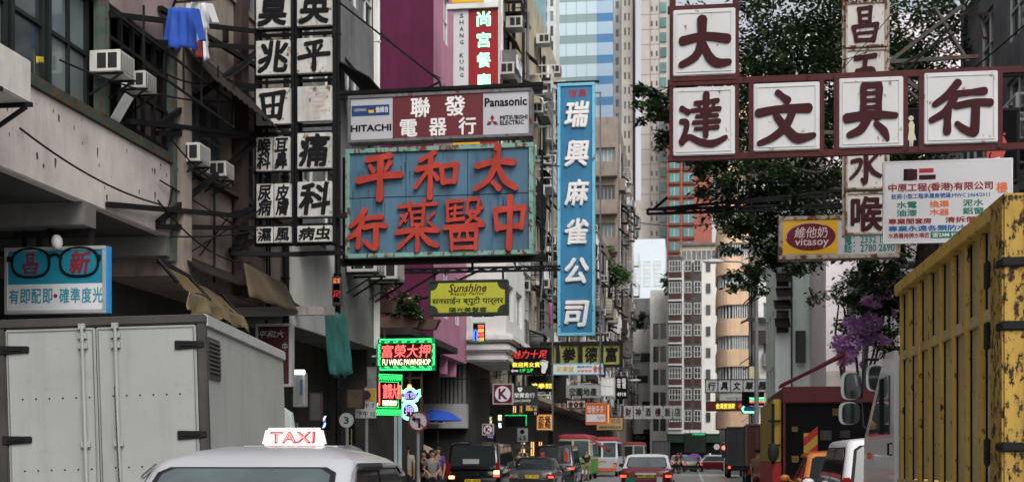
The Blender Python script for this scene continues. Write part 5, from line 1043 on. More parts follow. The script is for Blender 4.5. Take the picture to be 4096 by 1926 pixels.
def car(name, label, cat, t, s, L, W, H, paint, roofp=None, belt=.92, hood=None, deck=None, rear=(.3, .75), front=(1.35, 2.0), tumble=.16, glass=None, rz=0, z=0., rearglass=None, tail=None, nside=2, plate='', group=None, crown=.05, deckz=None, sidegl=None):
    """rear/front: (distance of the cabin foot from that end, distance of the roof edge from that end)"""
    R = thing(name, label, cat, t, s, z, rz, group); hw = W / 2; y0, y1 = -L / 2, L / 2; zb = .22; glass = glass or m_carg
    deckz = deckz or belt; hz = belt - .10
    prof = [(y0, .80, deckz - .32, .35), (y0 + .05, .9, deckz - .12, .27), (y0 + .16, .96, deckz - .03, zb), (y0 + max(rear[0], .3), 1, deckz, zb), (0, 1, belt, zb), (y1 - front[0], 1, belt - .01, zb), (y1 - .5, .97, hz, zb), (y1 - .12, .92, hz - .1, zb + .03), (y1, .8, hz - .3, .33)]
    rings = [[(-h * hw * .9, y, b_), (-h * hw, y, b_ + .14), (-h * hw, y, zt - .16), (-h * hw * .965, y, zt - .04), (-h * hw * .86, y, zt), (-h * hw * .4, y, zt + .015), (h * hw * .4, y, zt + .015), (h * hw * .86, y, zt), (h * hw * .965, y, zt - .04), (h * hw, y, zt - .16), (h * hw, y, b_ + .14), (h * hw * .9, y, b_)] for y, h, zt, b_ in prof]
    b = MB(); b.loft(rings); b.build('body', paint, R, smooth=.6)
    ya0, yb0, wa = y0 + rear[0], y1 - front[0], hw * .96; ya1, yb1, wb = y0 + rear[1], y1 - front[1], hw - tumble; zr = H - crown - .03
    b = MB(); b.loft([rrect(ya0, yb0, wa, .10, belt - .04), rrect(ya1, yb1, wb, .13, zr), rrect(ya1 + .05, yb1 - .06, wb - .045, .16, zr + .035), rrect(ya1 + .18, yb1 - .22, wb - .16, .2, H - crown * .45), rrect(ya1 + .45, yb1 - .5, wb - .36, .2, H)])
    b.build('cabin', roofp or paint, R, smooth=.9)
    def P(side, u, v, o=.008):
        w_ = wa + (wb - wa) * v; a = ya0 + (ya1 - ya0) * v; c = yb0 + (yb1 - yb0) * v; zz = belt - .04 + (zr - belt + .04) * v
        if side == 'R': return (w_ + o, a + (c - a) * u, zz)
        if side == 'L': return (-w_ - o, c + (a - c) * u, zz)
        if side == 'B': return (-w_ + 2 * w_ * u, a - o, zz)
        return (w_ - 2 * w_ * u, c + o, zz)
    CARP[R.name] = P
    def win(nm, side, u0, u1, v0, v1, mat, sl=0.):
        e = .06; f = .1; m = MB(); q = lambda u, v: P(side, u0 + (u1 - u0) * u + sl * (v - .5), v0 + (v1 - v0) * v)
        poly = [q(e, 0), q(1 - e, 0), q(1, f), q(1, 1 - f), q(1 - e, 1), q(e, 1), q(0, 1 - f), q(0, f)]; m.add(poly, [tuple(range(8))]); o = m.build(nm, mat, R, norm=False)
        q2 = lambda u, v: P(side, u0 + (u1 - u0) * u + sl * (v - .5), v0 + (v1 - v0) * v, .004); k = .028 / max(.3, (u1 - u0)); k2 = .03
        m = MB(); m.add([q2(e - k, -k2), q2(1 - e + k, -k2), q2(1 + k, f - k2), q2(1 + k, 1 - f + k2), q2(1 - e + k, 1 + k2), q2(e - k, 1 + k2), q2(-k, 1 - f + k2), q2(-k, f - k2)], [tuple(range(8))]); m.build('gasket', m_gasket, o, norm=False)
    win('rear_window', 'B', .09, .91, .14, .93, rearglass or glass); win('windscreen', 'F', .08, .92, .1, .93, glass)
    for sd in 'RL':
        for i in range(nside):
            a, c = .07 + .86 * i / nside + .012, .07 + .86 * (i + 1) / nside - .012
            if sd == 'L': a, c = 1 - c, 1 - a
            win('side_window', sd, a, c, .12, .9, sidegl or glass)
    for x in (-hw + .06, hw - .06):
        for y in (y0 + .85, y1 - .85): wheel(R, x, y, .3)
    b = MB(); b.loft([rrect(y0 - .06, y0 + .25, hw * .97, .1, zz) for zz in (.3, .36, .5, .55)]); b.build('rear_bumper', m_bump, R, smooth=.6)
    b = MB(); b.loft([rrect(y1 - .25, y1 + .05, hw * .95, .1, zz) for zz in (.3, .36, .5, .55)]); b.build('front_bumper', m_bump, R, smooth=.6)
    for sg in (-1, 1):
        b = MB(); b.box(sg * hw * .83 - .15, sg * hw * .83 + .15, y0 - .035, y0 + .1, deckz - .34, deckz - .16) if not tail else b.box(sg * (hw - .09) - .06, sg * (hw - .09) + .06, y0 - .04, y0 + .1, tail[0], tail[1])
        lt = b.build('tail_lamp', m_tail, R, bevel=.02)
        b = MB(); b.box(sg * hw * .87 - .1, sg * hw * .87 + .1, y0 - .045 if not tail else y0 - .05, y0 - .036 if not tail else y0 - .041, (deckz - .32) if not tail else tail[0] + .05, (deckz - .24) if not tail else tail[0] + .14); b.build('lit_bulb', n_tail, lt) if (not tail or sg > 0) else None
        b = MB(); b.box(sg * hw * .7 - .18, sg * hw * .7 + .18, y1 - .1, y1 + .02, hz - .3, hz - .16); b.build('headlight', m_chrome, R, bevel=.02)
        b = MB(); y = yb0 - .35; b.ell((sg * (hw + .1), y, belt + .06), .1, .05, .07); b.bar((sg * (hw - .06), y, belt), (sg * (hw + .05), y, belt + .03), .04); b.build('wing_mirror', paint if name != 'taxi' else m_bump, R, smooth=1)
    b = MB(); zp = deckz - .26 if not tail else .62; b.box(-.26, .26, y0 - .05, y0 - .02, zp - .065, zp + .065); pl = b.build('number_plate', m_plate, R)
    if plate: b = MB(); b.text(plate, -.23, .23, zp - .045, zp + .045, y0 - .0505, .02, .003, 1); b.build('lettering', m_bletter, pl, norm=False)
    return R
def roof_sign(R, y, z, w=.54, h=.15, lit=.6):
    b = MB(); b.hexa([(-w / 2, y - .06, z), (w / 2, y - .06, z), (w / 2, y + .06, z), (-w / 2, y + .06, z)], [(-w / 2 + .03, y - .035, z + h), (w / 2 - .03, y - .035, z + h), (w / 2 - .03, y + .035, z + h), (-w / 2 + .03, y + .035, z + h)])
    o = b.build('roof_sign', M('lit taxi sign', (.88, .76, .72), emit=.34), R, bevel=.02)
    b = MB(); b.text('TAXI', -w / 2 + .075, w / 2 - .075, .025, h - .03, 0, .028, .004, 2); b.v = [(x, y - .061 + (zz / h) * .025 - .003 + yy, z + zz) for x, yy, zz in b.v]; b.build('lettering', M('red taxi lettering', (.42, .008, .015), .5, .05), o, norm=False)
    b = MB(); b.text('TAXI', -w / 2 + .089, w / 2 - .089, .034, h - .039, 0, -.012, .004, 2); b.v = [(x, y - .061 + (zz / h) * .025 - .009 + yy, z + zz) for x, yy, zz in b.v]; b.build('lettering_core', M('pale taxi lettering', (.78, .36, .34), .5, .05), o, norm=False)
T1 = car('taxi', 'silver roofed taxi seen close from behind with a lit TAXI sign on its roof', 'taxi', -3.22, 10.2, 4.7, 1.8, 1.565, m_silverp, belt=.97, rear=(.62, 1.2), front=(1.45, 2.0), tumble=.14, crown=.1, rearglass=m_cargl, nside=2, deckz=.98)
b = MB(); b.box(-.4, .4, -.2, .0, 1.555, 1.575); b.build('sign_base', m_silverp, T1, bevel=.008)
roof_sign(T1, -.08, 1.57, .53, .15)
for sd in ('R', 'L'):
    b = MB(); P = CARP[T1.name]; b.tube([P(sd, u, v, .02) for u, v in ((.03, .5), (.05, .9), (.12, .97), (.5, .98), (.9, .97), (.97, .8))], .016, 6); b.build('rain_visor', m_chrome, T1, smooth=1)
    b = MB(); b.tube([P(sd, u, .955, .03) for u in (.1, .3, .49)], .03, 6); b.build('rain_visor', m_bump, T1, smooth=1)
b = MB(); b.cyl((-.55, -2.1, .99), (-.575, -2.16, 1.96), .006, .003, n=6); b.build('antenna', m_bump, T1)
b = MB(); b.box(.23, .42, -1.62, -1.6, 1.05, 1.14); b.build('window_sticker', m_bw, T1, rot=(math.radians(0), 0, 0))
T2 = car('taxi', 'red taxi with a white roof driving away in the middle lane', 'taxi', t_at(43, 646), 45.2, 4.6, 1.72, 1.53, m_redp, m_whitep, belt=1.07, deckz=1.07, rear=(.75, 1.15), front=(1.45, 2.0), plate='FD 3652', rearglass=m_cargl)
b = MB(); b.disc(-.52, .62, .17, -2.345, -2.335, 20); b.build('round_sticker', m_greenl, T2)
b = MB(); b.box(.36, .55, -2.345, -2.335, .54, .76); b.build('square_sticker', m_bw, T2)
b = MB(); b.box(-.35, .35, -2.36, -2.32, .84, .9); b.build('boot_trim', m_chrome, T2)
tc = ts(at(709, 460, 116)); T3 = car('taxi', 'red taxi with a white roof turning side-on across the far junction', 'taxi', tc[0], tc[1], 4.6, 1.7, 1.5, m_redp, m_whitep, rear=(.7, 1.15), front=(1.4, 1.95), rz=PI / 2 + .12, glass=m_cargl)
roof_sign(T3, -.1, 1.5)
tc = ts(at(732, 460, 132)); car('taxi', 'dark red car half hidden behind the dark lorry at the far junction', 'car', tc[0], tc[1], 4.6, 1.7, 1.5, m_redp, m_redp, rear=(.7, 1.15), front=(1.4, 1.95), rz=PI / 2)
for lb_, px, D, mat in (('silver saloon with brake lights on queueing at the far junction', 693, 118, m_silverp), ('white hatchback waiting ahead of the silver saloon', 684, 140, m_whitep), ('pale grey car left of the lane line in the far queue', 679, 128, m_silverp), ('small white car behind the purple umbrella at the far junction', 702, 150, m_whitep)):
    t = t_at(D, px); car('car', lb_, 'car', t, D, 4.3, 1.68, 1.48, mat, rear=(.4, .9), front=(1.3, 1.9), glass=m_cargl, nside=1)
# vans parked on the left
V1 = car('van', 'black van with a lit right tail lamp parked on the left', 'van', -7.25, 44.7, 5.1, 1.86, 1.93, m_blackp, belt=1.06, rear=(.02, .22), front=(1.0, 1.7), tumble=.12, crown=.05, tail=(.72, 1.25), plate='RW 7829', nside=3, deckz=1.06, rearglass=m_carg)
b = MB(); b.box(.72, .9, -2.62, -2.6, .86, .98); b.build('lit_lamp', n_amber, V1)
b = MB(); b.box(-.8, -.62, -2.62, -2.6, .7, .8); b.build('lit_lamp', n_amber, V1)
b = MB(); b.box(-.35, .2, -2.5, -2.48, 1.2, 1.36); b.build('window_notice', M('grey notice', (.4, .4, .4), .5), V1)
b = MB(); b.ring(.1, .86, .1, .02, -2.575, -2.56, rz=.055); b.build('emblem', m_chrome, V1)
V2 = car('van', 'black people carrier with two red banners in its rear window', 'van', t_at(56, 554), 58.4, 4.8, 1.8, 1.95, m_blackp, belt=1.05, rear=(.1, .4), front=(1.0, 1.7), tumble=.14, tail=(.8, 1.0), plate='PX 188', nside=3, deckz=1.05, rearglass=m_carg)
b = MB(); b.box(-.6, .6, -2.46, -2.43, .93, .97); b.build('chrome_strip', m_chrome, V2)
for x, m_ in ((-.52, m_redl), (.5, m_redl)): b = MB(); b.box(x - .08, x + .08, -2.29, -2.27, 1.2, 1.62); b.build('window_banner', m_, V2)
car('car', 'dark grey saloon parked between the two black vans', 'car', -6.15, 51.5, 4.4, 1.7, 1.42, M('dark grey car paint', (.07, .075, .08), .25, .2, 1, coat=.6), m_blackp, rear=(.6, 1.1), front=(1.3, 1.9), plate='JT 402')
car('van', 'white people carrier parked nose away beside the white lorry cab', 'van', 2.78, 19.6, 4.6, 1.7, 1.74, m_whitep, belt=1.0, rear=(.12, .4), front=(.75, 1.75), tumble=.15, tail=(.8, 1.2), nside=2, deckz=1.0)
car('car', 'bright orange compact car ahead of the white people carrier', 'car', 2.75, 25.4, 3.9, 1.62, 1.58, m_orangep, belt=.98, rear=(.15, .5), front=(.9, 1.7), tumble=.17, tail=(.8, 1.1), nside=2, deckz=.98)
# minibuses
def minibus(label, t, s, low, high, roof, panel):
    R = thing('minibus', label, 'minibus', t, s); hw, l = 1.03, 3.2
    sec = lambda z, i, r=.18: rrect(-l + i, l - i, hw - i, r, z)
    b = MB(); b.loft([sec(.35, .03), sec(.5, 0), sec(1.25, 0)]); b.build('lower_body', low, R, smooth=.8)
    b = MB(); b.loft([sec(1.251, 0), sec(1.7, .02), sec(2.45, .07)]); b.build('upper_body', high, R, smooth=.8)
    b = MB(); b.loft([sec(2.451, .05), sec(2.55, .04), sec(2.68, .1), sec(2.75, .35)]); b.build('roof', roof, R, smooth=.8)
    for x0, x1 in ((-.9, -.12), (.02, .9)): b = MB(); b.hexa([(x0, -l - .02, 1.35), (x1, -l - .02, 1.35), (x1, -l, 1.35), (x0, -l, 1.35)], [(x0, -l + .04, 2.35), (x1, -l + .04, 2.35), (x1, -l + .06, 2.35), (x0, -l + .06, 2.35)]); b.build('rear_window', m_cargl if x0 > 0 else m_carg, R)
    for sg in (-1, 1):
        for i in range(4): y = -l + .4 + i * 1.4; b = MB(); b.hexa([(sg * 1.0, y, 1.4), (sg * 1.04, y, 1.4), (sg * 1.04, y + 1.2, 1.4), (sg * 1.0, y + 1.2, 1.4)], [(sg * .96, y, 2.3), (sg * .985, y, 2.3), (sg * .985, y + 1.2, 2.3), (sg * .96, y + 1.2, 2.3)]); b.build('side_window', m_carg, R)
        b = MB(); b.box(sg * .86 - .1, sg * .86 + .1, -l - .03, -l, .7, .95); lt = b.build('tail_lamp', m_tail, R)
        b = MB(); b.box(sg * .86 - .06, sg * .86 + .06, -l - .04, -l - .031, .74, .82); b.build('lit_bulb', n_tail, lt)
        for y in (-2.1, 2.1): wheel(R, sg * .9, y, .36)
    b = MB(); b.box(-.95, .95, -l - .1, -l + .1, .36, .6); b.build('rear_bumper', panel, R, bevel=.02)
    b = MB(); b.box(-.25, .25, -l - .02, -l - .003, 1.0, 1.12); pl = b.build('number_plate', m_plate, R)
    b = MB(); b.text('LM 2284', -.22, .22, 1.02, 1.1, -l - .0205, .02, .003, 1); b.build('lettering', m_bletter, pl, norm=False)
    return R
m_rroof = M('minibus red roof', (.26, .03, .04), .5, .15, 1); m_creamp = M('minibus cream', (.45, .42, .30), .45, .1, 1); m_greenp = M('minibus green', (.10, .30, .045), .45, .12, 1); m_orp = M('minibus orange', (.50, .13, .04), .45, .12, 1); m_greyp = M('minibus grey panel', (.40, .42, .45), .45, .1, 1)
minibus('green and cream minibus with a red roof parked behind the man in the cap', t_at(77, 574), 80, m_greenp, m_creamp, m_rroof, m_whitep)
minibus('white and orange minibus with a red rear roof edge, ahead of the green minibus', t_at(89, 603), 92, m_greyp, m_whitep, m_rroof, m_orp)
minibus('red roofed minibus furthest down the road, ahead of the white and orange one', t_at(124, 634), 127, m_whitep, m_creamp, m_rroof, m_greyp)
# white box truck in front on the left
m_truckp = M('dirty white box panel', (.285, .295, .283), .5, .12, .8, streak=.35); m_trim = M('dark box trim', (.05, .047, .045), .55, .3, 2, streak=.3)
BX = thing('box_truck', 'white box truck with closed double rear doors and dark hinges', 'truck', 0, 0); rzb = math.radians(.6)
BX.location = ((110 - 512) / F * 14.0, 14.0, 0); BX.rotation_euler = (0, math.radians(-1.8), rzb)
w, zt, zb = 1.11, 2.97, .9
b = MB(); b.box(-w, w, .03, 5.2, zb, zt); b.build('box', m_truckp, BX, bevel=.02)
b = MB(); b.frame(-w - .03, w + .03, zb - .02, zt + .03, .10, -.06, .06); b.build('rear_frame', m_trim, BX, bevel=.015)
b = MB(); b.box(-w - .03, w + .03, .06, 5.24, zt - .02, zt + .045); b.box(w + .001, w + .035, .06, 5.22, zt - .1, zt + .02); b.build('roof_rail', m_alu, BX, bevel=.02)
for i, (x0, x1) in enumerate(((-w + .075, -.06), (-.05, w - .075))):
    b = MB(); b.box(x0, x1, -.05, .028, zb + .09, zt - .08); d = b.build('rear_door', m_truckp, BX, bevel=.012)
    b = MB(); b.frame(x0 + .02, x1 - .02, zb + .11, zt - .1, .012, -.056, -.0505); b.build('door_seal', m_grayc, d)
    xb = -.19 if i == 0 else .17
    b = MB(); b.cyl((xb, -.09, zb + .1), (xb, -.09, zt - .05), .02, n=8)
    for z in (zt - .17, zt - 1.35, zt - .28): b.box(xb - .05, xb + .05, -.085, -.05, z - .03, z + .03)
    b.box(xb - .035, xb + .035, -.105, -.06, zt - .1, zt - .04); b.build('lock_rod', m_truckp, d)
    xh = x0 - .03 if i == 0 else x1 - .2
    for z in (zt - .3, zt - 1.28): b = MB(); b.loft([[(xh - .03, -.075, z - .05), (xh + .29, -.075, z - .035), (xh + .29, -.075, z + .035), (xh - .03, -.075, z + .05)], [(xh - .03, -.051, z - .05), (xh + .29, -.051, z - .035), (xh + .29, -.051, z + .035), (xh - .03, -.051, z + .05)]]); b.box(xh + .02, xh + .22, -.086, -.07, z - .018, z + .018); b.build('hinge', m_black, d, bevel=.008)
    b = MB()
    for zz in (zt - .84, zt - 1.62):
        for k in range(6): b.cyl((x0 + .17 + k * .145, -.053, zz + .008 * i), (x0 + .17 + k * .145, -.0505, zz + .008 * i), .011, n=8)
    b.build('rivet', m_bump, d)
    z = zt - 1.93
    b = MB(); b.bar((xb - .45 if i == 0 else xb, -.075, z), (xb + .02 if i == 0 else xb + .4, -.075, z), .045); b.cyl((xb - .2 + .4 * i, -.09, z + .05), (xb - .2 + .4 * i, -.06, z + .05), .05, n=12); b.box(xb - .22 + .4 * i, xb - .18 + .4 * i, -.1, -.07, z - .1, z + .08); b.build('door_handle', m_truckp, d, bevel=.004)
b = MB(); b.box(w + .001, w + .02, .12, .72, zt - .66, zt - .2); vt = b.build('side_vent', m_trim, BX)
b = MB()
for k in range(8): b.hexa([(w + .021, .15, zt - .59 + k * .047), (w + .021, .69, zt - .59 + k * .047), (w + .045, .69, zt - .59 + k * .047), (w + .045, .15, zt - .59 + k * .047)], [(w + .021, .15, zt - .565 + k * .047), (w + .021, .69, zt - .565 + k * .047), (w + .025, .69, zt - .565 + k * .047), (w + .025, .15, zt - .565 + k * .047)])
b.build('vent_slat', m_trim, vt)
b = MB(); b.box(-.95, .95, .1, 7.0, .62, .89); b.build('chassis', m_black, BX)
b = MB(); b.loft([rrect(5.4, 7.2, 1.02, .15, z) for z in (.5, 1.3)] + [rrect(5.45, 7.0, .98, .2, 2.15), rrect(5.6, 6.8, .85, .2, 2.25)]); b.build('cab', m_whitep, BX, smooth=.8)
b = MB(); b.box(-1.0, 1.0, 7.1, 7.14, 1.35, 2.0); b.build('windscreen', m_carg, BX)
for x in (-.9, .9):
    for y in (1.3, 6.3): wheel(BX, x, y, .42, .26)
    b = MB(); b.box(x - .14, x + .14, -.03, .1, .55, .66); b.build('tail_lamp', m_tail, BX)
# yellow steel-sided lorry on the right
m_yel = M('worn yellow paint', (.52, .335, .065), .6, .2, 1.5, rsc=9, streak=.5, rust=.14, rcol=(.035, .022, .015)); m_yelp = M('faded yellow panel', (.44, .335, .16), .75, .25, 1.2, streak=.6, rust=.08, rcol=(.08, .05, .03)); m_yelr = M('rust eaten yellow paint', (.37, .235, .05), .7, .25, 2, streak=.7, rsc=15, rust=.36, rcol=(.028, .016, .012))  # rust eaten rear paint is also darker because that face catches more light
YT = thing('tipper_lorry', 'big lorry with worn yellow steel sides and a white cab, close on the right', 'truck', 2.13, 9.1)
Lb, zb, zt = 4.75, 1.27, 3.22; zm = 2.53
b = MB(); b.box(.06, .09, 0, Lb, zb, zt - .02); b.build('side_panel', m_yelp, YT)
b = MB(); b.box(2.3, 2.36, 0, Lb, zb, zt); b.box(.09, 2.3, Lb - .06, Lb, zb, zt); b.build('far_side', m_yelp, YT)
b = MB(); b.box(-.03, .1, 0, Lb, zt - .06, zt + .06); b.build('top_rail', m_yel, YT, bevel=.008)
n = 9
for i in range(n):
    y = .42 + i * (Lb - .48) / (n - 1); b = MB(); b.box(.022, .058, y - .06, y + .045, zb - .1, zt - .062); rb_ = b.build('rib', m_yel, YT, bevel=.01); b = MB(); b.box(.05, .0595, y - .085, y - .061, zb - .02, zt - .07); b.build('gap', m_dark, rb_)  # dark strip draws the slit and shadow line beside each rib
    if i < n - 1: y2 = .42 + (i + 1) * (Lb - .48) / (n - 1); b = MB(); b.box(.03, .0585, y + .047, y2 - .062, zm - .05, zm + .045); b.build('cross_rail', m_yelp, YT, bevel=.006)
b = MB(); b.box(0, 2.36, 0, Lb, zb - .16, zb - .02); b.build('bed', m_yelp, YT)
b = MB(); b.box(-.05, .12, -.06, .3, zb - .1, zt + .05); b.build('corner_post', m_yelr, YT, bevel=.015)
b = MB(); b.box(-.02, .02, .31, .4, zb - .1, zt - .0); b.build('rear_rib', m_yelr, YT, bevel=.01)
b = MB(); b.box(.15, 1.1, -.13, -.03, zb - .05, zt + .06); b.box(1.13, 2.3, -.13, -.03, zb - .05, zt + .06); gt = b.build('tailgate', m_yelr, YT, bevel=.012)
for z in (1.5, 1.95, 2.4, 2.85, 3.3): b = MB(); b.box(.2, 2.28, -.2, -.131, z - .06, z + .06); b.build('tailgate_rail', m_yelr, gt, bevel=.01)
b = MB(); b.cyl((.13, -.08, zb), (.13, -.08, zt + .05), .025, n=8); b.build('hinge_pin', m_black, gt)
for z in (1.55, 2.37, 2.80):
    b = MB(); b.box(-.06, .14, -.08, .1, z - .03, z + .035); hb_ = MB(); hb_.box(-.07, -.045, .3, .42, z - .13, z + .07); hb_.build('hinge_plate', m_black, YT, bevel=.01); b.build('hinge_block', m_black, YT, bevel=.01)
b = MB(); b.box(.2, 2.1, -.1, 8.3, .75, 1.1); b.build('chassis', m_black, YT)
for y in (.9, 2.2, 7.2):
    for x in (.25, 2.1): wheel(YT, x, y, .5, .3)
zc = 2.56
b = MB(); prof = [(5.0, .8), (5.0, zc), (5.55, zc + .01), (5.85, zc - .1), (7.3, 1.66), (7.4, .8)]
b.prismx(prof, .0, 2.25); b.build('cab', m_whitep, YT, bevel=.05)
b = MB(); b.prismx([(5.25, 1.72), (5.25, 2.36), (5.8, 2.36), (6.9, 1.72)], -.016, -.003); sw = b.build('side_window', m_carg, YT)
b = MB(); b.bar((-.018, 5.75, 1.73), (-.018, 5.75, 2.35), .045); b.build('window_post', m_gasket, sw)
b = MB(); b.hexa([(.15, 7.27, 1.72), (2.1, 7.27, 1.72), (2.1, 7.2, 1.72), (.15, 7.2, 1.72)], [(.15, 5.97, 2.42), (2.1, 5.97, 2.42), (2.1, 5.9, 2.42), (.15, 5.9, 2.42)]); b.build('windscreen', m_carg, YT)
b = MB(); b.tube([(.0, 5.1, 1.5), (-.04, 5.1, 1.5), (-.04, 5.1, 1.62), (.0, 5.1, 1.62)], .012, 6); b.build('door_handle', m_black, YT)
b = MB(); b.box(-.03, .0, 6.7, 6.9, 1.45, 1.53); b.build('side_lamp', m_orl, YT, bevel=.01)
b = MB(); b.tube([(.12, 7.0, 2.66), (.0, 7.2, 2.68), (-.03, 7.2, 2.6), (-.05, 7.2, 2.2), (-.3, 7.19, 2.18), (-.05, 7.2, 2.15), (-.03, 7.2, 1.85), (.12, 7.05, 1.72)], .018, 7); b.build('mirror_arm', m_black, YT, smooth=1)
def mirror(x, y, z, hw_, hh, d=.09, tilt=0):
    R_ = lambda k, yy: [(x + hw_ * k * math.copysign(abs(math.cos(a * PI / 10)) ** .6, math.cos(a * PI / 10)), yy, z + hh * k * math.copysign(abs(math.sin(a * PI / 10)) ** .6, math.sin(a * PI / 10))) for a in range(20)]
    b = MB(); b.loft([R_(.6, y + d), R_(.95, y + d * .5), R_(1, y), R_(1, y - .02)]); o = b.build('mirror', M('mirror housing', (.22, .23, .235), .3, .3, 4, coat=.5), YT, smooth=.9)
    b = MB(); b.loft([[(q[0] + hw_ * .24, q[1], q[2]) for q in R_(.9, y - .03)], [(q[0] + hw_ * .24, q[1], q[2]) for q in R_(.9, y - .021)]]); b.build('mirror_glass', M('mirror glass', (.10, .12, .125), .05, .4, 4, metal=.9), o)
mirror(-.2, 7.1, 2.35, .115, .175); mirror(-.22, 7.1, 2.01, .12, .14); mirror(.1, 7.2, 2.45, .1, .165)
b = MB(); b.cyl((.2, 5.7, zc - .02), (.2, 5.7, zc + .12), .03, n=8); b.ell((.2, 5.68, zc + .2), .09, .07, .09); b.build('beacon', m_chrome, YT, smooth=1)
b = MB(); b.box(.05, 2.2, 5.6, 6.1, zc + .03, zc + .08); b.build('sun_visor', m_black, YT)
# maroon lorry with red/yellow chevrons; a black sheet stands for its shaded open back
m_mar = M('maroon lorry paint', (.085, .014, .018), .5, .25, 1, streak=.4)
sx = 27.0; ta, tb = t_at(sx, 783), t_at(sx, 893); ML = thing('maroon_lorry', 'maroon topped lorry with a black sheet for its shaded open back and yellow flank, behind the orange car', 'truck', (ta + tb) / 2, sx); hw = (tb - ta) / 2; zt = z_at(ta, sx, 386)
b = MB(); b.box(-hw, hw, .06, 5.5, .9, zt - .02); b.build('box', m_mar, ML)
b = MB(); b.box(-hw + .06, hw - .06, .03, .059, .95, zt - .36); b.build('back_shade_sheet', m_dark, ML)  # black sheet over the solid box paints the shaded inside
b = MB(); b.box(-hw - .02, hw + .02, -.03, .06, zt - .34, zt); b.build('top_beam', m_mar, ML, bevel=.02)
for x in (-hw, hw - .05): b = MB(); b.box(x, x + .05, -.03, .059, .8, zt - .342); b.build('post', m_mar, ML)
m_y2 = M('safety yellow', (.36, .25, .03), .5, .12, 2, streak=.2); m_r2 = M('safety red', (.35, .02, .02), .5, .12, 2)
b = MB(); b.box(-hw - .19, -hw - .03, .1, 5.2, 1.35, zt - .25); b.build('yellow_flank', m_y2, ML, bevel=.01)
b = MB(); b.box(-hw - .20, -hw - .02, .08, 5.2, .8, 1.34); b.build('red_flank', m_r2, ML)
b = MB(); b.bar((-hw - .2, .05, 1.3), (-hw - .2, .05, zt - .35), .06)
for z in (1.7, 2.2): b.bar((-hw - .3, .05, z), (-hw - .05, .05, z), .04)
b.build('flank_bar', m_black, ML)
b = MB(); b.ell((-hw - .2, -.05, 1.55), .12, .06, .2); b.build('mirror', m_bump, ML, smooth=1)
b = MB(); b.box(-hw + .42, -hw + .7, -.0, .028, .9, 1.95); cb = b.build('chevron_board', m_y2, ML)
for i in range(3): b = MB(); z = .95 + i * .36; x0, x1 = -hw + .42, -hw + .7; b.hexa([(x0, -.006, z), (x1, -.006, z + .25), (x1, -.001, z + .25), (x0, -.001, z)], [(x0, -.006, z + .17), (x1, -.006, z + .42), (x1, -.001, z + .42), (x0, -.001, z + .17)]); b.build('chevron', m_r2, cb)
for x0, x1, z0, z1, m_ in ((.18, .30, 1.98, 2.08, M('dim yellow plate', (.10, .09, .03), .5)), (.18, .32, 1.34, 1.48, M('dim amber square', (.14, .09, .015), .5)), (.75, .98, 1.8, 2.0, m_darkc), (1.15, 1.35, 1.85, 2.0, m_darkc), (1.0, 1.5, 2.3, 2.45, M('amber plate', (.08, .045, .01), .5))): b = MB(); b.box(-hw + x0, -hw + x1, .01, .029, z0, z1); b.build('rear_plate', m_, ML)
b = MB(); b.bar((-hw, .5, zt + .05), (-hw + 1.4, 1.5, zt + .75), .07); b.bar((-hw, 1.3, zt + .05), (-hw + 1.4, 1.6, zt + .8), .06); b.bar((-hw + 1.4, 1.5, zt), (-hw + 1.4, 1.5, zt + .85), .06); b.build('crane_jib', m_mar, ML)
for x in (-hw + .2, hw - .2):
    for y in (1.2, 5.8): wheel(ML, x, y, .48, .3)
b = MB(); b.loft([rrect(5.7, 7.4, hw - .05, .15, z) for z in (.6, 1.5, 2.4)]); b.build('cab', m_mar, ML, smooth=.8)
# dark lorry and small red tractor-like truck ahead on the right
def lorry(name, label, px0, px1, D, zt_, mat, lamp=True, z0=.8, L=5.5):
    a, e = t_at(D, px0), t_at(D, px1); R = thing(name, label, 'truck', (a + e) / 2, D); h = (e - a) / 2
    b = MB(); b.box(-h, h, 0, L, z0, zt_); b.build('box', mat, R, bevel=.03)
    b = MB(); b.frame(-h - .02, h + .02, z0, zt_ + .02, .08, -.05, .002); b.box(-.02, .02, -.03, -.002, z0 + .1, zt_ - .1); b.build('rear_frame', m_trim, R)
    b = MB(); b.box(-h + .1, h - .1, 0, L + 1.6, .5, z0 - .01); b.build('chassis', m_black, R)
    b = MB(); b.loft([rrect(L + .1, L + 1.7, h - .05, .12, z) for z in (.55, 1.4, 2.2)]); b.build('cab', mat, R, smooth=.8)
    for x in (-h + .15, h - .15):
        for y in (1.1, L + 1): wheel(R, x, y, .42, .26)
        b = MB(); b.box(x - .08, x + .08, -.07, -.01, .62, .76); b.build('tail_lamp', n_tail if lamp and x < 0 else m_tail, R)
    return R
lorry('box_lorry', 'plain dark grey box lorry on the right with one red tail lamp', 727, 748, 84, 3.3, M('dark grey box', (.03, .03, .034), .6, .2, 1))
lorry('small_lorry', 'red framed open small lorry in front of the dark grey box lorry', 746, 768, 60, 2.9, M('dark red frame', (.05, .012, .012), .5, .3), False, 1.0, 3.5)
lorry('goods_van', 'pale box goods vehicle at the far junction under the green fascia', 672, 686, 152, 3.2, m_truckp)
lorry('goods_van', 'white panelled goods vehicle facing the crossing taxi', 691, 707, 156, 3.1, m_whitep)
lorry('goods_van', 'dark grey lorry parked left of the pale box goods vehicle', 652, 669, 140, 3.0, m_grayc)

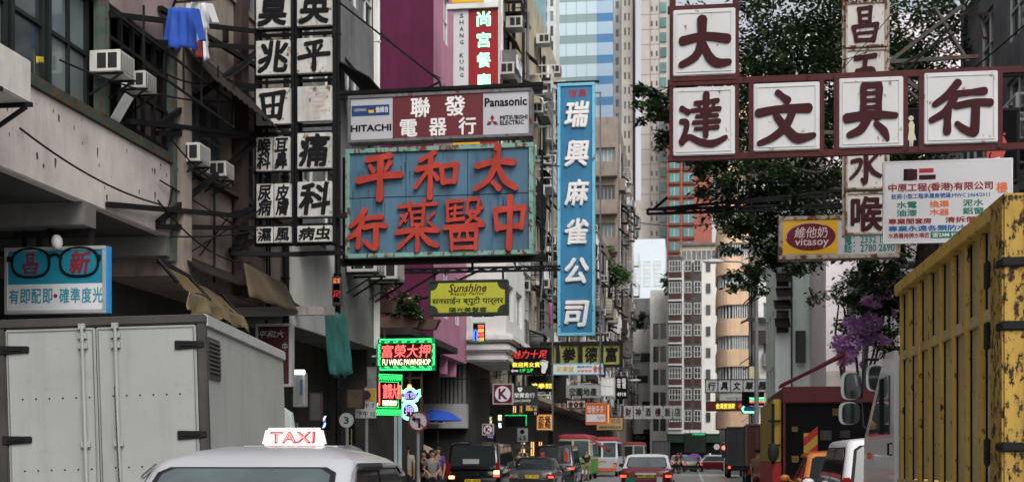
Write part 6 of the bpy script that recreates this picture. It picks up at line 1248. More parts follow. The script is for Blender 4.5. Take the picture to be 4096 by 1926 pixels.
# ------------------------------------------------------------------ vegetation
def leafmat(name, col):
    m = M(name, col, .55, .45, 1.2, spec=.35); nt = m.node_tree; b = nt.nodes['Principled BSDF']; out = nt.nodes['Material Output']
    tr = nt.nodes.new('ShaderNodeBsdfTranslucent'); tr.inputs['Color'].default_value = (min(1, col[0] * 1.5), min(1, col[1] * 1.5), min(1, col[2] * 1.3), 1); mx_ = nt.nodes.new('ShaderNodeMixShader'); mx_.inputs[0].default_value = .35 if 'petal' in name or 'fresh' in name else .12
    nt.links.new(b.outputs[0], mx_.inputs[1]); nt.links.new(tr.outputs[0], mx_.inputs[2]); nt.links.new(mx_.outputs[0], out.inputs['Surface']); return m
m_leafs = [leafmat('dark leaf', (.022, .042, .018)), leafmat('mid leaf', (.034, .062, .024)), leafmat('light leaf', (.085, .14, .045))]
m_bark = M('bark', (.07, .055, .042), .9, .4, 4, bump=.4)
def leaves(clumps, rnd, size=.13):
    """clumps: (centre, rx, ry, rz, count); a leaf is a folded pair of triangles"""
    V, Fc, Mi = [], [], []
    for c, rx, ry, rz, n in clumps:
        subs = [(Vector((rnd.gauss(0, .5), rnd.gauss(0, .5), rnd.gauss(0, .5))), rnd.random()) for _ in range(max(3, n // 90))]
        for _ in range(n):
            o, tone = rnd.choice(subs); p = c + Vector(((o.x + rnd.gauss(0, .14)) * rx, (o.y + rnd.gauss(0, .14)) * ry, (o.z + rnd.gauss(0, .15)) * rz))
            a = rnd.uniform(0, 2 * PI); el = rnd.uniform(-.9, .5); d = Vector((math.cos(a) * math.cos(el), math.sin(a) * math.cos(el), math.sin(el))); sd = d.cross(Vector((rnd.uniform(-.4, .4), rnd.uniform(-.4, .4), 1))).normalized()
            s_ = size * rnd.uniform(.6, 1.25); k = len(V); V += [p, p + d * s_ * .5 + sd * s_ * .24, p + d * s_, p + d * s_ * .5 - sd * s_ * .24]; Fc.append((k, k + 1, k + 2, k + 3))
            x = tone * .6 + rnd.random() * .5; Mi.append(0 if x < .55 else 1 if x < .86 else 2)
    return V, Fc, Mi
def foliage(name, clumps, parent, rnd, size, mats=None, origin=Vector()):
    V, Fc, Mi = leaves(clumps, rnd, size); me = bpy.data.meshes.new(name); me.from_pydata([tuple(v) for v in V], [], Fc)
    for m in mats or m_leafs: me.materials.append(m)
    me.polygons.foreach_set('material_index', Mi); me.update(); o = bpy.data.objects.new(name, me); COL.objects.link(o); o.parent = parent; return o
def limb(mb, p, q, r0, r1, rnd, n=6, wob=.15):
    pts = [p.lerp(q, i / n) + Vector((rnd.gauss(0, wob), rnd.gauss(0, wob), rnd.gauss(0, wob * .5))) * (1 if 0 < i < n else 0) for i in range(n + 1)]
    mb.tube(pts, [r0 + (r1 - r0) * i / n for i in range(n + 1)], 8); return pts
rv = random.Random(21)
base = S(5.9, 36, 0); TRE = bpy.data.objects.new('street_tree', None); COL.objects.link(TRE); TRE.location = base
tag(TRE, 'large dark street tree spreading behind the maroon framed sign', 'tree')
cl = []
def cpx(px, py, D, rx, rz, n, ry=None): cl.append((at(px, py, D) - base, rx, ry or rx, rz, n))
for px, py, D, rx, rz, n in (
    (770, 30, 33, 1.5, 1.3, 2200), (805, 20, 32, 1.6, 1.4, 2600), (765, 70, 31, 1.4, 1.0, 1700), (812, 65, 33, 1.7, 1.2, 2600), (832, 35, 34, 1.4, 1.5, 2000), (868, 30, 33, 1.6, 1.6, 1800),
    (905, 35, 34, 1.3, 1.3, 1500), (938, 25, 35, 1.2, 1.2, 700), (912, 70, 33, 1.3, 1.0, 1300), (900, 102, 32, 1.3, .9, 1200), (935, 75, 35, 1.0, .9, 450), (948, 108, 34, .9, .8, 500), (925, 125, 34, 1.3, .8, 900),
    (920, 10, 36, 1.6, 1.2, 1700), (950, 50, 36, 1.3, 1.2, 1100), (945, 130, 35, 1.2, .8, 800), (905, 150, 34, 1.3, .8, 1000), (850, 90, 34, 1.8, 1.2, 2000), (790, 110, 33, 1.7, 1.2, 2200), (745, 98, 31, 1.0, .8, 900), (830, 130, 33, 1.7, 1.1, 2200), (760, 140, 31, 1.3, .9, 1500), (800, 160, 32, 1.5, .9, 2000), (850, 165, 33, 1.6, .9, 1800), (735, 165, 30, 1.1, .7, 1300), (770, 180, 30, 1.3, .8, 1800),
    (715, 158, 29, .8, .5, 700), (706, 163, 29, .5, .4, 260), (820, 190, 32, 1.4, .9, 1700), (790, 205, 31, 1.2, .8, 1400), (755, 207, 30, .9, .55, 800), (740, 212, 29.5, .7, .5, 450), (778, 235, 30, 1.0, .7, 1100), (800, 240, 31, 1.1, .8, 1100), (765, 250, 30, .8, .5, 600), (745, 222, 29.5, .6, .4, 300),
    (785, 262, 30, .9, .5, 700), (758, 272, 29.5, .7, .4, 420), (742, 283, 29.3, .45, .25, 190), (805, 262, 31, .7, .5, 420), (812, 225, 31, 1.0, .7, 900), (733, 243, 29.4, .5, .3, 170), (722, 190, 29.4, .5, .35, 220),
    (690, 103, 28, .55, .45, 480), (668, 108, 27.5, .6, .45, 560), (655, 116, 27, .45, .32, 360), (645, 110, 27, .3, .22, 130), (680, 130, 28, .7, .5, 560), (670, 138, 27.8, .5, .4, 300), (650, 94, 27.3, .35, .3, 200), (640, 90, 27.3, .2, .14, 60), (660, 88, 27.6, .35, .22, 180), (700, 120, 28.5, .8, .6, 700), (720, 115, 29, .9, .7, 900),
    (872, 262, 31, .8, .6, 700), (885, 270, 31, .8, .5, 650), (865, 272, 30.5, .5, .3, 260), (895, 255, 32, .9, .7, 800), (905, 230, 33, 1.2, .9, 700), (880, 190, 33, 1.5, 1.0, 1300), (870, 140, 33, 1.6, 1.1, 1500)):
    cpx(px, py, D, rx, rz, n)
foliage('crown', cl, TRE, rv, .17)
b = MB(); top = Vector((.2, -1.0, 7.6)); pts = limb(b, Vector((0, 0, 0)), top, .38, .28, rv, 7, .06)
b.build('trunk', m_bark, TRE, smooth=1)
b = MB()
for px, py, D, r in ((770, 40, 32, .12), (830, 40, 33, .13), (905, 40, 34, .11), (800, 160, 32, .12), (775, 235, 30, .09), (670, 118, 27.8, .05), (885, 262, 31.5, .07), (740, 165, 30, .07), (850, 120, 33, .12)):
    q = at(px, py, D) - base; m_ = top.lerp(q, .5) + Vector((0, 0, .5)); pp = limb(b, top, q, r * 1.6, r * .3, rv, 8, .18)
    for k in range(3):
        e = pp[4 + k] + Vector((rv.gauss(0, .8), rv.gauss(0, .6), rv.uniform(0, .8))); limb(b, pp[4 + k], e, r * .5, .015, rv, 4, .06)
b.build('limbs', m_bark, TRE, smooth=1)
# flowering creeper
m_fl = [leafmat('purple petal', (.74, .42, .84)), leafmat('light purple petal', (.82, .58, .88)), leafmat('deep purple petal', (.56, .25, .70))]
base = S(t_at(34, 862), 34, 0); BG = bpy.data.objects.new('flowering_shrub', None); COL.objects.link(BG); BG.location = base; tag(BG, 'tall shrub with clusters of purple blossom above the maroon lorry', 'shrub')
cl = []
for px, py, rx, rz, n in ((885, 245, 1.0, .7, 1100), (862, 250, .9, .6, 900), (850, 262, .8, .6, 800), (895, 280, 1, .8, 800), (880, 262, .9, .6, 1400), (893, 300, .8, .6, 1200), (868, 292, .9, .5, 1200), (895, 260, .8, .5, 900), (875, 285, 1.0, .7, 700)): cpx(px, py + 38, 34, rx, rz, n, .7)
m_fresh = leafmat('fresh leaf', (.12, .20, .055)); foliage('foliage', cl, BG, rv, .15, [m_leafs[1], m_fresh, m_fresh])
cl = []
for px, py, rx, rz, n in ((868, 284, .5, .25, 1100), (880, 272, .4, .22, 700), (862, 306, .5, .3, 1200), (848, 318, .5, .34, 1300), (840, 333, .42, .32, 1000), (860, 322, .42, .32, 900), (897, 298, .25, .14, 120), (850, 345, .4, .25, 260), (842, 305, .2, .12, 80), (836, 345, .25, .2, 140)): cpx(px + 5, py + 15, 33.0, rx * .75, rz * .85, int(n * .7), .3)
foliage('blossom', cl, BG, rv, .15, m_fl)
b = MB()
for k in range(4): limb(b, Vector((rv.uniform(-.3, .6), 0, 0)), Vector((rv.uniform(-1, 1), .2, 5 + rv.random())), .07, .02, rv, 7, .08)
b.build('stem', m_bark, BG, smooth=1)
def shrub(name, label, cat, px, py, s, spread, n, size=.16, rz=.5, mats=None, pot=True):
    t = t_at(s, px); z = z_at(t, s, py); R = thing(name, label, cat, t, s, z); cl = [(Vector((rv.uniform(-spread, spread), rv.uniform(-.2, .2), rv.uniform(.1, rz))), .45, .3, .32, n // 5) for _ in range(5)]
    foliage('foliage', cl, R, rv, size, mats); b = MB()
    if pot: b.loft([[(x * .8, y * .8, -.28) for x, y in ((-spread, -.2), (spread, -.2), (spread, .2), (-spread, .2))], [(x, y, .02) for x, y in ((-spread, -.2), (spread, -.2), (spread, .2), (-spread, .2))]]); b.build('planter', M('old planter', (.12, .08, .06), .85, .3), R)
    else:
        for k in range(3): b.bar((0, 0, -.3), (rv.uniform(-.5, .5), 0, .4), .05)
        b.build('stem', m_bark, R)
    return R
shrub('potted_plant', 'leafy potted plants on the dark canopy under the maroon wall, left half', 'plants', 398, 318, 37.2, .75, 1500, .15, .55, [m_leafs[1], m_leafs[2], M('fresh leaf', (0, 0, 0))])
shrub('potted_plant', 'pale flowering potted plants on the dark canopy, right half', 'plants', 417, 320, 37.4, .7, 1300, .14, .5, [m_leafs[1], m_leafs[2], M('cream blossom', (.45, .44, .38), .7, .2)])
shrub('balcony_plant', 'green plant trailing over the grey building corner beside the maroon wall', 'plant', 384, 302, 32.6, .3, 500, .14, .7, [m_leafs[1], m_leafs[2], M('pink petal', (.45, .2, .32), .6, .2)])
shrub('balcony_plant', 'light green plant just under the big blue sign at its lower left', 'plant', 376, 278, 32.3, .5, 500, .15, .4, [m_leafs[1], m_leafs[2], m_leafs[2]], False)
for px, py, sp, n, lb_ in ((603, 285, 2.2, 2600, 'bushy green roof garden spilling over the dark tenement beside the blue vertical sign'), (611, 272, 1.6, 1500, 'second green bush further along the dark tenement roof edge')):
    R = shrub('roof_shrub', lb_, 'shrub', px, py, 118 if px < 605 else 128, sp, 0, .5, 2, None, False); foliage('foliage', [(Vector((rv.uniform(-sp, sp) * .6, rv.uniform(-2, 2), rv.uniform(-.5, 2.6))), 1.6, 1.6, 1.3, n // 6) for _ in range(6)], R, rv, .42, [m_leafs[1], m_leafs[2], M('fresh leaf', (0, 0, 0))])
for px, py, s, sp, n, lb_ in ((678, 285, 160, 1.5, 900, 'dark roof tree beside the red brown tower'), (644, 330, 165, 2.0, 900, 'roof garden greenery on the pale terraced block')):
    R = shrub('roof_shrub', lb_, 'shrub', px, py, s, sp, 0, .5, 2, None, False); foliage('foliage', [(Vector((rv.uniform(-sp, sp), rv.uniform(-1, 1), rv.uniform(0, 2.4))), 1.4, 1.2, 1.2, n // 5) for _ in range(5)], R, rv, .5)

# ------------------------------------------------------------------ people
m_skin = M('skin', (.36, .22, .15), .6, .1, 3); m_hair = M('black hair', (.012, .01, .01), .6, .2); m_shoe = M('dark shoes', (.02, .02, .02), .6, .2)
CLO = {k: M(k + ' cloth', c, .9, .2, 4, bump=.1) for k, c in dict(beige=(.42, .38, .31), black=(.018, .018, .02), khaki=(.22, .18, .12), navy=(.03, .035, .06), teal=(.10, .26, .24), purple=(.12, .05, .22), grey=(.18, .18, .19), brown=(.22, .13, .08), white=(.55, .55, .56), darkred=(.12, .02, .02), olive=(.06, .065, .04)).items()}
def skinned(name, verts, edges, rad, mat, parent, sub=1):
    me = bpy.data.meshes.new(name); me.from_pydata(verts, edges, []); o = bpy.data.objects.new(name, me); COL.objects.link(o)
    o.modifiers.new('skin', 'SKIN'); sv = me.skin_vertices[0].data
    for i, r in enumerate(rad): sv[i].radius = (r, r * .85) if isinstance(r, float) else r
    sv[0].use_root = True; sm = o.modifiers.new('sub', 'SUBSURF'); sm.levels = sub; sm.render_levels = sub
    dg = bpy.context.evaluated_depsgraph_get(); m2 = bpy.data.meshes.new_from_object(o.evaluated_get(dg)); bpy.data.objects.remove(o); bpy.data.meshes.remove(me)
    m2.materials.clear(); m2.materials.append(mat); m2.polygons.foreach_set('use_smooth', [True] * len(m2.polygons)); r = bpy.data.objects.new(name, m2); COL.objects.link(r); r.parent = parent; return r
def person(label, t, s, h=1.7, rz=0., shirt='white', trousers='black', walk=0., arms=0., z=0., bent=0., sleeve=.5, cap=None, skirt=False, longhair=False):
    R = thing('person', label, 'person', t, s, z, rz); k = h / 1.7; R.scale = (k,) * 3      # faces -y
    sw = walk; V = []; E = []; Rd = []
    def a(p, r, frm=None): V.append(p); Rd.append(r); i = len(V) - 1; E.append((frm, i)) if frm is not None else None; return i
    f = lambda y, z_: y - bent * max(0, z_ - .95)
    pel = a((0, 0, .95), (.15, .10)); ch1 = a((0, f(0, 1.12), 1.12), (.13, .095), pel); ch = a((0, f(0, 1.32), 1.32), (.155, .10), ch1); nk0 = a((0, f(.01, 1.44), 1.44), (.075, .07), ch); nk = a((0, f(0, 1.50), 1.50), .052, nk0); hd0 = a((0, f(-.012, 1.57), 1.555), (.065, .078), nk); hd = a((0, f(-.005, 1.62), 1.62), (.073, .092), hd0); a((0, f(.0, 1.67), 1.675), (.055, .07), hd)
    ends = {}
    for sg in (-1, 1):
        sh = a((sg * .17, f(0, 1.41), 1.40), .062, nk0 if False else ch); ar = -sg * sw * .35; el = a((sg * (.215 + arms * .06), f(ar * .5 + .03, 1.15), 1.13), .043, sh); wr = a((sg * (.20 - arms * .12), f(ar - .06 - arms * .12, 1.0), .89 + arms * .18), .031, el)
        pm = a((sg * (.197 - arms * .13), f(ar - .08 - arms * .16, 1.0), .82 + arms * .2), (.034, .02), wr)
        for q in range(4): x = (q - 1.5) * .018; f1 = a((V[pm][0] + x * .35, V[pm][1] + x, V[pm][2] - .05), .0095, pm); a((V[pm][0] + x * .35 - sg * .01, V[pm][1] + x - .008, V[pm][2] - .09 + abs(q - 1.4) * .01), .008, f1)
        t1 = a((V[wr][0] - sg * .012, V[wr][1] - .035, V[wr][2] - .05), .011, wr); a((V[t1][0] - sg * .008, V[t1][1] - .018, V[t1][2] - .035), .009, t1)
        ang = sg * sw; hp = a((sg * .09, 0, .88), .085, pel); kn = a((sg * .1, -math.sin(ang) * .42, .88 - math.cos(ang) * .40), .058, hp); ak = a((sg * .1, -math.sin(ang) * .42 + (math.sin(max(0, -ang)) * .42 + abs(ang) * .05), .88 - math.cos(ang) * .40 - .40 + max(0, -ang) * .08), .04, kn)
        a((sg * .11, V[ak][1] - .15, V[ak][2] - .045), (.038, .028), ak); ends[sg] = (sh, el, wr, hp, kn, ak)
    # face: nose, chin, ears as small protrusions of the head chain
    a((0, f(-.105, 1.6), 1.60), .014, hd); a((.082, f(.005, 1.6), 1.60), .016, hd); a((-.082, f(.005, 1.6), 1.60), .016, hd)
    body = skinned('body', V, E, Rd, m_skin, R)
    b = MB()
    for sg in (-1, 1): b.ell((sg * .032, f(-.088, 1.6), 1.625), .013, .006, .007, 8, 5)
    b.ell((0, f(-.088, 1.6), 1.555), .025, .006, .006, 8, 5); b.build('face_detail', m_hair, body)
    g_ = 1.2; sv, se, sr = [], [], []
    def c(p, r, frm=None): sv.append(p); sr.append(r); i = len(sv) - 1; se.append((frm, i)) if frm is not None else None; return i
    ex = lambda r, m=.014: (r[0] + m, r[1] + m) if isinstance(r, tuple) else r + m
    p0 = c((0, f(0, .98), .90), (.165, .115)); p1 = c(V[ch1], ex(Rd[ch1], .02), p0); p2 = c(V[ch], ex(Rd[ch]), p1); p3 = c((0, f(.01, 1.42), 1.43), (.085, .075), p2)
    for sg in (-1, 1):
        sh, el, wr, *_ = ends[sg]; q = c(V[sh], .076, p2); e = c(Vector(V[sh]).lerp(Vector(V[el]), min(1, sleeve * 1.5)), .060, q)
        if sleeve > .7: c(Vector(V[el]).lerp(Vector(V[wr]), .92), .045, e)
    skinned('shirt', [tuple(v) for v in sv], se, sr, CLO[shirt], R)
    sv, se, sr = [], [], []
    p0 = c((0, 0, .97), (.16, .112)); p1 = c((0, 0, .90), (.165, .115), p0)
    if skirt: c((0, 0, .5), (.2, .17), p1)
    else:
        for sg in (-1, 1): *_, hp, kn, ak = ends[sg]; q = c(V[hp], .1, p1); q2 = c(V[kn], .073, q); c((V[ak][0], V[ak][1], V[ak][2] + .02), .06, q2)
    skinned('skirt' if skirt else 'trousers', [tuple(v) for v in sv], se, sr, CLO[trousers], R)
    for sg in (-1, 1):
        ak = V[ends[sg][5]]; b = MB(); b.loft([[(ak[0] + x * .05, ak[1] - .05 + y * .13, ak[2] - .09) for x, y in ((-1, -1), (-.4, -1.25), (.4, -1.25), (1, -1), (1, 1), (-1, 1))], [(ak[0] + x * .052, ak[1] - .05 + y * .13, ak[2] - .03) for x, y in ((-1, -1), (-.4, -1.2), (.4, -1.2), (1, -1), (1, 1), (-1, 1))], [(ak[0] + x * .04, ak[1] - .0 + y * .07, ak[2] + .01) for x, y in ((-1, -1), (-.4, -1.2), (.4, -1.2), (1, -1), (1, 1), (-1, 1))]]); b.build('shoe', m_shoe, R)
    hz_ = f(.012, 1.66); b = MB(); n = 12
    rings = []
    for j, (zz, rr_) in enumerate(((1.60, .098), (1.66, .104), (1.71, .088), (1.735, .05))): rings.append([(rr_ * .86 * math.cos(q * 2 * PI / n), hz_ + rr_ * 1.05 * math.sin(q * 2 * PI / n), zz + (.045 if math.sin(q * 2 * PI / n) < -.3 and j == 0 else 0)) for q in range(n)])
    b.loft(rings)
    if longhair: b.loft([[(x * .085, hz_ + .03 + y * .06, z_) for x, y in ((-1, 0), (-.7, 1), (.7, 1), (1, 0), (0, .2))] for z_ in (1.64, 1.5, 1.36)])
    b.build('cap' if cap else 'hair', CLO[cap] if cap else m_hair, R, smooth=1)
    return R
def at_px(px, D): t = t_at(D, px); return t, D
def pp(label, px, D, **k): t, s = at_px(px, D); return person(label, t, s, **k)
pp('man in a beige shirt seen from behind on the left roadside', 407, 37, rz=PI, shirt='beige', trousers='black', walk=.12, h=1.76)
pp('person in a teal top beside the man in the beige shirt', 416.5, 38.5, rz=PI - .4, shirt='teal', trousers='white', h=1.6, walk=.1)
pp('person in black with bent head among the left kerbside group', 425, 37.5, rz=-.4, shirt='black', trousers='black', h=1.62, arms=.8, bent=.12)
pp('woman in a grey top with long hair facing the camera, left kerbside group', 432, 36.5, rz=.3, shirt='grey', trousers='black', h=1.62, arms=.7, longhair=True)
pp('bald looking person in purple at the right of the kerbside group', 438, 39, rz=-.2, shirt='purple', trousers='navy', h=1.72)
pp('person in dark clothes furthest back in the left kerbside group', 421, 41, rz=1.2, shirt='navy', trousers='black', h=1.7)
pp('man in a red cap, black shirt and khaki trousers standing behind the green minibus', 586.5, 74, rz=.2, shirt='black', trousers='khaki', h=1.74, cap='darkred', arms=.3)
pp('woman in a purple top striding over the crossing', 698, 112, rz=-PI / 2 - .2, shirt='purple', trousers='black', h=1.72, walk=.42)
pp('person in dark clothes stepping off the kerb by the lane line', 681, 108, rz=-PI / 2 + .3, shirt='black', trousers='black', h=1.75, walk=.35)
pp('person in dark red leaning beside the red taxi', 676, 104, rz=1.0, shirt='darkred', trousers='black', h=1.7, bent=.25, walk=.2)
pp('man in a brown shirt with back turned beside the yellow flanked lorry', 758, 37, rz=PI - .5, shirt='brown', trousers='darkred', h=1.66, sleeve=.4)
pp('person in white far off by the traffic light', 708, 135, rz=.2, shirt='white', trousers='navy', h=1.7)
pp('person in olive waiting under the amber shop light', 519, 60, rz=.3, shirt='olive', trousers='black', h=1.7)
pp('person in dark clothes between the parked grey saloon and the shops', 527, 62, rz=-.6, shirt='grey', trousers='navy', h=1.66)
def umbrella(label, px, py, D, r, col, folded=False):
    t = t_at(D, px); z = z_at(t, D, py); R = thing('umbrella', label, 'umbrella', t, D, z); n = 8; b = MB()
    ring = lambda rr_, zz: [(rr_ * math.cos(i * 2 * PI / n), rr_ * math.sin(i * 2 * PI / n), zz) for i in range(n)]
    b.loft([ring(r, 0), ring(r * .72, r * .22), ring(r * .35, r * .38), ring(.02, r * .44)], cap=False); b.loft([ring(r, -.004), ring(r * .72, r * .215), ring(r * .35, r * .375), ring(.02, r * .435)], cap=False); b.build('canopy', col, R, smooth=.3)
    b = MB(); b.cyl((0, 0, -.75 if r < 1 else -2.2), (0, 0, r * .5), .012 if r < 1 else .03, n=8); b.build('pole', m_grayc, R)
    b = MB()
    for i in range(n): b.bar((0, 0, r * .40), (r * math.cos(i * 2 * PI / n), r * math.sin(i * 2 * PI / n), -.008), .012)
    b.build('ribs', m_black, R); return R
umbrella('large blue parasol over the left kerbside group', 438, 420, 43, .85, M('blue parasol cloth', (.02, .07, .38), .8, .15, 1))
umbrella('purple umbrella held over the far junction', 694, 456, 108, .62, M('purple umbrella cloth', (.25, .09, .42), .7, .1, 1))
umbrella('small grey umbrella showing just above the near taxi roof', 348, 452, 22, .32, M('grey umbrella cloth', (.10, .10, .11), .7, .3, 3))
umbrella('tan umbrella behind the man in the beige shirt', 414, 452, 42, .8, M('tan umbrella cloth', (.36, .29, .2), .8, .15, 1))
umbrella('dark umbrella by the amber shop lights', 521, 448, 58, .55, M('dark umbrella cloth', (.02, .02, .022), .8, .15, 1))

# ------------------------------------------------------------------ street furniture
m_pole = M('galvanised grey post', (.20, .205, .21), .5, .2, 3)
def lamp_post(label, px, D, ztop, arm, py_lamp=None, r=.08):
    t = t_at(D, px); R = thing('street_lamp', label, 'street lamp', t, D); b = MB(); b.cyl((0, 0, 0), (0, 0, ztop), r * 1.3, r * .7, 12); b.cyl((0, 0, 0), (0, 0, 1.2), r * 1.7, n=12); b.build('post', m_pole, R, smooth=.8)
    if arm:
        b = MB(); b.tube([(0, 0, ztop - .3), (arm * .5, 0, ztop + .15), (arm, 0, ztop + .2)], .04, 8); b.build('arm', m_pole, R, smooth=1)
        b = MB(); L_ = 1.0 if arm > 0 else -1.0; rings = []
        for i, (u, ry, rz_) in enumerate(((0, .05, .04), (.15, .14, .09), (.5, .17, .12), (.85, .13, .08), (1, .03, .02))): rings.append([(arm + L_ * u, ry * math.cos(q * PI / 5), ztop + .2 + rz_ * math.sin(q * PI / 5)) for q in range(10)])
        b.loft(rings); b.build('lamp_head', M('pale lamp housing', (.50, .50, .51), .4, .1), R, smooth=1)
    return R
lamp_post('tall grey street lamp whose arm points left in front of the white corner block', 756.5, 62, z_at(t_at(62, 720), 62, 265), -1.55, r=.1)
lamp_post('plain grey post rising behind the purple blossom', 865, 40, z_at(t_at(40, 865), 40, 158), 0, r=.085)
lamp_post('short post with a small round lamp over the purple blossom', 889, 36, z_at(t_at(36, 889), 36, 272), .12, r=.05)
lamp_post('street lamp in the middle distance beside the dark tenement, arm pointing right', 618, 112, z_at(t_at(112, 628), 112, 382), 1.0, r=.08)
lamp_post('small far street lamp before the white corner block', 757, 100, z_at(t_at(100, 735), 100, 388), -1.7, r=.08)
def road_sign(name, label, px, D, items, ztop, cat='road sign'):
    t = t_at(D, px); R = thing(name, label, cat, t, D); b = MB(); b.cyl((0, 0, 0), (0, 0, ztop), .038, n=10); b.build('post', m_pole, R); items(R, lambda p: (p - px) / ppm(t, D), lambda q: z_at(t, D, q), D); return R
def it1(R, X, Z, D):
    r = 10.2 / ppm(t_at(D, 419), D); x, z = X(419), Z(420.5); b = MB(); b.disc(x, z, r * .86, -.07, -.05); d = b.build('plate', M('road sign white', (.42, .42, .43), .5, .1), R)
    b = MB(); b.ring(x, z, r, r * .16, -.08, -.05); b.bar((x - r * .62, -.082, z + r * .62), (x + r * .62, -.082, z - r * .62), r * .16, .01); b.build('red_ring', M('road sign red', (.20, .02, .025), .5, .15), d)
    b = MB(); b.box(x - .0, x + r * .2, -.078, -.0705, z - r * .62, z + r * .25); b.box(x - r * .35, x + r * .2, -.077, -.0705, z + r * .1, z + r * .3); b.prism([(x - r * .3, z + r * .5), (x - r * .3, z - r * .1), (x - r * .68, z + r * .2)], -.0765, -.0705); b.build('arrow', m_bletter, d)
road_sign('no_turn_sign', 'round no left turn sign on a thin post beside the gourd neon', 418, 29, it1, z_at(t_at(29, 418), 29, 411))
def it2(R, X, Z, D):
    b = MB(); b.box(X(355.5), X(377), -.06, -.045, Z(417.5), Z(388)); p = b.build('plate', M('road sign white', (0, 0, 0)), R, bevel=.005)
    b = MB(); b.box(X(356), X(376.5), -.068, -.0605, Z(400.5), Z(388.6)); b.build('yellow_half', M('road sign yellow', (.40, .28, .03), .5, .15), p)
    b = MB(); b.disc(X(367), Z(394.7), 4.6 / ppm(t_at(D, 367), D), -.075, -.0685); b.build('disc', M('clearway navy', (.03, .025, .07), .5, .1), p)
    b = MB(); b.ring(X(367), Z(394.7), 4.9 / ppm(t_at(D, 367), D), .016, -.078, -.0755); b.bar((X(364), -.0775, Z(391.7)), (X(370), -.0775, Z(397.7)), .016, .004); b.build('ring_mark', M('road sign red', (0, 0, 0)), p)
    b = MB(); b.text('上午 7', X(358), X(375.5), Z(407.5), Z(402), -.0605, .02, .003, 1); b.text('下午 12', X(358), X(376), Z(416), Z(410.5), -.0605, .02, .003, 1); b.build('lettering', m_bletter, p, norm=False)
road_sign('parking_plate', 'yellow and white no stopping plate with hours 7 and 12', 366.5, 28, it2, z_at(t_at(28, 366), 28, 386))
def it3(R, X, Z, D):
    b = MB(); r = 7.4 / ppm(t_at(D, 347), D); b.disc(0, Z(419.5), r, -.06, -.04); p = b.build('plate', M('pale road sign disc', (.40, .43, .42), .5, .1), R)
    b = MB(); b.text('3', -r * .36, r * .36, Z(419.5) - r * .5, Z(419.5) + r * .5, -.0605, .03, .003, 2); b.build('lettering', M('deep green paint', (.02, .08, .05), .5, .1), p, norm=False)
road_sign('number_disc_sign', 'pale round disc with the number 3', 347, 27.5, it3, z_at(t_at(27.5, 347), 27.5, 413))
def it4(R, X, Z, D):
    b = MB(); b.box(X(764), X(774), -.05, -.03, Z(434), Z(420)); p = b.build('plate', M('road sign white', (0, 0, 0)), R); b = MB(); b.box(X(764.3), X(773.7), -.055, -.0505, Z(427), Z(420.4)); b.build('yellow_half', M('road sign yellow', (0, 0, 0)), p)
    b = MB(); b.disc(X(769), Z(423.6), 2.6 / ppm(t_at(D, 769), D), -.06, -.0555); b.build('disc', M('clearway navy', (0, 0, 0)), p); b = MB(); b.text('24', X(765.5), X(772.5), Z(433), Z(428.6), -.0505, .03, .003, 1); b.build('lettering', m_bletter, p, norm=False)
road_sign('parking_plate', 'small yellow and white 24 hour plate beside the yellow flanked lorry', 769, 58, it4, z_at(t_at(58, 769), 58, 419))
def it5(R, X, Z, D):
    b = MB(); b.box(X(517.5) , X(528), -.06, -.03, Z(441), Z(427.5)); p = b.build('plate', M('grey plate', (.24, .25, .26), .5, .1), R); b = MB(); b.disc(X(522.5), Z(431), 2.3 / ppm(t_at(D, 522), D), -.065, -.0605); b.build('disc', m_dark, p)
    b = MB(); b.text('上客\n落貨', X(518.5), X(527), Z(440), Z(434.5), -.0605, .01, .003, 1); b.build('lettering', m_bletter, p, norm=False)
road_sign('loading_plate', 'grey loading plate with a dark disc near the amber shop lights', 522.5, 53, it5, z_at(t_at(53, 522), 53, 427))
def it6(R, X, Z, D):
    b = MB(); b.box(-.18, .18, -.12, .1, Z(457), Z(443)); hd = b.build('signal_head', m_black, R); b = MB(); b.ell((0, -.13, Z(447)), .16, .06, .16); b.build('red_lamp', neon('red signal', (1, .10, .06), 3), hd)
    b = MB(); b.disc(-.55, Z(446), .22, -.05, -.02); b.build('disc', M('road sign white', (0, 0, 0)), R)
road_sign('traffic_light', 'traffic light showing red at the far junction', 724, 98, it6, z_at(t_at(98, 724), 98, 441), 'traffic light')
def it7(R, X, Z, D):
    b = MB(); b.box(-.1, .1, -.03, .03, z_at(t_at(D, 398), D, 475), z_at(t_at(D, 398), D, 415)); b.build('pale_panel', M('pale blue post', (.42, .52, .56), .5, .1), R)
road_sign('pale_post', 'pale blue white post under the slanted neon sign', 398, 33.5, it7, z_at(t_at(33.5, 398), 33.5, 414), 'post')

# ------------------------------------------------------------------ cloth, awnings, cables
def cloth(name, label, cat, P, nx, nz, amp, mat, seed=1, thick=True):
    r = random.Random(seed); g_ = []; c0 = sum((Vector(p) for p in P), Vector()) / 4
    for j in range(nz + 1):
        for i in range(nx + 1):
            u, v = i / nx, j / nz; p = Vector(P[0]).lerp(P[1], u).lerp(Vector(P[3]).lerp(P[2], u), v); n = (Vector(P[1]) - Vector(P[0])).cross(Vector(P[3]) - Vector(P[0])).normalized()
            g_.append(p - c0 + n * amp * (math.sin(u * 17 + seed) * (.3 + v) + .5 * math.sin(u * 41 + v * 3) * v) + Vector((0, 0, (r.random() - .5) * amp * (2.2 if j == nz else .2))))
    b = MB(); b.add(g_, [(j * (nx + 1) + i, j * (nx + 1) + i + 1, (j + 1) * (nx + 1) + i + 1, (j + 1) * (nx + 1) + i) for j in range(nz) for i in range(nx)])
    o = b.build(name, mat, None, smooth=1.2, loc=c0); m = o.modifiers.new('thickness', 'SOLIDIFY'); m.thickness = .012; return tag(o, label, cat)
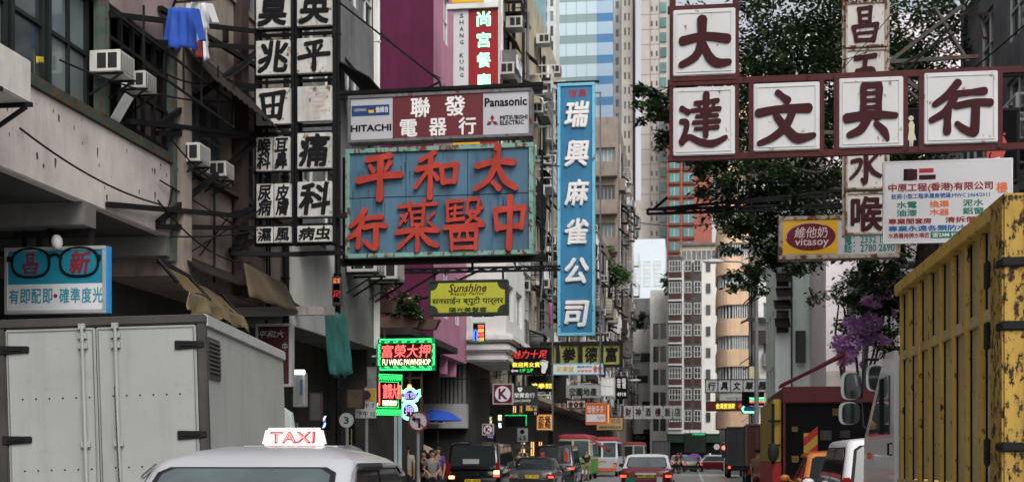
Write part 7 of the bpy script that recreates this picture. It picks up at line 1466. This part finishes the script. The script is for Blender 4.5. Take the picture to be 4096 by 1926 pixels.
q = lambda px, py, s: at(px, py, s)
cloth('hanging_net', 'torn teal net sheet hanging below the caged air conditioners', 'netting', [q(325, 310, 26.2), q(347, 314, 28), q(350, 372, 28), q(331, 376, 26.2)], 26, 10, .09, m_cloth_teal, 3)
m_tarp = M('gold brown tarpaulin', (.10, .072, .036), .4, .35, 2, streak=.4, bump=.3); m_tarp2 = M('foil tarpaulin', (.17, .135, .075), .2, .4, 3, metal=.35, bump=.3)
cloth('tarpaulin_awning', 'worn golden tarpaulin awning sloping down behind the box truck', 'awning', [q(157, 261, 18.1), q(222, 297, 20.9), q(243, 318, 19.9), q(176, 284, 17.2)], 20, 8, .022, m_tarp, 5)
cloth('tarpaulin_flap', 'crumpled shiny foil flap hanging from the golden tarpaulin', 'tarpaulin', [q(191, 290, 17.2), q(243, 316, 19.85), q(243, 330, 19.8), q(192, 311, 17.15)], 30, 6, .07, m_tarp2, 7)
cloth('canvas_awning', 'brown canvas awning under the white panelled wall', 'awning', [q(244, 262, 21.8), q(286, 284, 24.6), q(300, 312, 24.0), q(250, 296, 21.0)], 14, 6, .012, M('brown canvas', (.075, .054, .032), .8, .35, 2, streak=.6), 9)
L2.awning(.1, 4.7, 5.3, .45, .3, m_corr)
b = MB(); p0 = S(TL, 18.0, z_at(TL, 18, 262))
for px, py, s_ in ((158, 259, 18.0), (190, 277, 19.2), (222, 294, 20.8)): b.bar(q(px, py, s_) - p0, q(px + 20, py + 23, s_ - .9) - p0, .04)
b.bar(q(157, 259.5, 18.1) - p0, q(222, 295.5, 20.9) - p0, .07); tag(b.build('awning_frame', m_black, None, loc=p0), 'black bars carrying the golden tarpaulin', 'frame')
for i in range(4):
    s_ = 22.6 + i * .62; b = MB(); b.box(-.6, .75, -.07, .07, -.08, .08); o = b.build('roof_beam', m_stucco, None, loc=S(TL + .1, s_ + .6, z_at(TL, s_ + .6, 311)), rz=-TH); tag(o, 'pale beam end poking out under the brown canvas awning', 'beam', 'beam ends under the canvas awning')
# lit shop windows at street level
for px0, px1, py0, py1, D, c_, e_, lb_ in ((520, 526, 441, 453, 62, (1, .55, .16), .8, 'amber lit shop window left of its pair, beyond the black van'), (530, 535, 440, 456, 63, (1, .6, .2), .8, 'second amber lit shop window beyond the black van'), (538, 543, 440, 450, 64, (1, .5, .15), .6, 'third amber lit shop window beyond the black van'), (512, 517, 404, 413, 53, (1, .62, .25), .8, 'amber lit upper window under the jewellery sign'), (519, 523, 404, 413, 53, (1, .62, .25), .8, 'second amber lit upper window under the jewellery sign')):
    g_ = Sign('lit_shop_window', lb_, px0, px1, py0, py1, D, .12, 'amber lit shop windows', cat='window'); g_.cabinet(neon('amber light %.2f' % e_, c_, e_), m_dkbrown, .05, .02); g_.bars([((px0 + px1) / 2, py0, (px0 + px1) / 2, py1)], .04, -.01, 'mullion')
for px0, px1, py0, py1, D, m_, lb_ in ((346, 364, 388, 408, 27.6, m_wood, 'torn poster board of brown timber beside the parking plate'), (366, 378, 365, 402, 29.5, M('grey marble', (.20, .20, .19), .4, .6, 3), 'grey marbled wall panel left of the neon pawnshop signs'), (309, 322, 392, 420, 24.5, M('dim shutter', (.06, .058, .055), .7, .3, 2), 'dim roller shutter box right of the tall notice')):
    g_ = Sign('wall_board', lb_, px0, px1, py0, py1, D, .1, cat='board'); g_.cabinet(m_, m_dkbrown, .03, .01)
# laundry
m_bluec = M('royal blue cotton', (.025, .075, .36), .85, .25, 4); m_whitec = M('white cotton', (.55, .56, .58), .9, .15, 4)
def garment(label, cat, px, py0, py1, w, s, mat, seed, sleeves=True):
    k = F / s; P = [q(px - w / 2, py0, s), q(px + w / 2, py0 + 1, s + .5), q(px + w * .6, py1, s + .5), q(px - w * .6, py1 - 1, s)]; o = cloth('hanging_shirt' if sleeves else 'hanging_towel', label, cat, P, 14, 8, .035, mat, seed)
    if sleeves:
        for sg in (-1, 1): b = MB(); cxx = sg * w / 2 / k; h = (py1 - py0) / k; b.loft([[(cxx + x, y, h / 2 - .03) for x, y in ((-.06, -.04), (.06, -.04), (.06, .04), (-.06, .04))], [(cxx + sg * .1 + x, y + .03, -h * .28) for x, y in ((-.045, -.03), (.045, -.03), (.045, .03), (-.045, .03))]]); b.build('sleeve', mat, o, smooth=1)
    return o
garment('royal blue long sleeved shirt hung out to dry on the laundry pole', 'shirt', 184, 7, 49, 22, 18.0, m_bluec, 2)
garment('white shirt hung next to the royal blue one', 'shirt', 200, 2, 28, 18, 19.2, m_whitec, 4)
garment('pale grey green garment hanging under the white shirt', 'clothes', 201, 27, 48, 8, 19.4, M('sage cotton', (.32, .38, .35), .9, .15, 4), 6, False)
garment('dark red cloth hanging lowest on the laundry pole', 'clothes', 201.5, 40, 58, 5, 19.3, M('dark red cotton', (.14, .02, .02), .9, .15, 4), 8, False)
garment('narrow white towel at the right end of the laundry', 'towel', 205, 28, 60, 4, 19.5, m_whitec, 10, False)
b = MB(); b.bar(q(176, 2, 18.4), q(215, -1, 20.2), .035); b.bar(q(178, -8, 18.4), q(172, 10, 19), .03); tag(b.build('laundry_pole', m_black), 'thin dark laundry pole jutting above the corrugated awning', 'pole')
cloth('blue_curtain', 'bright blue sheet in an upper window of the taupe building', 'sheet', [q(230, -3, 23.2), q(240, -3, 23.7), q(240, 30, 23.7), q(230, 28, 23.2)], 10, 6, .03, m_bluec, 12)
cloth('pink_laundry', 'pink laundry hanging on the cream tenement right of the sign struts', 'laundry', [q(549, 302, 60), q(553, 302, 60), q(553, 325, 60), q(549, 326, 60)], 8, 6, .05, M('pink cotton', (.42, .09, .22), .9, .2, 3), 14)
cloth('yellow_hard_hat_cloth', 'small yellow cloth behind the near left window', 'cloth', [q(36, 56, 14.6), q(43, 57, 14.9), q(43, 62, 14.9), q(36, 63, 14.6)], 6, 4, .01, M('yellow cloth', (.5, .33, .03), .8, .2, 3), 16)
cloth('red_awning', 'sloping red shop awning above the green minibus', 'awning', [q(584, 435, 70), q(585, 433.5, 70.5), q(611, 449.5, 76), q(609, 451.5, 75.5)], 8, 4, .01, M('faded red canvas', (.36, .05, .06), .8, .2, 1), 18)
wr = random.Random(3)
def cable(label, a, b_, sag, r=.012):
    pts = [a.lerp(b_, i / 14) - Vector((0, 0, sag * 4 * (i / 14) * (1 - i / 14))) for i in range(15)]; m = MB(); c0 = pts[0]; m.tube([p - c0 for p in pts], r, 5); tag(m.build('cable', m_black, None, loc=c0), label, 'cable')
cable('black cable sagging across the maroon wall down to the sign truss', q(372, 20, 40), q(440, 78, 26), .15, .016)
cable('thin wire crossing the upper right characters of the vertical sign', q(842, 60, 20.5), q(936, 8, 22), .12, .008)
cable('thin wire slanting left over the top right character panel', q(812, 100, 20), q(920, -20, 21), .05, .008)
cable('bright wire slanting down at the upper right edge', q(946, 90, 19), q(1030, 20, 17), .02, .012)
cable('cable low over the middle of the street before the orange block', q(700, 198, 60), q(850, 184, 33), .25, .02)
cable('second cable just below the one before the orange block', q(640, 222, 70), q(850, 190, 34), .5, .02)
cable('cable bundle strung to the left wall above the box truck', q(232, 235, 22), q(330, 246, 30), .1, .014)
cable('wire falling from the grey building past the teal net', q(303, 330, 28), q(345, 300, 33), .25, .014)
cable('wire hanging beside the maroon half hidden sign', q(262, 330, 25), q(312, 312, 29), .2, .012)
cable('wire crossing the face of the big blue sign at its right', q(490, 149, 23.2), q(560, 166, 28), .05, .012)
cable('long wire from the cream tenement to the blue vertical sign', q(480, 58, 50), q(552, 100, 38), .2, .016)
cable('wire crossing in front of the grey fascia', q(420, 376, 46), q(512, 372, 45), .15, .015)
for i, (px, py, px2, py2, s_, sg) in enumerate(((20, 128, 160, 204, 0, .12), (60, 60, 250, 100, 0, .2), (158, 200, 250, 262, 0, .25), (165, 130, 240, 190, 0, .2), (160, 70, 252, 60, 0, .3), (170, 236, 330, 205, 0, .2))):
    a = Vector(S(TL + .25, s_at(TL + .25, px), z_at(TL + .25, s_at(TL + .25, px), py))); c = Vector(S(TL + .3, s_at(TL + .3, px2), z_at(TL + .3, s_at(TL + .3, px2), py2)))
    cable(('black cable drooping along the pale parapet', 'black cable from the near windows to the stacked signs', 'cable crossing the lower taupe wall', 'cable between the two lower air conditioners', 'cable under the hanging laundry', 'cable from the taupe wall past the canvas awning')[i], a, c, sg, .014)
for u, z0, z1 in ((.5, 4.3, 6.0), (1.6, 4.4, 6.0), (4.3, 4.3, 9.4), (4.45, 4.3, 7.5)): L2.pipe(u, z0, z1, .022, m_black)
# bare frame of an empty awning over the right pavement, window boards on the right edge
b = MB(); p0 = q(900, 100, 24)
for a, c in ((q(893, 77, 24), q(975, 150, 20)), (q(893, 118, 25), q(965, 98, 22)), (q(935, 8, 23), q(968, 62, 21)), (q(968, 14, 22), q(990, 14, 21)), (q(980, 14, 21.5), q(985, 38, 21))): b.bar(a - p0, c - p0, .05)
tag(b.build('steel_stay_frame', M('old galvanised steel', (0, 0, 0)), None, loc=p0), 'thin old steel stays fanning out behind the last white panels', 'frame')
